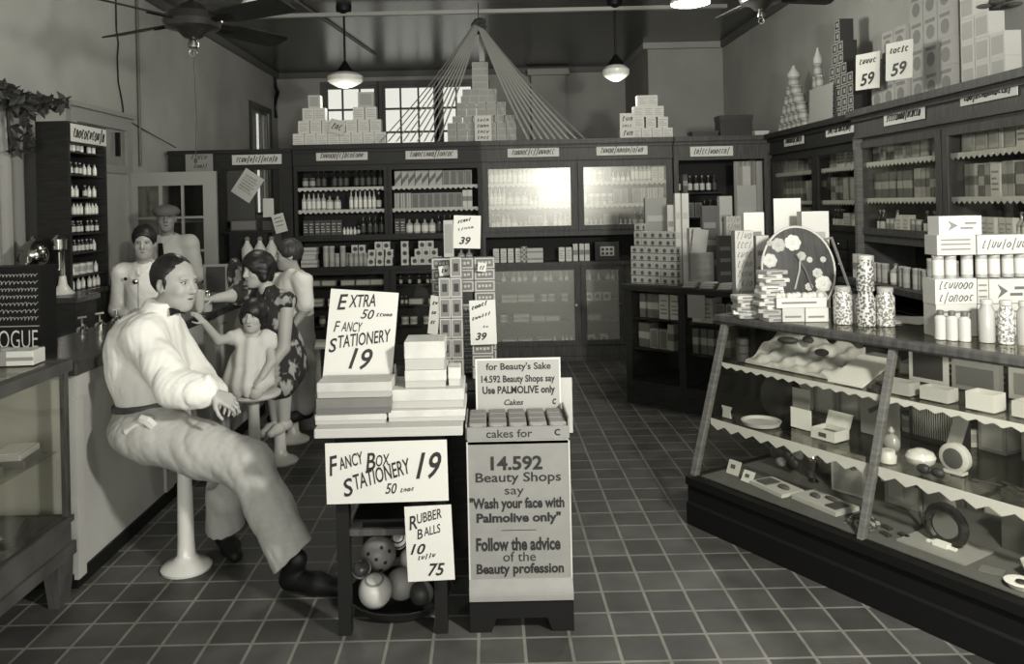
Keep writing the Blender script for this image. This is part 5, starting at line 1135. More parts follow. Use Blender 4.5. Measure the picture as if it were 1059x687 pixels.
# glasses, frame and bottles along the counter
def counter_thing(name, label, u, Y, cat, group=None): return thing(name, label, cat, (P(u, 310, Y=Y).x, Y, CZ+0.001), group=group)
t = counter_thing('soda_glass', 'tall footed soda glass on the counter beside the seated man', 206, 5.0, 'glass')
obj('foot', MB().lathe([(0.035, 0), (0.036, 0.005), (0.008, 0.018), (0.008, 0.03)], 16), t, mats=[CHROME])
obj('bowl', MB().lathe([(0.012, 0.03), (0.028, 0.06), (0.038, 0.17), (0.036, 0.17), (0.026, 0.064), (0.008, 0.036)], 18), t, mats=[mat('clear_tumbler', 0.45, 0.1, spec=0.8)])
t = counter_thing('sugar_shaker', 'nickel topped sugar shaker on the counter behind the soda glass', 214, 5.3, 'shaker')
obj('jar', MB().lathe([(0.03, 0), (0.034, 0.02), (0.026, 0.1)], 14), t, mats=[gg(0.4)]); obj('lid', MB().lathe([(0.028, 0.1), (0.02, 0.13), (0.006, 0.14)], 14), t, mats=[CHROME])
c, w, h = between(206, 278, 231, 311, 6.2)
t = thing('framed_notice', 'dark framed notice standing on the far counter, before the partition', 'frame', (c.x, 6.3, CZ+0.001))
obj('frame_border', MB().box(-w/2, 0, 0, w/2, 0.02, 0.02).box(-w/2, 0, h-0.02, w/2, 0.02, h).box(-w/2, 0, 0.02, -w/2+0.02, 0.02, h-0.02).box(w/2-0.02, 0, 0.02, w/2, 0.02, h-0.02), t, mats=[g(0.22)])
obj('picture_face', MB().box(-w/2+0.02, 0.006, 0.02, w/2-0.02, 0.014, h-0.02), t, mats=[g(0.035)])
ct_ = c
for i, u in enumerate((256, 269, 281)):
    zb = P(262, 233, Y=8.4).z-0.062-0.2; 
    t = thing('white_bottle', 'white stoppered bottle in the row behind the woman, %s from left' % nth(i), 'bottle', (P(u, 268, Y=8.3).x, 8.3, 1.16), group='white bottles behind the woman')
    obj('bottle_body', MB().lathe([(0.055, 0), (0.06, 0.01), (0.06, 0.13), (0.025, 0.19), (0.02, 0.215)], 18), t, mats=[g(0.55)])
    obj('stopper', MB().lathe([(0.024, 0.215), (0.03, 0.235), (0.012, 0.255)], 14), t, mats=[g(0.2)])
o = obj('dispensary_bench', MB().box(-0.5, 0, 1.11, 0.28, 0.30, 1.158).box(-0.46, 0.04, 0, 0.24, 0.26, 1.11), None, (P(268, 268, Y=8.3).x, 8.04+0.05, 0), mats=[WOOD]); tag(o, 'dark bench carrying the white bottles before the partition', 'bench')
# clerk's glass with a paper cone
gl = thing('paper_cup', 'dark cup with a white paper cone held by the clerk', 'cup', (aw_x if 'aw_x' in globals() else 0, 0, 0)) if 0 else None
# curtain and garland at the left edge
n = 44; ya, yb = 4.7, 5.96; A, B = [], []
for i in range(n+1):
    s = i/n; y = ya+(yb-ya)*s; f_ = 0.03*math.sin(i*1.25)+0.012*math.sin(i*2.9)
    A.append((XL+0.035+f_*0.5, y, 1.18)); B.append((XL+0.035+f_*0.5, ya+(yb-ya)*(s*0.98), 2.66-0.10*s))
A2 = [(a[0]+0.006, a[1], a[2]) for a in A]; B2 = [(a[0]+0.006, a[1], a[2]) for a in B]
cu = MB(); cu.strip(A, B).strip(B2, A2).strip(A2, A).strip(B, B2)
o = obj('drape_curtain', cu, None, mats=[mat('pale_drape', 0.30, 0.8)]); tag(o, 'pale draped curtain on the left wall beside the tall bottle case', 'curtain')
rg = random.Random(3); ga = MB()
for k in range(330):
    s = rg.random(); y = 4.62+1.5*s; z = 2.60+0.05*math.sin(7*s)-0.10*s+rg.uniform(-0.085, 0.085)*(1-0.35*s); x = XL+0.19+rg.uniform(-0.05, 0.09)
    if k > 290: s = (k-290)/40; y, z = 5.62+rg.uniform(-0.03, 0.03), 2.50-0.38*s
    d = Vector((rg.uniform(-1, 1), rg.uniform(-1, 1), rg.uniform(-0.8, 0.8))).normalized()*0.055; e = d.orthogonal().normalized()*0.024; n_ = d.cross(e).normalized()*0.004
    c = Vector((x, y, z)); vs = [c-d, c+e-d*0.1+n_, c+d, c-e-d*0.1+n_, c-n_]
    ga.add(vs, [(0, 1, 4), (1, 2, 4), (2, 3, 4), (3, 0, 4), (0, 3, 2, 1)])
t = thing('leaf_garland', 'dark leafy garland draped over the curtain at the left edge', 'garland', (0, 0, 0))
obj('stem', MB().tube([(XL+0.12, 4.55, 2.6), (XL+0.13, 5.1, 2.63), (XL+0.12, 5.6, 2.5), (XL+0.12, 5.63, 2.12)], 0.012, 6), t, mats=[WOOD])
obj('foliage', ga, t, mats=[mat('dark_leaf', 0.03, 0.6)])
# ================================================================== ON THE BIG SHOWCASE
ZS = SZ1+0.001
def loc_s(u, v, Z=SZ1): return SMI @ P(u, v, Z=Z)
def jar(u, v1, r, h, label, body, parts=True, group=None, nk=0.8, cap=0.3, pat=None, lidh=0.02):
    p = P(u, v1, Z=SZ1); t = thing('glass_jar', label, 'jar', (p.x, p.y, ZS), (0, 0, R.uniform(0, 6)), group)
    obj('jar_body', MB().lathe([(r*0.95, 0), (r, 0.006), (r, h*0.74), (r*nk, h*0.84), (r*nk, h-lidh)], 20), t, mats=[pat or gg(body)])
    obj('lid', MB().lathe([(r*nk*1.08, h-lidh), (r*nk*1.08, h-0.003), (r*nk, h)], 20), t, mats=[g(cap)])
    return t
SALT = pattern_mat('bath_salts', 0.14, 0.5, 95, 0.5, 'noise', 0.25); SALT2 = pattern_mat('dark_salts', 0.09, 0.42, 80, 0.52, 'voronoi', 0.25)
jar(872, 335, 0.044, 0.185, 'glass jar of speckled bath salts nearest the oval display', 0.4, pat=SALT)
jar(885, 334, 0.03, 0.14, 'plain glass jar between the speckled jars', 0.3)
t = thing('glass_jar', 'tall stacked glass jar of speckled bath salts', 'jar', (P(896, 337, Z=SZ1).x, P(896, 337, Z=SZ1).y, ZS))
obj('jar_body', MB().lathe([(0.042, 0), (0.044, 0.006), (0.044, 0.13), (0.034, 0.15), (0.034, 0.165), (0.04, 0.17), (0.04, 0.28), (0.03, 0.3), (0.03, 0.32)], 20), t, mats=[SALT2]); obj('lid', MB().lathe([(0.034, 0.32), (0.034, 0.338), (0.025, 0.342)], 18), t, mats=[g(0.4)])
jar(916, 337, 0.043, 0.185, 'glass jar of speckled bath salts, right of the tall stacked jar', 0.4, pat=SALT)
pp = P(932, 331, Z=SZ1); 
for i, (u, v, a) in enumerate(((925, 333, 0.3), (943, 330, -0.2), (950, 334, 0.5))):
    p = P(u, v, Z=SZ1); o = obj('paper_sheet', MB().box(-0.09, -0.06, 0, 0.09, 0.06, 0.0015), None, (p.x, p.y, ZS+0.002*i), (0, 0, a), mats=[PAPER2]); tag(o, 'loose pale paper flat on the big showcase, %s from the jars' % nth(i), 'paper', 'loose papers on the big showcase')
# stack of jars, tins and cartons at the right edge
YR = 3.45
def stand(u0, u1, v0, Y, z, d, name, label, mats_, cat='box', deco=None, grp=None):
    a, b = P(u0, v0, Y=Y), P(u1, v0, Y=Y); w = b.x-a.x; h = max(0.02, a.z-z)
    m = MB().box(-w/2, 0, 0, w/2, d, h)
    if deco: deco(m, w, h)
    o = obj(name, m, None, ((a.x+b.x)/2, Y, z), mats=mats_); tag(o, label, cat, grp); return o, z+h
def swirl(m, w, h):
    n = max(1, int(h/0.05))
    for k in range(n): scribble(m, -w*0.42, w*0.42, h*(k+0.5)/n, min(0.018, h*0.3), max(2, int(w/0.025)), min(0.003, w*0.04), -0.001, 1)
def lines_(m, w, h):
    for k in (0.25, 0.5, 0.72): m.box(-w*0.4, -0.001, h*k, w*0.36, 0, h*(k+0.07), 1)
def triang(m, w, h):
    m.prism([(-w*0.3, h*0.2), (-w*0.05, h*0.5), (-w*0.3, h*0.8), (-w*0.22, h*0.5)], (0, 0, 0), (1, 0, 0), (0, 0, 1), (0, -0.001, 0), 1); m.box(0, -0.001, h*0.3, w*0.3, 0, h*0.42, 1); m.box(0.02, -0.001, h*0.56, w*0.38, 0, h*0.68, 1)
Yb = 3.53; pk = [g(0.42), g(0.09)]; pk2 = [g(0.38), g(0.15)]
z1_ = P(990, 315, Y=Yb).z; z2_ = P(990, 289, Y=Yb).z; z3_ = P(990, 264, Y=Yb).z; z4_ = P(990, 243.5, Y=Yb).z
Gr = 'stacked goods at the right end of the big showcase'
stand(968, 1010, 315, Yb, ZS, 0.1, 'carton', 'pale carton behind the small bottles at the right of the showcase', pk2, deco=lines_, grp=Gr)
stand(1011, 1066, 315, Yb, ZS, 0.1, 'carton', 'pale carton behind the large jars at the right edge', pk2, deco=lines_, grp=Gr)
stand(967, 1010, 289, Yb, z1_+0.001, 0.1, 'carton', 'ornate carton second up in the right edge stack', pk, deco=swirl, grp=Gr)
stand(1011, 1022, 289, Yb, z1_+0.001, 0.1, 'carton', 'narrow carton in the right edge stack', pk2, deco=lines_, grp=Gr); stand(1023, 1066, 289, Yb, z1_+0.001, 0.1, 'carton', 'carton printed with a dark arrow in the right edge stack', pk, deco=triang, grp=Gr)
zz2 = z2_+0.002
for i, u in enumerate((970, 983, 1000, 1015, 1028, 1042, 1055)):
    r = 0.024; hh = z3_-zz2-0.002
    o = obj('tin', MB().lathe([(r, 0), (r, hh*0.93)], 16).lathe([(r*1.03, hh*0.93), (r*1.03, hh)], 16, m=1).lathe([(r*1.01, hh*0.15), (r*1.01, hh*0.8)], 16, m=1, caps=False), None, (P(u, 280, Y=Yb+0.045).x, Yb+0.045, zz2), mats=[g(0.25), g(0.45)]); tag(o, 'pale talc tin in the row of the right edge stack, %s from left' % nth(i), 'tin', Gr)
stand(969, 1009, 243.5, Yb, z3_+0.001, 0.1, 'carton', 'long carton on the left talc tins of the right edge stack', pk2, deco=lines_, grp=Gr)
stand(1010.5, 1066, 243.5, Yb, z3_+0.001, 0.1, 'carton', 'ornate carton on the right talc tins at the edge', pk, deco=swirl, grp=Gr)
stand(971, 1015, 224, Yb, z4_+0.002, 0.09, 'carton', 'white carton topping the right edge stack', [g(0.5), g(0.15)], deco=triang, grp=Gr)
for i, (u, v) in enumerate(((973, 351), (985, 352), (998, 353))): jar(u, v, 0.024, 0.125, 'small glass bottle before the right edge stack, %s from left' % nth(i), 0.4, nk=0.55, cap=0.08)
for i, (u, v) in enumerate(((1021, 353), (1041, 354.5), (1061, 356))): jar(u, v+1, 0.031, 0.18, 'large glass jar at the right edge of the showcase, %s from left' % nth(i), 0.3, pat=SALT if i == 1 else None, nk=0.7, cap=0.35)
# oval lacquer display board on an easel strut
c = P(826, 279, Y=4.3)
k = 4.3/F
t = thing('oval_display_board', 'large dark oval board painted with flowers, propped on the showcase', 'display board', (c.x, 4.3, ZS))
ch = c.z-ZS; rx, rzz = 37.5*k, ch*0.985
tilt = Matrix.Translation((0, 0, ch)) @ Matrix.Rotation(-0.16, 4, 'X')
n = 40; ov = [(rx*math.cos(2*PI*i/n), rzz*0.98*math.sin(2*PI*i/n)) for i in range(n)]
obj('board', MB().prism(ov, (0, 0, 0), (1, 0, 0), (0, 0, 1), (0, 0.012, 0)).xf(tilt), t, mats=[mat('lacquer', 0.035, 0.3, noise=0.4, scale=9, stretch=(6, 1, 1))])
rim = MB(); rim.tube([(a*1.0, 0.004, b*1.0) for a, b in ov+ov[:1]], 0.007, 6).xf(tilt); obj('rim', rim, t, mats=[PAPER2])
rg = random.Random(8)
for i, (u, v, r) in enumerate(((807, 246, 7), (822, 244, 8), (798, 244, 3), (787+10, 262, 7), (795, 275, 3.4), (830, 258, 4.5), (850, 287, 8), (846, 300, 7), (838, 262, 3), (845, 276, 5), (835, 290, 4), (852, 262, 3))):
    x, z = (u-826)*k, (272-v)*k; f_ = MB(); r_ = r*k
    for q_ in range(7):
        a = q_*2*PI/7; f_.ell((x+r_*0.6*math.cos(a), -0.003, z+r_*0.6*math.sin(a)), (r_*0.5, 0.003, r_*0.5), 8, 4)
    f_.ell((x, -0.005, z), (r_*0.3, 0.004, r_*0.3), 8, 4); f_.xf(tilt); obj('painted_flower', f_, t, mats=[g(0.3+0.2*rg.random())])
for i, (u0, v0, u1, v1) in enumerate(((829, 254, 820, 292), (824, 256, 838, 292))):
    obj('ribbon', MB().tube([((u0-826)*k, -0.006, (272-v0)*k), (((u0+u1)/2-826)*k+0.008, -0.01, (272-(v0+v1)/2)*k), ((u1-826)*k, -0.006, (272-v1)*k)], 0.005, 6).xf(tilt), t, mats=[g(0.35 if not i else 0.1)])
s0, s1 = P(860, 246, Y=4.42), P(884, 306, Y=4.6)
obj('strut', MB().tube([s0-Vector(t.location), Vector((s1.x, 4.6, ZS+0.005))-Vector(t.location)], 0.008, 6).tube([(0.10, 0.07, ch+rzz*0.6), s0-Vector(t.location)], 0.006, 6), t, mats=[mat('strut_wood', 0.2, 0.5)])
# cards behind the oval board
def card_at(u0, v0, u1, v1, Y, label, v=0.55, z=None, scr=1, name='show_sign', roll=0.0):
    c, w, h = between(u0, v0, u1, v1, Y)
    sign(name, label, w, h, frame_at(c, 0, 0, roll), scr=[(-w*0.3, w*0.25, -h*0.2-0.06*q_, h*0.05, 3, 0.004) for q_ in range(scr)], base=g(v), cat='card', part='script')
def pile(u0, u1, v1, vtop, Yv, label, name, n, tones, seed, crump=False):
    """an untidy heap of flat packets resting on the case"""
    rg = random.Random(seed); a = P((u0+u1)/2, v1, Z=SZ1); k = a.y/F; w = (u1-u0)*k; h = (v1-vtop)*k
    return a, k, w, h
# open boxes of powder puffs and heaps of packets on the left end
rg = random.Random(21)
for (ci, (u, v1, n, ww)) in enumerate(((776, 330, 6, 0.13), (803, 333, 13, 0.14), (822, 322, 5, 0.12))):
    p = P(u, v1, Z=SZ1)
    for i in range(n):
        w_, d_, h_ = ww*rg.uniform(0.8, 1.05), 0.10, 0.019
        m = MB().cbox(-w_/2, -d_/2, 0, w_/2, d_/2, h_, 0.005).box(-w_*0.3, -d_/2-0.001, 0.004, w_*0.25, -d_/2, 0.012, 1)
        o = obj('flat_packet', m, None, (p.x+rg.uniform(-0.012, 0.012), p.y+0.06+rg.uniform(-0.01, 0.01), ZS+i*0.0198), (0, 0, rg.uniform(-0.35, 0.35)), mats=[g(rg.choice((0.3, 0.45, 0.6))), g(0.12)])
        tag(o, 'flat packet in the %s pile left of the oval board, %s up' % (('outermost', 'tallest', 'hindmost')[ci], nth(i)), 'packet', 'piles of flat packets on the showcase')
for i, (u0, u1, v0, v1, v) in enumerate(((812, 836, 316, 333, 0.4), (836, 860, 316, 333, 0.46), (806, 858, 306, 317, 0.5))):
    p = P((u0+u1)/2, 334, Z=SZ1); k = p.y/F; w_ = (u1-u0)*k
    m = MB().box(-w_/2, 0, 0, w_/2, 0.08, 0.07 if i < 2 else 0.05); m.box(-w_*0.4, -0.001, 0.02, w_*0.3, 0, 0.03, 1)
    if i == 2:
        for q_ in range(9): m.ell((-w_*0.42+w_*0.84*q_/8, 0.035+0.012*math.sin(q_*2), 0.055), (0.02, 0.022, 0.02), 8, 6, m=0)
    o = obj('powder_box', m, None, (p.x, p.y+0.03, ZS if i < 2 else ZS+0.071), mats=[g(v), g(0.15)]); tag(o, ['low powder box before the oval board, left one', 'low powder box before the oval board, beside the jars', 'open box of pale puffs on the two low powder boxes'][i], 'box')
# ================================================================== ON THE DARK GLAZED COUNTER
ZM = 1.001
q = MB().box(-0.034, -0.034, 0, 0.034, 0.034, 0.062)
for s_ in range(4):
    qq = MB(); n = 10
    qq.prism([(0.017*math.cos(2*PI*i/n), 0.017*math.sin(2*PI*i/n)) for i in range(n)], (0, -0.034, 0.031), (1, 0, 0), (0, 0, 1), (0, -0.001, 0), 1).box(-0.03, -0.0345, 0.004, 0.03, -0.034, 0.012, 2).xf(Matrix.Rotation(s_*PI/2, 4, 'Z')); q.add(qq.v, qq.f, 1)
bxm = q.mesh('carton', [g(0.36), g(0.07), g(0.5)])
rows = [6, 6, 6, 6, 6, 5, 5]
for r, n in enumerate(rows):
    for i in range(n):
        for dpt in range(1):
            pos = MM @ Vector((0.06+0.072*i + (0.0 if r < 5 else 0.036), 0.10, ZM+r*0.063))
            o = obj('carton', bxm, None, pos, (0, 0, MROT+R.uniform(-0.06, 0.06))); tag(o, 'small patterned box in the block on the dark counter, %s row up, %s along' % (nth(r), nth(i)), 'box', 'patterned boxes in a block on the dark counter')
o = obj('carton', bxm, None, MM @ Vector((0.10, 0.10, ZM+7*0.063)), (0, 0, MROT)); tag(o, 'single patterned box crowning the block on the dark counter', 'box', 'patterned boxes in a block on the dark counter')
def mc(u0, u1, v0, y, label, v, name='carton', cat='box', d=0.06, z=ZM, prt=0.2, style=lines_, zb=None):
    """goods standing on the dark counter: pixel columns, top pixel row, depth into the counter"""
    A_, B_ = ray((u0+u1)/2, 290); o3, n3 = MM @ Vector((0, y, 0)), (MM.to_3x3() @ Vector((0, 1, 0)))
    Y = (o3.dot(n3))/(A_*n3.x+n3.y); a, b = P(u0, v0, Y=Y), P(u1, v0, Y=Y); w = b.x-a.x; h = max(0.03, a.z-z)
    m = MB().box(-w/2, 0, 0, w/2, d, h)
    if style: style(m, w, h)
    o = obj(name, m, None, ((a.x+b.x)/2, Y, z), (0, 0, 0), mats=[g(v), g(prt)]); return tag(o, label, cat, 'goods standing on the dark glazed counter'), z+h
mc(667, 689, 205, 0.30, 'tall grey box behind the block of patterned boxes', 0.2, prt=0.3)
mc(690, 697, 212, 0.22, 'slim pale box beside the block of patterned boxes', 0.4)
mc(698, 703.5, 200, 0.20, 'slim tall white box, left of the pair', 0.5, prt=0.4)
mc(705, 712, 200, 0.20, 'slim tall white box, right of the pair', 0.5, prt=0.4)
mc(713, 725, 236, 0.17, 'pale printed box right of the slim white pair', 0.42, style=swirl)
mc(726, 742, 213, 0.24, 'dark upright box behind the leaning card', 0.08)
mc(714, 738, 262, 0.08, 'low grey patterned box before the printed box', 0.22, style=swirl)
mc(744, 757, 203, 0.27, 'slim grey card box standing high on the counter', 0.33)
mc(762, 782, 192, 0.32, 'tall pale box before the curtain', 0.24, prt=0.26)
mc(768, 776, 172, 0.40, 'tallest slim pale box before the curtain', 0.26, prt=0.3)
mc(751, 766, 224, 0.19, 'small ornate pale box at the foot of the tall pale box', 0.42, style=swirl)
mc(743, 757, 244, 0.10, 'dark box with pale lines on the dark counter', 0.06)
o = obj('leaning_sign', MB().box(-0.06, 0, 0, 0.06, 0.004, 0.2), None, None or (0, 0, 0), mats=[g(0.36)]); c = MM @ Vector((0.62, 0.13, ZM+0.26)); o.matrix_world = frame_at((c.x, c.y, c.z+0.1-0.1), 0, -0.05, 0.15); tag(o, 'tilted grey card leaning against the printed box on the dark counter', 'card')
for i, (x, y, a) in enumerate(((0.60, 0.05, 0.1), (0.75, 0.05, -0.1), (0.90, 0.05, 0.1))):
    pos = MM @ Vector((x, y, ZM)); m = MB()
    for j in range(3): m.prism([(-0.06, 0), (0.055, 0.003), (0.06, 0.012), (0.02, 0.016), (-0.055, 0.012)], (0.004*j, 0.01*j-0.05, 0.016*j), (1, 0, 0), (0, 0, 1), (0, 0.09, 0))
    o = obj('folded_cloth', m, None, pos, (0, 0, MROT+a*0.3), mats=[g(0.3+0.08*i)]); tag(o, 'pale folded cloth at the front of the dark counter, %s along' % nth(i), 'cloth', 'folded cloths on the dark counter')
# tall goods between the dark counter and the oval board, standing on the far end of the showcase
def sc_box(u0, u1, v0, y, label, v, prt=0.2, style=lines_, d=0.07, cat='box', name='carton', lean=0):
    A_, B_ = ray((u0+u1)/2, 290); o3, n3 = SM @ Vector((0, y, 0)), (SM.to_3x3() @ Vector((0, 1, 0)))
    Y = (o3.dot(n3))/(A_*n3.x+n3.y); a, b = P(u0, v0, Y=Y), P(u1, v0, Y=Y); w = b.x-a.x; h = max(0.03, a.z-ZS)
    m = MB().box(-w/2, 0, 0, w/2, d, h)
    if style: style(m, w, h)
    return tag(obj(name, m, None, ((a.x+b.x)/2, Y, ZS), mats=[g(v), g(prt)]), label, cat, 'cards and boxes at the far end of the showcase')
sc_box(760, 779, 239, 0.62, 'tall pale printed carton at the far left end of the showcase', 0.45, style=swirl)
sc_box(769, 790, 220, 0.78, 'white show card with script above the printed carton', 0.62, d=0.004, name='show_sign', cat='card')
sc_box(782, 795, 244, 0.70, 'narrow pale carton left of the oval board', 0.5)
sc_box(800, 828, 205.5, 0.90, 'tall blank white show card behind the oval board', 0.6, prt=0.4, d=0.004, name='show_sign', cat='card', style=None)
sc_box(829, 857, 219, 0.86, 'white edged card box behind the right of the oval board', 0.5, prt=0.3)
# books in the dark glazed counter
G = 'books in the dark glazed counter'
for nm, x0, x1 in (('left bay', 0.07, 0.49), ('right bay', 0.57, 1.0)):
    for sh, z in (('upper', 0.72), ('lower', 0.47)): fill('%s shelf in the %s of dark counter' % (sh, nm), MM, x0, x1, 0.06, z, ['k_dark', 'k_grey', 'k_thick', 'c_grey'], G, hmax=0.22)
# ================================================================== INSIDE THE BIG SHOWCASE
def inside(u, v, z, off=0.0):
    """point on the shelf at height z seen at the pixel, in showcase coordinates"""
    q_ = SMI @ P(u, v, Z=z); return q_
def put(name, label, cat, x, y, z, mb, mats_, rz_=0.0, group=None):
    o = obj(name, mb, None, mats=mats_); o.matrix_world = SM @ Matrix.Translation((x, y, z)) @ Matrix.Rotation(rz_, 4, 'Z'); return tag(o, label, cat, group)
z8, z5, z2 = 0.8245, 0.5395, SZ0+0.0055
def open_box(w, d, h, v, lid=True):
    m = MB().box(-w/2, -d/2, 0, w/2, d/2, 0.006).box(-w/2, -d/2, 0.006, w/2, -d/2+0.006, h).box(-w/2, d/2-0.006, 0.006, w/2, d/2, h).box(-w/2, -d/2+0.006, 0.006, -w/2+0.006, d/2-0.006, h).box(w/2-0.006, -d/2+0.006, 0.006, w/2, d/2-0.006, h)
    m.box(-w/2+0.008, -d/2+0.008, 0.008, w/2-0.008, d/2-0.008, h*0.55, 1)
    if lid: m.prism([(0, 0), (0.006, 0), (0.035, h*1.3), (0.029, h*1.3)], (-w/2, d/2, h*0.9), (0, 1, 0), (0, 0, 1), (w, 0, 0))
    return m
# satin lined caskets on the upper shelf
SAT = mat('satin', 0.42, 0.35, noise=0.35, scale=11, bump=0.8)
t = thing('satin_gift_set', 'crumpled satin lined gift set with dark brushes at the far end of the upper shelf', 'gift set', (0, 0, 0)); t.matrix_world = SM @ Matrix.Translation((0.12, 0.33, z8))
vs, fs, nx, ny = [], [], 46, 22
for j in range(ny+1):
    for i in range(nx+1):
        a_, b_ = i/nx, j/ny
        hgt = 0.012+0.15*b_**1.3*(1-0.25*a_) + 0.016*math.sin(9*a_+5*b_)*math.sin(4*b_+7*a_)*(0.3+b_) + 0.010*math.sin(23*a_-9*b_) + 0.006*math.sin(41*a_+17*b_)
        vs.append((0.50*a_, 0.30*b_, max(0.004, hgt)))
n1 = len(vs); vs += [(x, y, 0.0) for x, y, z in vs]
for j in range(ny):
    for i in range(nx):
        p = j*(nx+1)+i; fs.append((p, p+1, p+nx+2, p+nx+1)); fs.append((n1+p+nx+1, n1+p+nx+2, n1+p+1, n1+p))
for i in range(nx):
    fs.append((n1+i, n1+i+1, i+1, i)); p = ny*(nx+1)+i; fs.append((p, p+1, n1+p+1, n1+p))
for j in range(ny):
    p = j*(nx+1); fs.append((p, p+nx+1, n1+p+nx+1, n1+p)); p += nx; fs.append((n1+p, n1+p+nx+1, p+nx+1, p))
obj('satin_lining', MB().add(vs, fs, 0, True), t, mats=[mat('satin', 0.5, 0.4)])
for (x, y, z, rx_, a_) in ((0.14, 0.17, 0.12, 0.055, 0.5), (0.25, 0.19, 0.135, 0.05, -0.5), (0.36, 0.15, 0.09, 0.035, 0.3)):
    obj('brush', MB().ell((0, 0, 0), (rx_, 0.022, 0.018), 14, 8).xf(Matrix.Translation((x, y, z)) @ Matrix.Rotation(a_, 4, 'Z') @ Matrix.Rotation(0.35, 4, 'X')), t, mats=[g(0.04)])
put('hair_roll', 'dark ringed rolls stacked at the far post of the upper shelf', 'rolls', 0.075, 0.36, z8, MB().lathe([(0.035, 0), (0.035, 0.035), (0.03, 0.04), (0.035, 0.045), (0.035, 0.08), (0.03, 0.085), (0.035, 0.09), (0.035, 0.12)], 14), [g(0.03)])
put('white_tray', 'sloping white display tray on the upper shelf by the middle post', 'tray', 0.74, 0.42, z8, MB().prism([(0, 0), (0.26, 0.09), (0.26, 0.1), (0, 0.012)], (-0.09, -0.13, 0), (0, 1, 0), (0, 0, 1), (0.18, 0, 0)), [g(0.6)])
put('hand_mirror', 'dark handled hand mirror leaning beside the sloping tray', 'mirror', 0.86, 0.43, z8, MB().lathe([(0.045, 0), (0.05, 0.004), (0.045, 0.012)], 18).box(-0.008, -0.15, 0.0, 0.008, -0.045, 0.012), [g(0.05)], 0.4)
up = [(0.98, 0.35, 0.12, 0.08, 0.055, 0.3, 'pale toilet box with a dark opening, first past the middle post'), (1.14, 0.36, 0.12, 0.08, 0.055, 0.36, 'pale toilet box, second past the middle post'), (1.33, 0.36, 0.11, 0.09, 0.07, 0.5, 'white ornate box, third past the middle post'), (1.5, 0.38, 0.12, 0.09, 0.06, 0.4, 'pale box at the near end of the upper shelf')]
for i, (x, y, w, d, h, v, l) in enumerate(up): put('toilet_box', l, 'box', x, y, z8, open_box(w, d, h, v, False), [g(v), g(0.03)])
put('toilet_mirror', 'square toilet mirror in a pale frame on the upper shelf', 'mirror', 0.94, 0.62, z8, MB().box(-0.09, 0, 0, 0.09, 0.015, 0.17).box(-0.07, -0.002, 0.02, 0.07, 0, 0.15, 1), [g(0.45), g(0.03)])
for i, (x, w, h, v) in enumerate(((1.15, 0.2, 0.13, 0.2), (1.4, 0.22, 0.14, 0.3))): put('gift_case', ['grey gift case standing behind the toilet boxes', 'pale gift case standing behind the white ornate box'][i], 'case', x, 0.62, z8, MB().box(-w/2, 0, 0, w/2, 0.04, h).box(-w*0.4, -0.002, h*0.15, w*0.4, 0, h*0.8, 1), [g(v), g(v*0.5)])
# middle shelf
put('round_hat_box', 'large dark round box standing on edge on the middle shelf', 'box', 0.24, 0.46, z5, MB().lathe([(0.105, -0.035), (0.112, -0.03), (0.112, 0.03), (0.09, 0.036)], 28).xf(Matrix.Translation((0, 0, 0.113)) @ Matrix.Rotation(PI/2-0.15, 4, 'X')), [mat('dark_lacquer', 0.02, 0.25)])
put('tray_band', 'pale edged shallow tray before the dark round box', 'tray', 0.27, 0.27, z5, MB().lathe([(0.09, 0), (0.1, 0.02), (0.094, 0.02), (0.085, 0.006)], 26), [g(0.4)])
put('perfume_sign', 'white card with a dark portrait panel on the middle shelf', 'card', 0.44, 0.36, z5, MB().box(-0.06, 0, 0, 0.06, 0.004, 0.1).box(-0.05, 0.004, 0.0, 0.05, 0.008, 0.2, 1), [g(0.64), g(0.16)])
put('notched_sign', 'small notched card beside the far post on the middle shelf', 'card', 0.085, 0.22, z5, MB().prism([(-0.035, 0.06), (-0.025, 0.035), (-0.03, 0), (0.03, 0), (0.022, 0.035), (0.035, 0.06)], (0, 0, 0), (1, 0, 0), (0, 0, 1), (0, 0.005, 0)), [g(0.4)])
t = thing('open_gift_box', 'open gift box with a raised lid on the middle shelf', 'box', (0, 0, 0)); t.matrix_world = SM @ Matrix.Translation((0.62, 0.34, z5))
obj('box_body', open_box(0.13, 0.11, 0.05, 0.5, True), t, mats=[g(0.52), g(0.1)]); obj('label_plate', MB().box(-0.02, -0.058, 0.015, 0.02, -0.055, 0.035), t, mats=[g(0.06)])
put('picture_sign', 'grey picture panel behind the open gift box', 'card', 0.74, 0.55, z5, MB().box(-0.1, 0, 0, 0.1, 0.006, 0.21).prism([(-0.06, 0.12), (0.02, 0.17), (0.03, 0.155), (-0.05, 0.10)], (0, 0, 0), (1, 0, 0), (0, 0, 1), (0, -0.002, 0), 1), [g(0.2), g(0.05)])
put('perfume_flask', 'round stoppered flask on the middle shelf past the middle post', 'flask', 0.92, 0.36, z5, MB().ell((0, 0, 0.045), (0.04, 0.03, 0.045), 16, 10).lathe([(0.01, 0.085), (0.016, 0.1), (0.006, 0.12)], 10), [gg(0.25)])
put('powder_bowl', 'round pale powder bowl on the middle shelf', 'bowl', 1.09, 0.30, z5, MB().lathe([(0.03, 0), (0.055, 0.02), (0.06, 0.04), (0.05, 0.06), (0.015, 0.075)], 20), [gg(0.55)])
put('cream_jar', 'pale squat jar between the flask and the bowl', 'jar', 0.98, 0.24, z5, MB().lathe([(0.034, 0), (0.036, 0.03), (0.03, 0.04), (0.03, 0.052)], 18), [gg(0.5)])
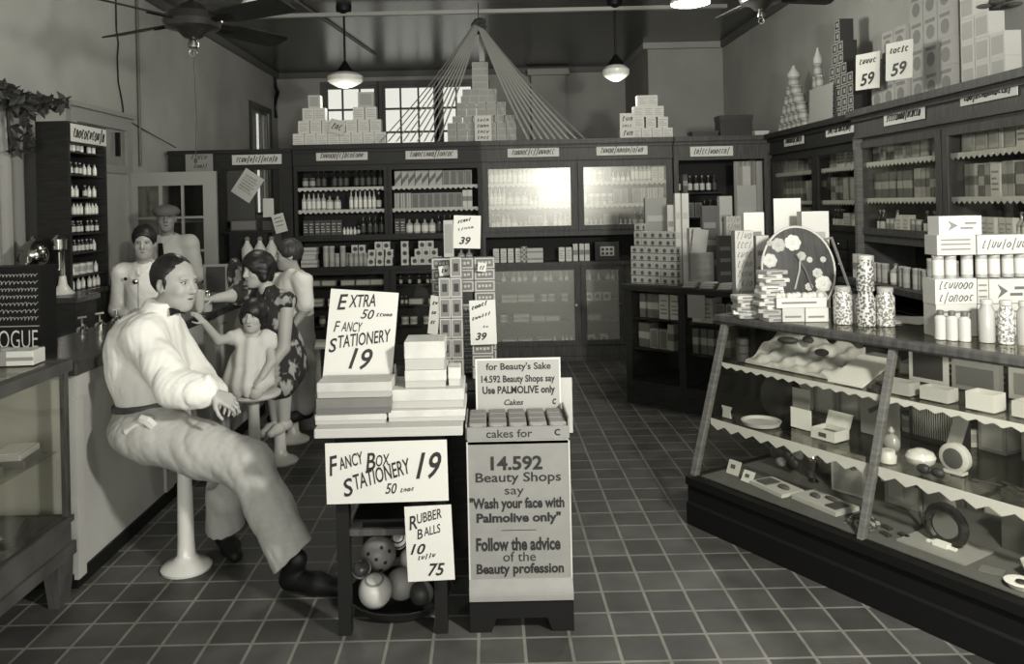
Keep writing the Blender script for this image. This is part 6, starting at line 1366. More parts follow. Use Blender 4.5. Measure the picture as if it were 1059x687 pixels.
put('clock', 'round glass fronted boudoir clock on the middle shelf', 'clock', 1.22, 0.33, z5, MB().lathe([(0.055, -0.02), (0.062, -0.012), (0.062, 0.012), (0.05, 0.02)], 24).xf(Matrix.Translation((0, 0, 0.064)) @ Matrix.Rotation(PI/2, 4, 'X')).ell((0, -0.018, 0.064), (0.044, 0.008, 0.044), 18, 8, m=1).box(-0.04, -0.02, 0, 0.04, 0.02, 0.012), [g(0.4), g(0.06)])
put('dark_bow', 'dark bow shaped trinket before the boudoir clock', 'trinket', 1.18, 0.22, z5, MB().ell((-0.03, 0, 0.02), (0.03, 0.02, 0.02), 10, 6).ell((0.03, 0, 0.02), (0.03, 0.02, 0.02), 10, 6).ell((0, 0, 0.02), (0.012, 0.014, 0.014), 8, 6), [g(0.02)])
put('leaning_board', 'pale narrow panel leaning behind the powder bowl', 'panel', 1.10, 0.5, z5, MB().prism([(-0.03, 0), (0.03, 0), (0.09, 0.2), (0.03, 0.21)], (0, 0, 0), (1, 0, 0), (0, 0, 1), (0, 0.008, 0)), [g(0.34)])
put('dark_gift_case', 'dark open case with fringed lining at the back of the middle shelf', 'case', 0.95, 0.66, z5, MB().box(-0.13, 0, 0, 0.13, 0.05, 0.2).box(-0.11, -0.002, 0.02, 0.11, 0, 0.17, 1), [g(0.03), pattern_mat('fringe', 0.03, 0.3, 30, 0.55, 'wave')])
put('grey_screen', 'large grey panel standing at the near end of the middle shelf', 'panel', 1.55, 0.50, z5, MB().box(-0.12, 0, 0, 0.12, 0.02, 0.24), [g(0.16)])
for i, (x, y, a) in enumerate(((1.36, 0.30, 0.3), (1.44, 0.34, -0.4), (1.52, 0.28, 0.1))): put('manicure_tool', 'manicure tool lying before the grey panel, %s along' % nth(i), 'tool', x, y, z5, MB().tube([(-0.05, 0, 0.006), (0.0, 0, 0.008), (0.05, 0, 0.005)], 0.006, 6, r2=0.002), [CHROME if i else g(0.03)], a, 'manicure tools on the middle shelf')
put('round_tray', 'shallow dark round tray at the near end of the middle shelf', 'tray', 1.66, 0.28, z5, MB().lathe([(0.06, 0), (0.09, 0.02), (0.084, 0.02), (0.056, 0.006)], 24), [g(0.08)])
# showcase floor
for i, (x, y, w, h, v, l) in enumerate(((0.13, 0.20, 0.08, 0.065, 0.5, 'small printed card leaning in the far corner of the showcase floor'), (0.25, 0.17, 0.07, 0.05, 0.55, 'small white card, second from the far post on the showcase floor'))):
    put('price_sign', l, 'card', x, y, z2, MB().prism([(0, 0), (0.004, 0), (0.034, h), (0.03, h)], (-w/2, 0, 0), (0, 1, 0), (0, 0, 1), (w, 0, 0)).prism([(0.012, h*0.45), (0.014, h*0.45), (0.02, h*0.75), (0.018, h*0.75)], (-w*0.2, -0.003, 0), (0, 1, 0), (0, 0, 1), (w*0.35, 0, 0), 1), [g(v), g(0.1)])
put('toilet_set', 'pale open toilet set lying on the showcase floor', 'toilet set', 0.40, 0.22, z2, MB().box(-0.11, -0.07, 0, 0.11, 0.07, 0.018).box(-0.09, -0.05, 0.018, -0.02, 0.04, 0.024, 1).ell((0.05, 0, 0.025), (0.035, 0.02, 0.012), 12, 6, m=1), [g(0.45), g(0.08)], -0.15)
put('ruffled_pin_cushion', 'dark ruffled rosette standing on the showcase floor', 'rosette', 0.27, 0.46, z2, (lambda m: [m.ell((0.075*math.cos(a)*q_/3, 0.02*math.sin(a*3), 0.115+0.075*math.sin(a)*q_/3), (0.03, 0.022, 0.03), 8, 6, m=(k_ % 3 == 0)*1) for q_ in (1, 2, 3) for k_, a in enumerate([j*2*PI/9 for j in range(9)])] and m)(MB()), [g(0.03), g(0.25)])
put('trophy_cup', 'small silver goblet beside the dark rosette', 'goblet', 0.44, 0.45, z2, MB().lathe([(0.025, 0), (0.026, 0.006), (0.008, 0.02), (0.007, 0.06), (0.022, 0.08), (0.028, 0.12), (0.024, 0.12), (0.015, 0.085)], 16), [CHROME])
put('framed_print', 'upright framed print in the middle of the showcase floor', 'picture', 0.64, 0.44, z2, MB().box(-0.085, 0, 0, 0.085, 0.012, 0.2).box(-0.072, -0.002, 0.012, 0.072, 0, 0.188, 1).prism([(-0.01, 0.16), (0.03, 0.17), (0.05, 0.13), (0.02, 0.12)], (0, -0.003, 0), (1, 0, 0), (0, 0, 1), (0, -0.001, 0), 2), [g(0.34), g(0.24), g(0.06)], 0.1)
put('tall_print', 'tall grey print leaning beside the middle post, showcase floor', 'picture', 0.88, 0.50, z2, MB().box(-0.09, 0, 0, 0.09, 0.01, 0.24).box(-0.07, -0.002, 0.03, 0.0, 0, 0.2, 1), [g(0.16), g(0.24)])
put('manicure_set', 'pale open manicure set on the showcase floor before the framed print', 'manicure set', 0.66, 0.23, z2, MB().box(-0.13, -0.07, 0, 0.13, 0.08, 0.02).ell((-0.05, 0, 0.028), (0.03, 0.016, 0.012), 10, 6, m=1).ell((0.02, 0.03, 0.028), (0.04, 0.012, 0.01), 10, 6, m=1).box(0.05, -0.05, 0.02, 0.11, 0.04, 0.026, 1), [g(0.4), g(0.06)], -0.1)
put('dark_cloth', 'dark figured cloth scrap by the middle post on the showcase floor', 'cloth', 0.895, 0.16, z2, MB().prism([(-0.06, 0), (0.07, 0), (0.05, 0.03), (-0.02, 0.04)], (0, -0.04, 0), (1, 0, 0), (0, 0, 1), (0, 0.09, 0)), [pattern_mat('figured', 0.03, 0.25, 60, 0.55)])
t = thing('horseshoe_clock', 'dark horseshoe shaped desk clock on a pale board, showcase floor', 'clock', (0, 0, 0)); t.matrix_world = SM @ Matrix.Translation((1.22, 0.22, z2))
obj('base_board', MB().box(-0.14, -0.09, 0, 0.14, 0.12, 0.008), t, mats=[g(0.25)])
hs = MB(); hs.tube([(0.075*math.cos(a), 0.03, 0.085+0.075*math.sin(a)) for a in [(-0.9+i*(PI+1.8)/16) for i in range(17)]], 0.018, 8); obj('horseshoe', hs, t, mats=[g(0.015)])
obj('clock_face', MB().lathe([(0.055, -0.008), (0.056, 0.0), (0.05, 0.01)], 22).xf(Matrix.Translation((0, 0.03, 0.085)) @ Matrix.Rotation(PI/2, 4, 'X')), t, mats=[g(0.12)]); obj('pen_rest', MB().box(-0.03, -0.02, 0.008, 0.03, 0.015, 0.024).box(-0.06, -0.01, 0.008, -0.031, 0.006, 0.016).box(0.031, -0.01, 0.008, 0.06, 0.006, 0.016), t, mats=[g(0.7)])
put('silver_tee', 'small T shaped silver piece behind the horseshoe clock', 'trinket', 1.05, 0.36, z2, MB().tube([(0, 0, 0), (0, 0, 0.17)], 0.01, 8).tube([(-0.025, 0, 0.172), (0.025, 0, 0.172)], 0.012, 8), [CHROME])
put('pale_panel', 'pale board leaning behind the middle post, showcase floor', 'panel', 1.02, 0.52, z2, MB().prism([(-0.1, 0), (0.1, 0), (0.06, 0.24), (-0.06, 0.24)], (0, 0, 0), (1, 0, 0), (0, 0, 1), (0, 0.008, 0)), [g(0.22)])
for i, (x, y) in enumerate(((0.98, 0.22), (1.02, 0.15), (1.07, 0.20))): put('button_card', 'small dark tag on the showcase floor beside the horseshoe clock, %s along' % nth(i), 'tag', x, y, z2, MB().box(-0.025, -0.012, 0, 0.025, 0.012, 0.008), [g(0.03)], -0.3, 'small tags on the showcase floor')
put('tall_lace_box', 'tall dark box with a lace panel standing on the showcase floor', 'box', 1.44, 0.42, z2, MB().box(-0.09, 0, 0, 0.09, 0.08, 0.24).box(0.0, -0.002, 0.01, 0.06, 0, 0.2, 1), [g(0.07), pattern_mat('lace_print', 0.05, 0.3, 40, 0.5, 'voronoi')])
t = thing('ornate_tray', 'pale ornate footed tray at the near end of the showcase floor', 'tray', (0, 0, 0)); t.matrix_world = SM @ Matrix.Translation((1.66, 0.26, z2))
obj('tray_body', MB().prism([(-0.12, 0.02), (0.12, 0.02), (0.14, 0.07), (0.1, 0.05), (0.0, 0.06), (-0.1, 0.05), (-0.14, 0.07)], (0, -0.05, 0), (1, 0, 0), (0, 0, 1), (0, 0.1, 0)).box(-0.1, -0.04, 0, 0.1, 0.04, 0.02), t, mats=[g(0.4)]); obj('trinket_box', MB().box(-0.05, -0.03, 0.061, 0.05, 0.03, 0.1), t, mats=[g(0.05)])
put('ash_dish', 'white dish with a dark centre at the front of the showcase floor', 'dish', 1.56, 0.13, z2, MB().lathe([(0.04, 0), (0.055, 0.02), (0.05, 0.022), (0.02, 0.014)], 18).ell((0, 0, 0.02), (0.018, 0.018, 0.006), 10, 6, m=1), [g(0.7), g(0.02)])
put('grey_tag', 'grey square tag lying before the tall lace box', 'tag', 1.44, 0.17, z2, MB().box(-0.04, -0.03, 0, 0.04, 0.03, 0.006), [g(0.14)], 0.3)

# rows of small gifts at the back of the showcase shelves
G = 'small gifts at the back of the showcase'
for nm, z, ks, hm in (('upper', 0.8205, ['c_wideg', 'c_grey', 'k_wide', 'b_flask', 'c_dark'], 0.19), ('middle', 0.5355, ['k_dark', 'c_grey', 'b_dark', 't_jar', 'c_dark', 'k_wide'], 0.22), ('floor', SZ0+0.005, ['k_dark', 'c_dark', 'k_wide', 't_dark', 'c_wideg'], 0.22)):
    fill('back of the %s showcase shelf' % nm if nm != 'floor' else 'back of the showcase floor', SM, 0.1, 2.0, 0.72, z, ks, G, hmax=hm, p_gap=0.15)
# ================================================================== PEOPLE
def rot_frame(fwd, up=(0, 0, 1)):
    f = Vector(fwd).normalized(); l = Vector(up).cross(f).normalized(); u = f.cross(l)
    return f, l, u
class Sdf:
    """smooth union of rounded limbs, meshed as one continuous skin"""
    def __init__(s): s.p = []
    def cap(s, a, b, ra, rb, k=0.03, op='+'): s.p.append(('c', np.array(a, float), np.array(b, float), ra, rb, k, op)); return s
    def chain(s, pts, rs, k=0.03):
        for i in range(len(pts)-1): s.cap(pts[i], pts[i+1], rs[i], rs[i+1], k)
        return s
    def ell(s, c, r, fr=((1,0,0),(0,1,0),(0,0,1)), k=0.02, op='+'): s.p.append(('e', np.array(c, float), np.array(r, float), np.array([list(q) for q in fr], float), 0, k, op)); return s
    def cut(s, c, n, k=0.0): s.p.append(('h', np.array(c, float), np.array(Vector(n).normalized(), float), 0, 0, k, 'h')); return s
    def mesh(s, res, wr=None, pad=0.03):
        lo = np.full(3, 1e9); hi = np.full(3, -1e9)
        for q in s.p:
            if q[6] != '+': continue
            if q[0] == 'c':
                for c, r in ((q[1], q[3]), (q[2], q[4])): lo = np.minimum(lo, c-r); hi = np.maximum(hi, c+r)
            else: m = q[2].max(); lo = np.minimum(lo, q[1]-m); hi = np.maximum(hi, q[1]+m)
        lo -= pad; hi += pad
        n = np.ceil((hi-lo)/res).astype(int)+1
        D = np.full(n, 1.0, np.float32)
        ax = [lo[i]+res*np.arange(n[i]) for i in range(3)]
        for q in s.p:
            if q[0] == 'h':
                d = (ax[0][:,None,None]-q[1][0])*q[2][0]+(ax[1][None,:,None]-q[1][1])*q[2][1]+(ax[2][None,None,:]-q[1][2])*q[2][2]
                D = np.maximum(D, d.astype(np.float32)); continue
            if q[0] == 'c':
                m = max(q[3], q[4])+q[5]+2*res; a0 = np.minimum(q[1], q[2])-m; a1 = np.maximum(q[1], q[2])+m
            else:
                m = q[2].max()+q[5]+2*res; a0 = q[1]-m; a1 = q[1]+m
            i0 = np.clip(((a0-lo)/res).astype(int), 0, n-1); i1 = np.clip(((a1-lo)/res).astype(int)+2, 1, n)
            sl = tuple(slice(i0[i], i1[i]) for i in range(3))
            X = ax[0][sl[0]][:,None,None]; Yg = ax[1][sl[1]][None,:,None]; Z = ax[2][sl[2]][None,None,:]
            if q[0] == 'c':
                ba = q[2]-q[1]; L2 = max(1e-9, float(ba@ba))
                px_, py_, pz_ = X-q[1][0], Yg-q[1][1], Z-q[1][2]
                t = np.clip((px_*ba[0]+py_*ba[1]+pz_*ba[2])/L2, 0, 1)
                d = np.sqrt((px_-ba[0]*t)**2+(py_-ba[1]*t)**2+(pz_-ba[2]*t)**2)-(q[3]+(q[4]-q[3])*t)
            else:
                px_, py_, pz_ = X-q[1][0], Yg-q[1][1], Z-q[1][2]
                f = q[3]; r = q[2]
                c = [(px_*f[j][0]+py_*f[j][1]+pz_*f[j][2]) for j in range(3)]
                k0 = np.sqrt(sum((c[j]/r[j])**2 for j in range(3))); k1 = np.sqrt(sum((c[j]/r[j]**2)**2 for j in range(3)))+1e-9
                d = k0*(k0-1)/k1
            d = d.astype(np.float32); E = D[sl]; k = max(q[5], 1e-4)
            if q[6] == '+':
                h = np.maximum(k-np.abs(E-d), 0)/k; D[sl] = np.minimum(E, d)-h*h*k*0.25
            else:
                d = -d; h = np.maximum(k-np.abs(E-d), 0)/k; D[sl] = np.maximum(E, d)+h*h*k*0.25
        if wr is not None:
            D = D + wr(ax[0][:,None,None], ax[1][None,:,None], ax[2][None,None,:]).astype(np.float32)
        return nets(D, lo, res)
def nets(D, lo, res):
    S = D < 0
    nx, ny, nz = D.shape
    c = np.zeros((nx-1, ny-1, nz-1), np.int8)
    for a in (0, 1):
        for b in (0, 1):
            for e in (0, 1): c += S[a:nx-1+a, b:ny-1+b, e:nz-1+e]
    act = (c > 0) & (c < 8); I = np.argwhere(act); idx = np.full(act.shape, -1, np.int64); idx[act] = np.arange(len(I))
    acc = np.zeros((len(I), 3)); cnt = np.zeros(len(I))
    cor = [(a, b, e) for a in (0, 1) for b in (0, 1) for e in (0, 1)]
    for p in cor:
        for x in range(3):
            if p[x]: continue
            q = list(p); q[x] = 1
            d0 = D[I[:,0]+p[0], I[:,1]+p[1], I[:,2]+p[2]]; d1 = D[I[:,0]+q[0], I[:,1]+q[1], I[:,2]+q[2]]
            m = (d0 < 0) != (d1 < 0); t = np.where(m, d0/np.where(m, d0-d1, 1), 0)
            pos = np.array(p, float)[None,:].repeat(len(I), 0); pos[:,x] += t
            acc += pos*m[:,None]; cnt += m
    V = lo+res*(I+acc/np.maximum(cnt, 1)[:,None])
    F_ = []
    for x in range(3):
        y, z = (x+1) % 3, (x+2) % 3
        a = [slice(None)]*3; b = [slice(None)]*3; a[x] = slice(0, -1); b[x] = slice(1, None)
        E = S[tuple(a)] != S[tuple(b)]
        K = np.argwhere(E); lim = np.array(D.shape)-1
        ok = (K[:,y] > 0) & (K[:,z] > 0) & (K[:,y] < lim[y]) & (K[:,z] < lim[z]); K = K[ok]
        inside = S[K[:,0], K[:,1], K[:,2]]
        def at_(dy, dz):
            Q = K.copy(); Q[:,y] += dy; Q[:,z] += dz; return idx[Q[:,0], Q[:,1], Q[:,2]]
        q = np.stack([at_(-1,-1), at_(0,-1), at_(0,0), at_(-1,0)], 1)
        q[~inside] = q[~inside][:, ::-1]; F_.append(q)
    return V, np.concatenate(F_)
SEATS = [Vector((p.x, p.y, 0)) for p, _ in stool_at[:4]]
def carve(sdf, parent):
    for c in SEATS:
        c = c-Vector(parent.location)
        if abs(c.x) < 0.5 and abs(c.y) < 0.5: sdf.ell((c.x, c.y, 0.50), (0.205, 0.205, 0.172), k=0.004, op='-')
def skin(name, sdf, res, m, parent, wr=None):
    if name in ('body', 'dress', 'smock', 'trousers'): carve(sdf, parent)
    V, Q = sdf.mesh(res, wr)
    me = bpy.data.meshes.new(name); me.from_pydata(V.tolist(), [], Q.tolist()); me.materials.append(m)
    me.polygons.foreach_set('use_smooth', [True]*len(me.polygons)); me.update()
    o = bpy.data.objects.new(name, me); C.objects.link(o); o.parent = parent
    return o
def add_head(s, c, f, up=(0,0,1), k=1.0):
    """skull, face, nose, ears; c = middle of the head, f = where the face looks. returns a local->world function"""
    f, l, u = rot_frame(f, up); fr = (f, l, u); c = Vector(c)
    W = lambda x, y, z: c+(f*x+l*y+u*z)*k
    s.ell(W(-0.012, 0, 0.028), (0.098*k, 0.077*k, 0.092*k), fr, 0.01)
    s.ell(W(0.022, 0, -0.03), (0.070*k, 0.064*k, 0.085*k), fr, 0.03*k)
    s.ell(W(0.040, 0, -0.075), (0.046*k, 0.050*k, 0.040*k), fr, 0.03*k)
    s.ell(W(0.066, 0, -0.098), (0.020*k, 0.024*k, 0.017*k), fr, 0.02*k)
    s.ell(W(0.076, 0, 0.030), (0.014*k, 0.050*k, 0.010*k), fr, 0.015*k)
    for sy in (-1, 1):
        s.ell(W(0.089, sy*0.031, 0.012), (0.012*k, 0.019*k, 0.011*k), fr, 0.012*k, '-')
        s.ell(W(0.062, sy*0.040, -0.025), (0.022*k, 0.020*k, 0.022*k), fr, 0.02*k)
        s.ell(W(-0.008, sy*0.077, -0.006), (0.022*k, 0.009*k, 0.033*k), fr, 0.006*k)
        s.ell(W(-0.004, sy*0.085, -0.002), (0.011*k, 0.006*k, 0.018*k), fr, 0.004*k, '-')
    s.cap(W(0.083, 0, 0.020), W(0.108, 0, -0.024), 0.009*k, 0.0125*k, 0.012*k)
    for sy in (-1, 1): s.ell(W(0.096, sy*0.012, -0.028), (0.011*k, 0.008*k, 0.008*k), fr, 0.006*k)
    s.ell(W(0.084, 0, -0.054), (0.011*k, 0.024*k, 0.006*k), fr, 0.006*k)
    s.ell(W(0.082, 0, -0.068), (0.011*k, 0.021*k, 0.007*k), fr, 0.006*k)
    s.ell(W(0.092, 0, -0.061), (0.009*k, 0.022*k, 0.0025*k), fr, 0.003*k, '-')
    return W, fr
def face_parts(W, fr, parent, k, skin_m, dark, smile=0.0, brow=0.02):
    b = MB()
    for sy in (-1, 1):
        c = W(0.0755, sy*0.031, 0.011); e = MB().ell((0, 0, 0), (0.0115*k,)*3, 12, 8)
        e.v = [tuple(Vector(p)+c) for p in e.v]; eo = obj('eye', e, parent, mats=[mat('eye_white', 0.34, 0.3)])
        p = W(0.0835, sy*0.031, 0.011); e = MB().ell(p, (0.0055*k,)*3, 8, 6); obj('iris', e, eo, mats=[mat('iris_dark', 0.012, 0.2)])
        pts = [W(0.081-0.013*t*t, sy*(0.014+0.036*t), 0.030+0.006*math.sin(PI*t)) for t in (0, 0.25, 0.5, 0.75, 1)]
        obj('eyebrow', MB().tube(pts, 0.0032*k, 6), parent, mats=[dark])
        obj('eyelid', MB().tube([W(0.0845-0.010*abs(t)**1.5, sy*0.031+0.018*t, 0.018-0.006*t*t) for t in (-1, -0.5, 0, 0.5, 1)], 0.0016*k, 5), parent, mats=[dark])
    obj('mouth', MB().tube([W(0.0935-0.016*t*t, 0.025*t, -0.061+smile*t*t) for t in (-1, -0.5, 0, 0.5, 1)], 0.0028*k, 6), parent, mats=[mat('mouth_dark', 0.06, 0.6)])
def add_hand(s, wrist, d, n, k=1.0, curl=0.5, thumb=1, spread=0.06):
    """wrist point, d = towards the fingers, n = back of the hand; five fingers, each bent at its knuckles"""
    d = Vector(d).normalized(); n = Vector(n); n = (n-d*n.dot(d)).normalized(); x = d.cross(n)*thumb
    w = Vector(wrist); ends = []
    kn = [(0.033, 0.088, 0.068, 0.0082), (0.011, 0.094, 0.078, 0.0086), (-0.011, 0.090, 0.072, 0.0082), (-0.031, 0.080, 0.055, 0.0074)]
    for (a, b, ln, r) in kn:
        K = w+(x*a+d*b)*k; s.cap(w+(x*a*0.55+d*0.012)*k, K, 0.014*k, 0.0115*k, 0.014*k)
        p = K; ang = curl*0.6
        for j, fr_ in enumerate((0.46, 0.30, 0.24)):
            dv = (d*math.cos(ang)-n*math.sin(ang)+x*a*spread*10*0.3).normalized(); q = p+dv*ln*fr_*k
            s.cap(p, q, r*(1.06-0.1*j)*k, r*(0.98-0.12*j)*k, 0.003*k); p = q; ang += curl
        ends.append(p)
    p = w+(x*0.026+d*0.022)*k
    for j, (ln, r) in enumerate(((0.040, 0.0125), (0.032, 0.010), (0.025, 0.0085))):
        dv = (x*(0.85-0.3*j)+d*(0.55+0.2*j)-n*(0.25+0.25*curl)).normalized(); q = p+dv*ln*k
        s.cap(p, q, r*k, r*0.9*k, 0.008*k if j == 0 else 0.003*k); p = q
    return ends
def wrinkle(amp, f1, f2, ph=0.0):
    rr = np.random.RandomState(int(ph*100)+int(f1)); D = rr.normal(size=(5, 3)); D /= np.linalg.norm(D, axis=1)[:, None]; Ph = rr.uniform(0, 6, 5)
    def w(X, Y, Z):
        a = X+0.035*np.sin(13*Z+9*Y+ph); b = Y+0.035*np.sin(12*X+8*Z+1+ph); c = Z+0.035*np.sin(11*Y+10*X+2+ph); o = 0
        for i in range(5):
            f = (f1*0.45, f1*0.7, f2*0.75, f1*1.1, f2*1.3)[i]; s_ = np.sin(f*(a*D[i, 0]+b*D[i, 1]+c*D[i, 2])+Ph[i]); o = o+(0.7, 0.6, 0.5, 0.35, 0.25)[i]*(0.55-np.abs(s_)**0.7)
        return amp*o
    return w
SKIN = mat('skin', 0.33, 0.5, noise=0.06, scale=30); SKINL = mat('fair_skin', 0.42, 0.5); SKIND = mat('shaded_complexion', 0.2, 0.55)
HAIR = mat('dark_hair', 0.012, 0.45, noise=0.4, scale=60); SHIRT = mat('white_shirt', 0.7, 0.8); DUCK = mat('pale_trousers', 0.36, 0.85, noise=0.05, scale=40)
SHOE = mat('black_leather', 0.006, 0.55, spec=0.2); COAT = mat('white_jacket', 0.75, 0.8)
V3 = Vector
def hair_cap(s, W, fr, k, back=1.0, g=0.008, low=-0.06, front=0.055, sides=True):
    s.ell(W(-0.014, 0, 0.033), ((0.098+g)*k, (0.077+g)*k, (0.092+g)*k), fr, 0.01)
def shoe(parent, ankle, d, k=1.0, z=None, m=SHOE):
    a = Vector(ankle); d = Vector((d[0], d[1], 0)).normalized(); base = a.z-0.075*k if z is None else z
    S = Sdf(); heel = Vector((a.x, a.y, base))-d*0.03*k; 
    S.cap(heel+V3((0,0,0.042*k)), a+V3((0,0,-0.01)), 0.04*k, 0.045*k, 0.02); S.chain([heel+V3((0,0,0.042*k)), heel+d*0.13*k+V3((0,0,0.040*k)), heel+d*0.22*k+V3((0,0,0.034*k))], [0.04*k, 0.043*k, 0.032*k], 0.02)
    S.cut((0, 0, base+0.004), (0, 0, -1)); return skin('shoe', S, 0.007, m, parent)
# ------------------------------------------------------------------ the man on the nearest stool
def man():
    t = thing('person', 'man in a white shirt and pale trousers on the nearest stool, looking right', 'person', (-1.42, 3.8, 0))
    root = Vector(t.location); loc = lambda v: v-root
    q = lambda u, v, Y: loc(P(u, v, Y=Y))
    F1 = V3((0.80, -0.60, 0)); 
    hipR, hipL = q(160, 449, 3.70), q(172, 446, 3.93)
    pel = q(160, 440, 3.81)
    chest, neck0 = q(151, 358, 3.80), q(166, 327, 3.80)
    waist = q(157, 410, 3.81)
    shR, shL = q(149, 348, 3.67), q(173, 341, 3.97)
    elR, wrR = q(181, 402, 3.53), q(219, 407, 3.50)
    elL, wrL = q(205, 392, 3.98), q(229, 411, 3.78)
    knR, anR = q(257, 481, 3.60), q(301, 570, 3.56)
    knL, anL = q(236, 478, 3.86), q(233, 541, 4.02)
    head = q(181, 293, 3.79)
    # skin
    B = Sdf()
    B.chain([pel, waist, chest], [0.14, 0.125, 0.13], 0.08); B.cap(chest, neck0, 0.12, 0.07, 0.06)
    B.cap(shR, shL, 0.06, 0.06, 0.06)
    B.cap(neck0, head+V3((-0.015, 0.01, -0.06)), 0.062, 0.058, 0.02)
    for h, kn, an in ((hipR, knR, anR), (hipL, knL, anL)): B.chain([pel, h], [0.13, 0.1], 0.06); B.chain([h, kn, an], [0.088, 0.056, 0.042], 0.03)
    for s_, e, w in ((shR, elR, wrR), (shL, elL, wrL)): B.chain([s_, e, w], [0.056, 0.045, 0.028], 0.02)
    W, fr = add_head(B, head, (0.92, -0.38, -0.08), k=1.08)
    add_hand(B, wrR, q(243, 417, 3.53)-wrR, (0.1, -0.5, 0.85), 0.98, 0.55, 1)
    add_hand(B, wrL, q(240, 424, 3.62)-wrL, (0.5, -0.2, 0.9), 0.95, 0.5, -1)
    skin('body', B, 0.0052, SKIN, t)
    face_parts(W, fr, t, 1.08, SKIN, HAIR)
    # hair
    H = Sdf(); k = 1.08
    H.ell(W(-0.022, 0, 0.034), (0.097*k, 0.082*k, 0.096*k), fr, 0.01)
    H.cut(W(0.035, 0, 0.06), (fr[0]*0.80-fr[2]*0.60)); H.cut(W(-0.03, 0, -0.035), (-fr[2]+fr[0]*0.35))
    for sy in (-1, 1): H.cap(W(0.012, sy*0.074, 0.015), W(0.010, sy*0.074, -0.012), 0.010, 0.007, 0.008)
    skin('hair', H, 0.005, HAIR, t, wrinkle(0.0025, 160, 210))
    # shirt
    S = Sdf(); wr = wrinkle(0.006, 46, 74)
    S.chain([waist+V3((0, 0, -0.01)), q(157, 385, 3.80), chest], [0.150, 0.155, 0.145], 0.06); S.ell(q(136, 370, 3.82), (0.105, 0.15, 0.19), k=0.07)
    S.cap(chest, neck0+V3((0, 0, -0.01)), 0.15, 0.085, 0.05); S.cap(shR, shL, 0.076, 0.076, 0.06); S.cap(chest, q(160, 356, 3.8), 0.13, 0.11, 0.05)
    S.chain([shR, shR.lerp(elR, 0.55), elR, elR.lerp(wrR, 0.6), wrR.lerp(elR, 0.16)], [0.070, 0.068, 0.066, 0.056, 0.046], 0.08)
    S.chain([shL, elL, wrL.lerp(elL, 0.25)], [0.08, 0.075, 0.055], 0.03)
    S.ell(q(215, 400, 3.5), (0.02, 0.035, 0.05), k=0.01)
    S.cut(q(157, 421, 3.8), (0.12, 0.0, -1)); S.cut(neck0+V3((0.02, -0.015, 0.05)), (0.15, -0.1, 1))
    skin('shirt', S, 0.0062, SHIRT, t, wr)
    CL = Sdf(); CL.cap(neck0+V3((-0.01, 0.0, 0.012)), neck0+V3((0.022, -0.01, 0.06)), 0.086, 0.078, 0.01); CL.cut(neck0+V3((0, 0, 0.078)), (0.12, -0.08, 1)); CL.cut(neck0+V3((0, 0, -0.02)), (-0.1, 0.1, -1))
    cl = skin('collar', CL, 0.006, SHIRT, t)
    bt = MB(); c = neck0+F1*0.09+V3((0.025, 0, 0.03))
    side = V3((0.55, 0.7, 0)).normalized()
    for sy in (-1, 1): bt.prism([(0, -0.008), (sy*0.034, -0.019), (sy*0.038, 0.019), (0, 0.008)][::sy], c, side, (0, 0, 1), F1*0.012)
    bt.ell(c+F1*0.008, (0.012, 0.012, 0.012), 8, 6); obj('bow_tie', bt, t, mats=[BLACK])
    # trousers
    T_ = Sdf(); wr2 = wrinkle(0.006, 36, 60, 1.3)
    T_.cap(pel, waist+V3((0, 0, -0.02)), 0.168, 0.158, 0.05); T_.ell(q(146, 447, 3.8), (0.14, 0.19, 0.115), k=0.05)
    T_.chain([hipR, hipR.lerp(knR, 0.5), knR, knR.lerp(anR, 0.5), anR+(anR-knR)*0.02], [0.125, 0.118, 0.104, 0.094, 0.098], 0.04)
    T_.chain([hipL, hipL.lerp(knL, 0.5), knL, knL.lerp(anL, 0.5), anL], [0.12, 0.11, 0.098, 0.088, 0.09], 0.04)
    T_.cut(q(157, 414, 3.8), (-0.12, 0, 1)); 
    dR = (anR-knR).normalized(); T_.cut(anR+dR*0.055, dR.lerp(V3((0.35, 0, -0.9)), 0.25))
    T_.cut((0, 0, root.z+P(233, 541, Y=4.02).z-0.02), (0, 0, -1)) if 0 else None
    T_.cut(q(120, 466, 3.8), (-0.35, 0, -1))
    tr = skin('trousers', T_, 0.0065, DUCK, t, wr2) if 0 else None
    # legs and seat meshed apart so each hem is cut on its own, then shown as one garment
    def garment(chain, rs, cuts, extra=()):
        G_ = Sdf(); G_.chain(chain, rs, 0.04)
        for e in extra: G_.ell(*e)
        for c, n in cuts: G_.cut(c, n)
        carve(G_, t)
        return G_.mesh(0.0065, wr2)
    dL = (anL-knL).normalized()
    parts_ = [garment([waist+V3((0, 0, -0.01)), pel, hipR, hipR.lerp(knR, 0.5), knR, knR.lerp(anR, 0.5), anR+dR*0.1], [0.15, 0.155, 0.128, 0.118, 0.104, 0.096, 0.103], [(q(157, 414, 3.8), (-0.12, 0, 1)), (anR+dR*0.02, dR+V3((0.25, 0, 0.1)))], [(q(150, 443, 3.8), (0.155, 0.2, 0.12), ((1,0,0),(0,1,0),(0,0,1)), 0.05)]),
              garment([pel, hipL, hipL.lerp(knL, 0.5), knL, knL.lerp(anL, 0.5), anL+dL*0.1], [0.13, 0.12, 0.112, 0.1, 0.09, 0.095], [(anL+dL*0.012, dL+V3((0.2, 0, 0)))])]
    me = bpy.data.meshes.new('trousers'); vs, fs = [], []
    for V, Q in parts_: b0 = len(vs); vs += V.tolist(); fs += (Q+b0).tolist()
    me.from_pydata(vs, [], fs); me.materials.append(DUCK); me.polygons.foreach_set('use_smooth', [True]*len(fs)); me.update(); obj('trousers', me, t)
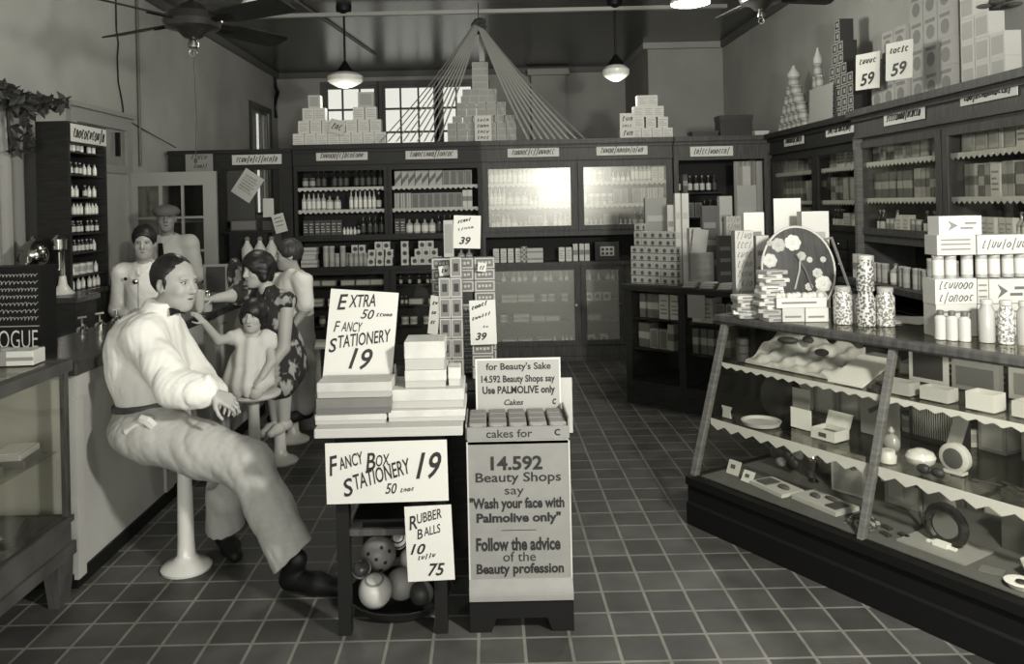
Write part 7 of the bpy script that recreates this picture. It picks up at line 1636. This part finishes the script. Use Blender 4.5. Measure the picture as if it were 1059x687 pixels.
    # belt, handkerchief, shoes
    bl = Sdf(); bl.cap(q(157, 413, 3.81), q(157, 419, 3.81), 0.176, 0.176, 0.01); bl.cut(q(157, 412.5, 3.8), (-0.12, 0, 1)); bl.cut(q(157, 418.5, 3.8), (0.12, 0, -1))
    skin('belt', bl, 0.006, mat('brown_belt', 0.05, 0.5), t)
    hk = MB()
    hp = [q(u, v, 3.60) for u, v in ((130, 447), (137, 443), (141, 440), (148, 437), (152, 434), (157, 436))]
    hk.tube(hp, 0.018, 7, r2=0.026); hk.tube([hp[3]+V3((0, -0.01, 0.02)), hp[4]+V3((0.01, -0.02, 0.0)), hp[5]+V3((0.01, -0.01, -0.02))], 0.024, 7); obj('handkerchief', hk, t, mats=[PAPER])
    shoe(t, anR+V3((0.02, 0.0, -0.03)), (0.9, -0.3), 1.1, z=0.005); shoe(t, anL+V3((0.0, 0, -0.02)), (0.5, -0.85), 1.05, z=0.005)
    return t
man()
# ------------------------------------------------------------------ simpler figures
def hem_mesh(name, S, res, m, t, wr=None): return skin(name, S, res, m, t, wr)
def woman():
    t = thing('person', 'smiling woman with bobbed hair in a patterned sleeveless dress, arm round the girl', 'person', (-1.4, 5.35, 0)); root = Vector(t.location)
    q = lambda u, v, Y: P(u, v, Y=Y)-root
    head = q(266, 279, 5.25); neck = q(276, 300, 5.30); chest = q(280, 325, 5.34); waist = q(284, 355, 5.38); hip = q(287, 380, 5.34)
    shL, elL, wrL = q(297, 311, 5.28), q(293, 360, 5.22), q(272, 392, 5.08)
    shR, elR, wrR = q(252, 304, 5.42), q(240, 306, 5.30), q(222, 309, 5.22)
    B = Sdf(); B.chain([hip, waist, chest], [0.13, 0.105, 0.11], 0.06); B.cap(shL, shR, 0.05, 0.05, 0.05); B.cap(chest, neck, 0.09, 0.05, 0.04); B.cap(neck, head+V3((0.02, 0.03, -0.05)), 0.048, 0.046, 0.02)
    B.chain([shL, elL, wrL], [0.05, 0.042, 0.026], 0.02); B.chain([shR, elR, wrR], [0.048, 0.04, 0.026], 0.02)
    kL, kR = q(293, 398, 5.16), q(283, 398, 5.18); aL, aR = q(294, 436, 5.2), q(286, 436, 5.24)
    for k_, a in ((kL, aL), (kR, aR)): B.chain([hip, k_, a], [0.1, 0.058, 0.036], 0.03)
    W, fr = add_head(B, head, (-0.62, -0.78, -0.12), k=0.94)
    add_hand(B, wrL, q(264, 398, 5.02)-wrL, (0.2, -0.6, 0.7), 0.85, 0.4, -1); add_hand(B, wrR, q(212, 309, 5.2)-wrR, (0, -0.2, 1), 0.85, 0.5, -1)
    skin('body', B, 0.006, SKINL, t); face_parts(W, fr, t, 0.94, SKINL, HAIR, 0.016)
    H = Sdf(); k = 0.94
    H.ell(W(-0.015, 0, 0.03), (0.116*k, 0.104*k, 0.108*k), fr, 0.02)
    for sy in (-1, 1): H.cap(W(-0.01, sy*0.075, 0.02), W(0.012, sy*0.082, -0.055), 0.04*k, 0.030*k, 0.03)
    H.cap(W(-0.06, 0, 0.0), W(-0.06, 0, -0.055), 0.07*k, 0.06*k, 0.03); H.ell(W(0.115, 0, -0.045), (0.075*k, 0.060*k, 0.085*k), fr, 0.015, '-')
    skin('hair', H, 0.0055, HAIR, t, wrinkle(0.003, 110, 150))
    D = Sdf(); D.chain([hip+V3((0, 0, -0.03)), hip, waist, chest], [0.165, 0.17, 0.145, 0.135], 0.06); D.cap(shL, shR, 0.066, 0.066, 0.05); D.cap(chest, neck+V3((0, 0, -0.03)), 0.12, 0.075, 0.04)
    D.chain([hip, kL], [0.16, 0.085], 0.06); D.chain([hip, kR], [0.16, 0.085], 0.06); D.ell(q(300, 365, 5.36), (0.09, 0.11, 0.14), k=0.06)
    D.ell(q(243, 285, 5.42), (0.05, 0.07, 0.12), k=0.03); D.cap(shR, elR.lerp(shR, 0.4), 0.08, 0.07, 0.03)
    D.ell(neck+V3((-0.06, -0.1, 0.03)), (0.075, 0.075, 0.11), k=0.02, op='-'); D.cut(neck+V3((0, 0, 0.005)), (-0.1, -0.1, 1)) if 0 else None
    D.ell(shL+V3((0.09, -0.03, -0.02)), (0.05, 0.09, 0.1), k=0.01, op='-')
    skin('dress', D, 0.007, pattern_mat('printed_dress', 0.018, 0.36, 17, 0.57, 'noise', stretch=(1, 1, 0.6)), t, wrinkle(0.004, 40, 55))
    shoe(t, aL, (-0.3, -1), 0.85, m=mat('pale_shoe', 0.5, 0.4)); shoe(t, aR, (-0.3, -1), 0.85, m=mat('pale_shoe', 0.5, 0.4))
woman()
def girl():
    t = thing('person', 'little girl in a pale smock sitting on a stool, one arm stretched left', 'person', (-1.42, 4.9, 0)); root = Vector(t.location)
    q = lambda u, v, Y: P(u, v, Y=Y)-root
    head = q(262, 327, 4.88); neck = q(262, 343, 4.9); chest = q(261, 356, 4.9); hip = q(259, 388, 4.93)
    shR, elR, wrR = q(246, 349, 4.88), q(226, 352, 4.80), q(211, 334, 4.72); shL, elL, wrL = q(277, 350, 4.9), q(281, 374, 4.84), q(271, 390, 4.76)
    kR, kL, aR, aL = q(247, 405, 4.78), q(264, 406, 4.78), q(246, 436, 4.80), q(262, 436, 4.80)
    B = Sdf(); B.chain([hip, chest], [0.085, 0.07], 0.05); B.cap(shR, shL, 0.034, 0.034, 0.03); B.cap(chest, neck, 0.05, 0.034, 0.03); B.cap(neck, head, 0.034, 0.034, 0.02)
    B.chain([shR, elR, wrR], [0.034, 0.028, 0.02], 0.015); B.chain([shL, elL, wrL], [0.034, 0.028, 0.02], 0.015)
    for k_, a in ((kR, aR), (kL, aL)): B.chain([hip, k_, a], [0.06, 0.042, 0.028], 0.03)
    W, fr = add_head(B, head, (-0.1, -0.99, -0.05), k=0.80)
    add_hand(B, wrR, q(203, 325, 4.70)-wrR, (-0.3, -0.3, 0.8), 0.62, 0.4, -1); add_hand(B, wrL, q(264, 396, 4.74)-wrL, (0, -0.4, 0.9), 0.62, 0.4, 1)
    skin('body', B, 0.005, SKINL, t); face_parts(W, fr, t, 0.80, SKINL, HAIR)
    H = Sdf(); k = 0.80
    H.ell(W(-0.014, 0, 0.032), (0.112*k, 0.100*k, 0.106*k), fr, 0.02)
    for sy in (-1, 1): H.cap(W(-0.01, sy*0.076, 0.0), W(0.0, sy*0.080, -0.045), 0.034*k, 0.024*k, 0.03)
    H.ell(W(0.115, 0, -0.050), (0.08*k, 0.066*k, 0.085*k), fr, 0.015, '-'); skin('hair', H, 0.005, HAIR, t, wrinkle(0.003, 120, 160))
    D = Sdf(); D.chain([q(257, 398, 4.86), hip, q(260, 372, 4.9), chest], [0.125, 0.14, 0.11, 0.088], 0.05); D.cap(shR, shL, 0.046, 0.046, 0.04); D.cap(shR, shR.lerp(elR, 0.2), 0.05, 0.048, 0.02); D.cap(shL, shL.lerp(elL, 0.25), 0.05, 0.048, 0.02)
    D.ell(q(242, 393, 4.85), (0.06, 0.08, 0.07), k=0.05); D.ell(q(256, 396, 4.82), (0.125, 0.10, 0.06), k=0.05); D.ell(q(272, 394, 4.86), (0.06, 0.08, 0.06), k=0.05); D.ell(neck+V3((0, -0.05, 0.015)), (0.055, 0.06, 0.04), k=0.02, op='-'); D.cut(q(257, 404, 4.9), (-0.1, 0, -1))
    def pl_(X, Y, Z): return (0.006*np.sin(85*X+0*Y+0*Z)*np.clip((1.35-root.z-Z)*1.2+0.2, 0, 1)).astype(float)
    skin('smock', D, 0.006, mat('pale_smock', 0.6, 0.85), t, pl_)
girl()
def boy():
    t = thing('person', 'boy in a white shirt seated behind the woman at the counter', 'person', (-1.38, 5.9, 0)); root = Vector(t.location)
    q = lambda u, v, Y: P(u, v, Y=Y)-root
    head = q(298, 264, 5.85); neck = q(304, 281, 5.88); chest = q(304, 300, 5.9); hip = q(306, 352, 5.92)
    shR, elR, wrR = q(289, 292, 6.0), q(282, 312, 5.95), q(268, 312, 5.9); shL, elL, wrL = q(313, 290, 5.8), q(316, 320, 5.76), q(303, 338, 5.7)
    kR, kL, aR, aL = q(297, 374, 5.68), q(313, 376, 5.66), q(300, 422, 5.68), q(315, 424, 5.66)
    B = Sdf(); B.chain([hip, chest], [0.1, 0.1], 0.06); B.cap(shR, shL, 0.045, 0.045, 0.04); B.cap(chest, neck, 0.07, 0.045, 0.04); B.cap(neck, head, 0.045, 0.045, 0.02)
    for s_, e, w in ((shR, elR, wrR), (shL, elL, wrL)): B.chain([s_, e, w], [0.042, 0.035, 0.023], 0.02)
    for k_, a in ((kR, aR), (kL, aL)): B.chain([hip, k_, a], [0.08, 0.05, 0.035], 0.03)
    W, fr = add_head(B, head, (-0.93, -0.35, -0.05), k=0.90); add_hand(B, wrR, (-1, -0.1, 0), (0, 0, 1), 0.75, 0.5, -1); add_hand(B, wrL, (-0.8, -0.3, -0.3), (0, -0.4, 1), 0.75, 0.5, -1)
    skin('body', B, 0.0065, SKIN, t); face_parts(W, fr, t, 0.90, SKIN, HAIR)
    H = Sdf(); k = 0.9; H.ell(W(-0.018, 0, 0.035), (0.108*k, 0.092*k, 0.102*k), fr, 0.02); H.ell(W(0.115, 0, -0.05), (0.085*k, 0.09*k, 0.113*k), fr, 0.015, '-'); H.cut(W(-0.04, 0, -0.04), -fr[2]+fr[0]*0.3); skin('hair', H, 0.006, mat('brown_hair', 0.03, 0.5, noise=0.3, scale=60), t, wrinkle(0.004, 120, 170))
    S = Sdf(); S.chain([q(306, 335, 5.9), chest], [0.135, 0.13], 0.06); S.cap(shR, shL, 0.066, 0.066, 0.05); S.cap(chest, neck, 0.11, 0.062, 0.04); S.cap(neck+V3((0, 0, -0.02)), neck+V3((-0.01, 0, 0.03)), 0.062, 0.06, 0.01)
    S.cap(shL, shL.lerp(elL, 0.85), 0.068, 0.062, 0.03); S.cap(shR, shR.lerp(elR, 0.8), 0.066, 0.06, 0.03); S.cut(neck+V3((0, 0, 0.025)), (0.35, 0, 1)); S.cut(q(306, 326, 5.9), (0, 0, -1))
    skin('shirt', S, 0.0068, SHIRT, t, wrinkle(0.003, 50, 60))
    T_ = Sdf(); T_.cap(hip, q(306, 330, 5.9), 0.135, 0.128, 0.04)
    for k_, a in ((kR, aR), (kL, aL)): T_.chain([hip, k_, a.lerp(k_, 0.1)], [0.12, 0.085, 0.075], 0.04)
    T_.cut(q(306, 325, 5.9), (0, 0, 1)); skin('trousers', T_, 0.007, mat('grey_trousers', 0.17, 0.85), t, wrinkle(0.003, 40, 50))
    shoe(t, aR, (-0.6, -0.8), 0.9); shoe(t, aL, (-0.6, -0.8), 0.9)
boy()
def attendant(head_px, Y, label, cap, face_dir, drop, wide, shirt, skinm, gar, X0=None, smile=0):
    hp = P(head_px[0], head_px[1], Y=Y); root = Vector((hp.x, hp.y, 0)); t = thing('person', label, 'person', root)
    H0 = Vector((0, 0, hp.z)); f, l, u = rot_frame(face_dir)
    neck = H0+V3((0, 0.02, -0.16)); chest = neck+V3((0, 0.01, -0.19)); waist = chest+V3((0, 0, -0.27)); hip = waist+V3((0, 0, -0.16))
    right = V3((-1, 0, 0)); sR = neck+V3((-wide, 0, -0.07)); sL = neck+V3((wide, 0.02, -0.07))
    eR, eL = sR+V3((-0.05, 0.02, -0.28)), sL+V3((0.04, 0.03, -0.28)); wR, wL = eR+V3((0.17, -0.15, -0.06)), eL+V3((-0.15, -0.17, 0.0))
    B = Sdf(); B.chain([hip, waist, chest], [0.13, 0.12, 0.125], 0.06); B.cap(sR, sL, 0.055, 0.055, 0.05); B.cap(chest, neck, 0.1, 0.055, 0.05); B.cap(neck, H0+V3((0, 0, -0.05)), 0.055, 0.052, 0.02)
    for s_, e, w in ((sR, eR, wR), (sL, eL, wL)): B.chain([s_, e, w], [0.05, 0.042, 0.027], 0.02)
    for sx in (-1, 1): B.chain([hip, hip+V3((sx*0.1, 0, -0.08)), V3((sx*0.1, -0.02, 0.45)), V3((sx*0.1, 0.02, 0.09))], [0.12, 0.09, 0.055, 0.04], 0.04)
    W, fr = add_head(B, H0, face_dir); add_hand(B, wR, (0.8, -0.6, 0.1), (0, -0.3, 0.9), 0.95, 0.6, -1); add_hand(B, wL, (-0.8, -0.6, 0.1), (0, -0.3, 0.9), 0.95, 0.6, 1)
    skin('body', B, 0.0065, skinm, t); face_parts(W, fr, t, 1.0, skinm, HAIR, smile)
    H = Sdf()
    if cap:
        H.ell(W(-0.01, 0, 0.060), (0.125, 0.115, 0.062), fr, 0.02); H.ell(W(0.085, 0, 0.030), (0.06, 0.075, 0.014), fr, 0.015); H.cut(W(0, 0, 0.022), -fr[2]); skin('flat_cap', H, 0.006, mat('grey_cap', 0.10, 0.9), t)
    else:
        H.ell(W(-0.018, 0, 0.046), (0.108, 0.090, 0.104), fr, 0.02); H.ell(W(0.118, 0, -0.048), (0.088, 0.115, 0.128), fr, 0.015, '-'); H.cut(W(-0.04, 0, -0.03), -fr[2]+fr[0]*0.3); skin('hair', H, 0.006, HAIR, t, wrinkle(0.004, 120, 170))
    S = Sdf(); S.chain([waist+V3((0, 0, -0.12)), waist, chest], [0.165, 0.155, 0.155], 0.06); S.cap(sR, sL, 0.08, 0.08, 0.06); S.cap(chest, neck+V3((0, 0, -0.01)), 0.13, 0.072, 0.05)
    for s_, e, w in ((sR, eR, wR), (sL, eL, wL)): S.chain([s_, e, w.lerp(e, 0.15)], [0.08, 0.07, 0.048], 0.03)
    S.cut(neck+V3((0, 0, 0.02)), (0, -0.25, 1)); S.cut(waist+V3((0, 0, -0.2)), (0, 0, -1)); skin('jacket' if not cap else 'shirt', S, 0.007, shirt, t, wrinkle(0.0035, 45, 55))
    T_ = Sdf()
    for sx in (-1, 1): T_.chain([hip+V3((0, 0, 0.06)), hip+V3((sx*0.1, 0, -0.08)), V3((sx*0.1, -0.02, 0.45)), V3((sx*0.1, 0.02, 0.1))], [0.14, 0.11, 0.085, 0.075], 0.05)
    T_.cut((0, 0, 0.06), (0, 0, -1)); skin('trousers', T_, 0.008, gar, t)
    for sx in (-1, 1): shoe(t, V3((sx*0.1, 0.02, 0.09)), (0, -1), 1.05, z=0.004)
    for sx in (-1, 1): obj('collar_flap', MB().prism([(sx*0.004, -0.085), (sx*0.075, 0.015), (sx*0.055, 0.04), (sx*0.02, 0.0)][::sx], neck+V3((0, -0.075, -0.015)), (1, 0.25*sx, 0), (0, 0.62, 0.8), (0, -0.008, 0.006)), t, mats=[shirt])
    obj('placket', MB().tube([chest+V3((0, -0.150, 0.08)), chest+V3((0.002, -0.157, 0.0)), waist+V3((0, -0.157, 0.1)), waist+V3((0, -0.158, 0))], 0.0035, 5), t, mats=[INKG])
    if cap: obj('necktie', MB().prism([(-0.018, 0), (0.018, 0), (0.03, -0.22), (0, -0.25), (-0.03, -0.22)], neck+V3((0, -0.17, -0.05)), (1, 0, 0), (0, -0.1, 1), (0, 0.012, 0)), t, mats=[BLACK])
    else:
        obj('badge', MB().lathe([(0.018, 0), (0.02, 0.004), (0.014, 0.008)], 14).xf(Matrix.Translation(chest+V3((-0.015, -0.168, 0.07))) @ Matrix.Rotation(PI/2, 4, 'X')), t, mats=[CHROME])
        obj('jacket_button', MB().lathe([(0.012, 0), (0.013, 0.004), (0.01, 0.006)], 12).xf(Matrix.Translation(chest+V3((-0.095, -0.15, 0.09))) @ Matrix.Rotation(PI/2, 4, 'X')), t, mats=[BLACK])
    return t, wR+root, wL+root
att, aw, _ = attendant((149, 252), 6.2, 'young soda clerk in a white jacket standing behind the counter', False, (0.25, -0.95, -0.05), 0, 0.175, COAT, SKIN, mat('clerk_trousers', 0.3, 0.85), smile=0.006)
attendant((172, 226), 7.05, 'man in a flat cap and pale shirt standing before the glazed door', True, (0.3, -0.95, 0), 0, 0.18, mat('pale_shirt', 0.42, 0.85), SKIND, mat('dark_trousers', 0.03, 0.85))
# ================================================================== LIGHT AND CAMERA
w = bpy.data.worlds.new('daylight'); bpy.context.scene.world = w; w.use_nodes = True
bgn = w.node_tree.nodes['Background']; bgn.inputs['Color'].default_value = (1.0, 1.0, 0.94, 1); bgn.inputs['Strength'].default_value = 1.6
def area(name, loc, target, size, power, col=(1, 0.99, 0.90), shape='DISK'):
    l = bpy.data.lights.new(name, 'AREA'); l.shape = shape; l.size = size; l.energy = power; l.color = col
    o = bpy.data.objects.new(name, l); C.objects.link(o); o.location = loc
    o.rotation_euler = (Vector(target)-Vector(loc)).to_track_quat('-Z', 'Y').to_euler(); return o
fl = bpy.data.lights.new('flash_pan', 'POINT'); fl.energy = 470; fl.shadow_soft_size = 0.13; fl.color = (1, 0.98, 0.92)
fo = bpy.data.objects.new('flash_pan', fl); C.objects.link(fo); fo.location = (1.55, 1.2, 2.27)
d = bpy.data.lights.new('front_window_fill', 'AREA'); d.shape = 'RECTANGLE'; d.size = 5.6; d.size_y = 2.4; d.energy = 165; d.color = (1.0, 0.99, 0.94)  # unseen fill light added in the front openings, besides the sky
do = bpy.data.objects.new('front_window_fill', d); C.objects.link(do); do.location = (0, YF-0.1, 1.85); do.rotation_euler = (PI/2, 0, 0)
def point_light(name, loc, e, r=0.12):
    l = bpy.data.lights.new(name, 'POINT'); l.energy = e; l.shadow_soft_size = r; l.color = (1, 0.99, 0.9)
    o = bpy.data.objects.new(name, l); C.objects.link(o); o.location = loc
for i, (u, v, Y, e) in enumerate(((357, 92, 9.03, 8), (637, 86, 9.03, 8), (272, 13, 5.7, 30), (714, 12, 6.4, 62))):  # first two are fill added under the unlit pendants for the back wall
    point_light('lamp_and_fill', P(u, v+3, Y=Y)+Vector((0, 0, -0.12)), e)
cam = bpy.data.cameras.new('camera'); co = bpy.data.objects.new('camera', cam); C.objects.link(co)
cam.sensor_width = 36; cam.lens = 36*F/1059; cam.shift_x = (529.5-U0)/1059; cam.shift_y = -(343.5-V0)/1059
cam.clip_start = 0.05
q = math.sqrt(1+RL*RL)
co.matrix_world = Matrix(((1/q, RL/q, 0, 0), (0, 0, -1, 0), (-RL/q, 1/q, 0, HC), (0, 0, 0, 1)))
sc = bpy.context.scene; sc.camera = co
sc.view_settings.view_transform = 'Standard'; sc.view_settings.look = 'None'; sc.view_settings.gamma = 1; sc.view_settings.use_curve_mapping = False
sc.view_settings.exposure = 0.25
sc.cycles.max_bounces = 6; sc.cycles.transparent_max_bounces = 16
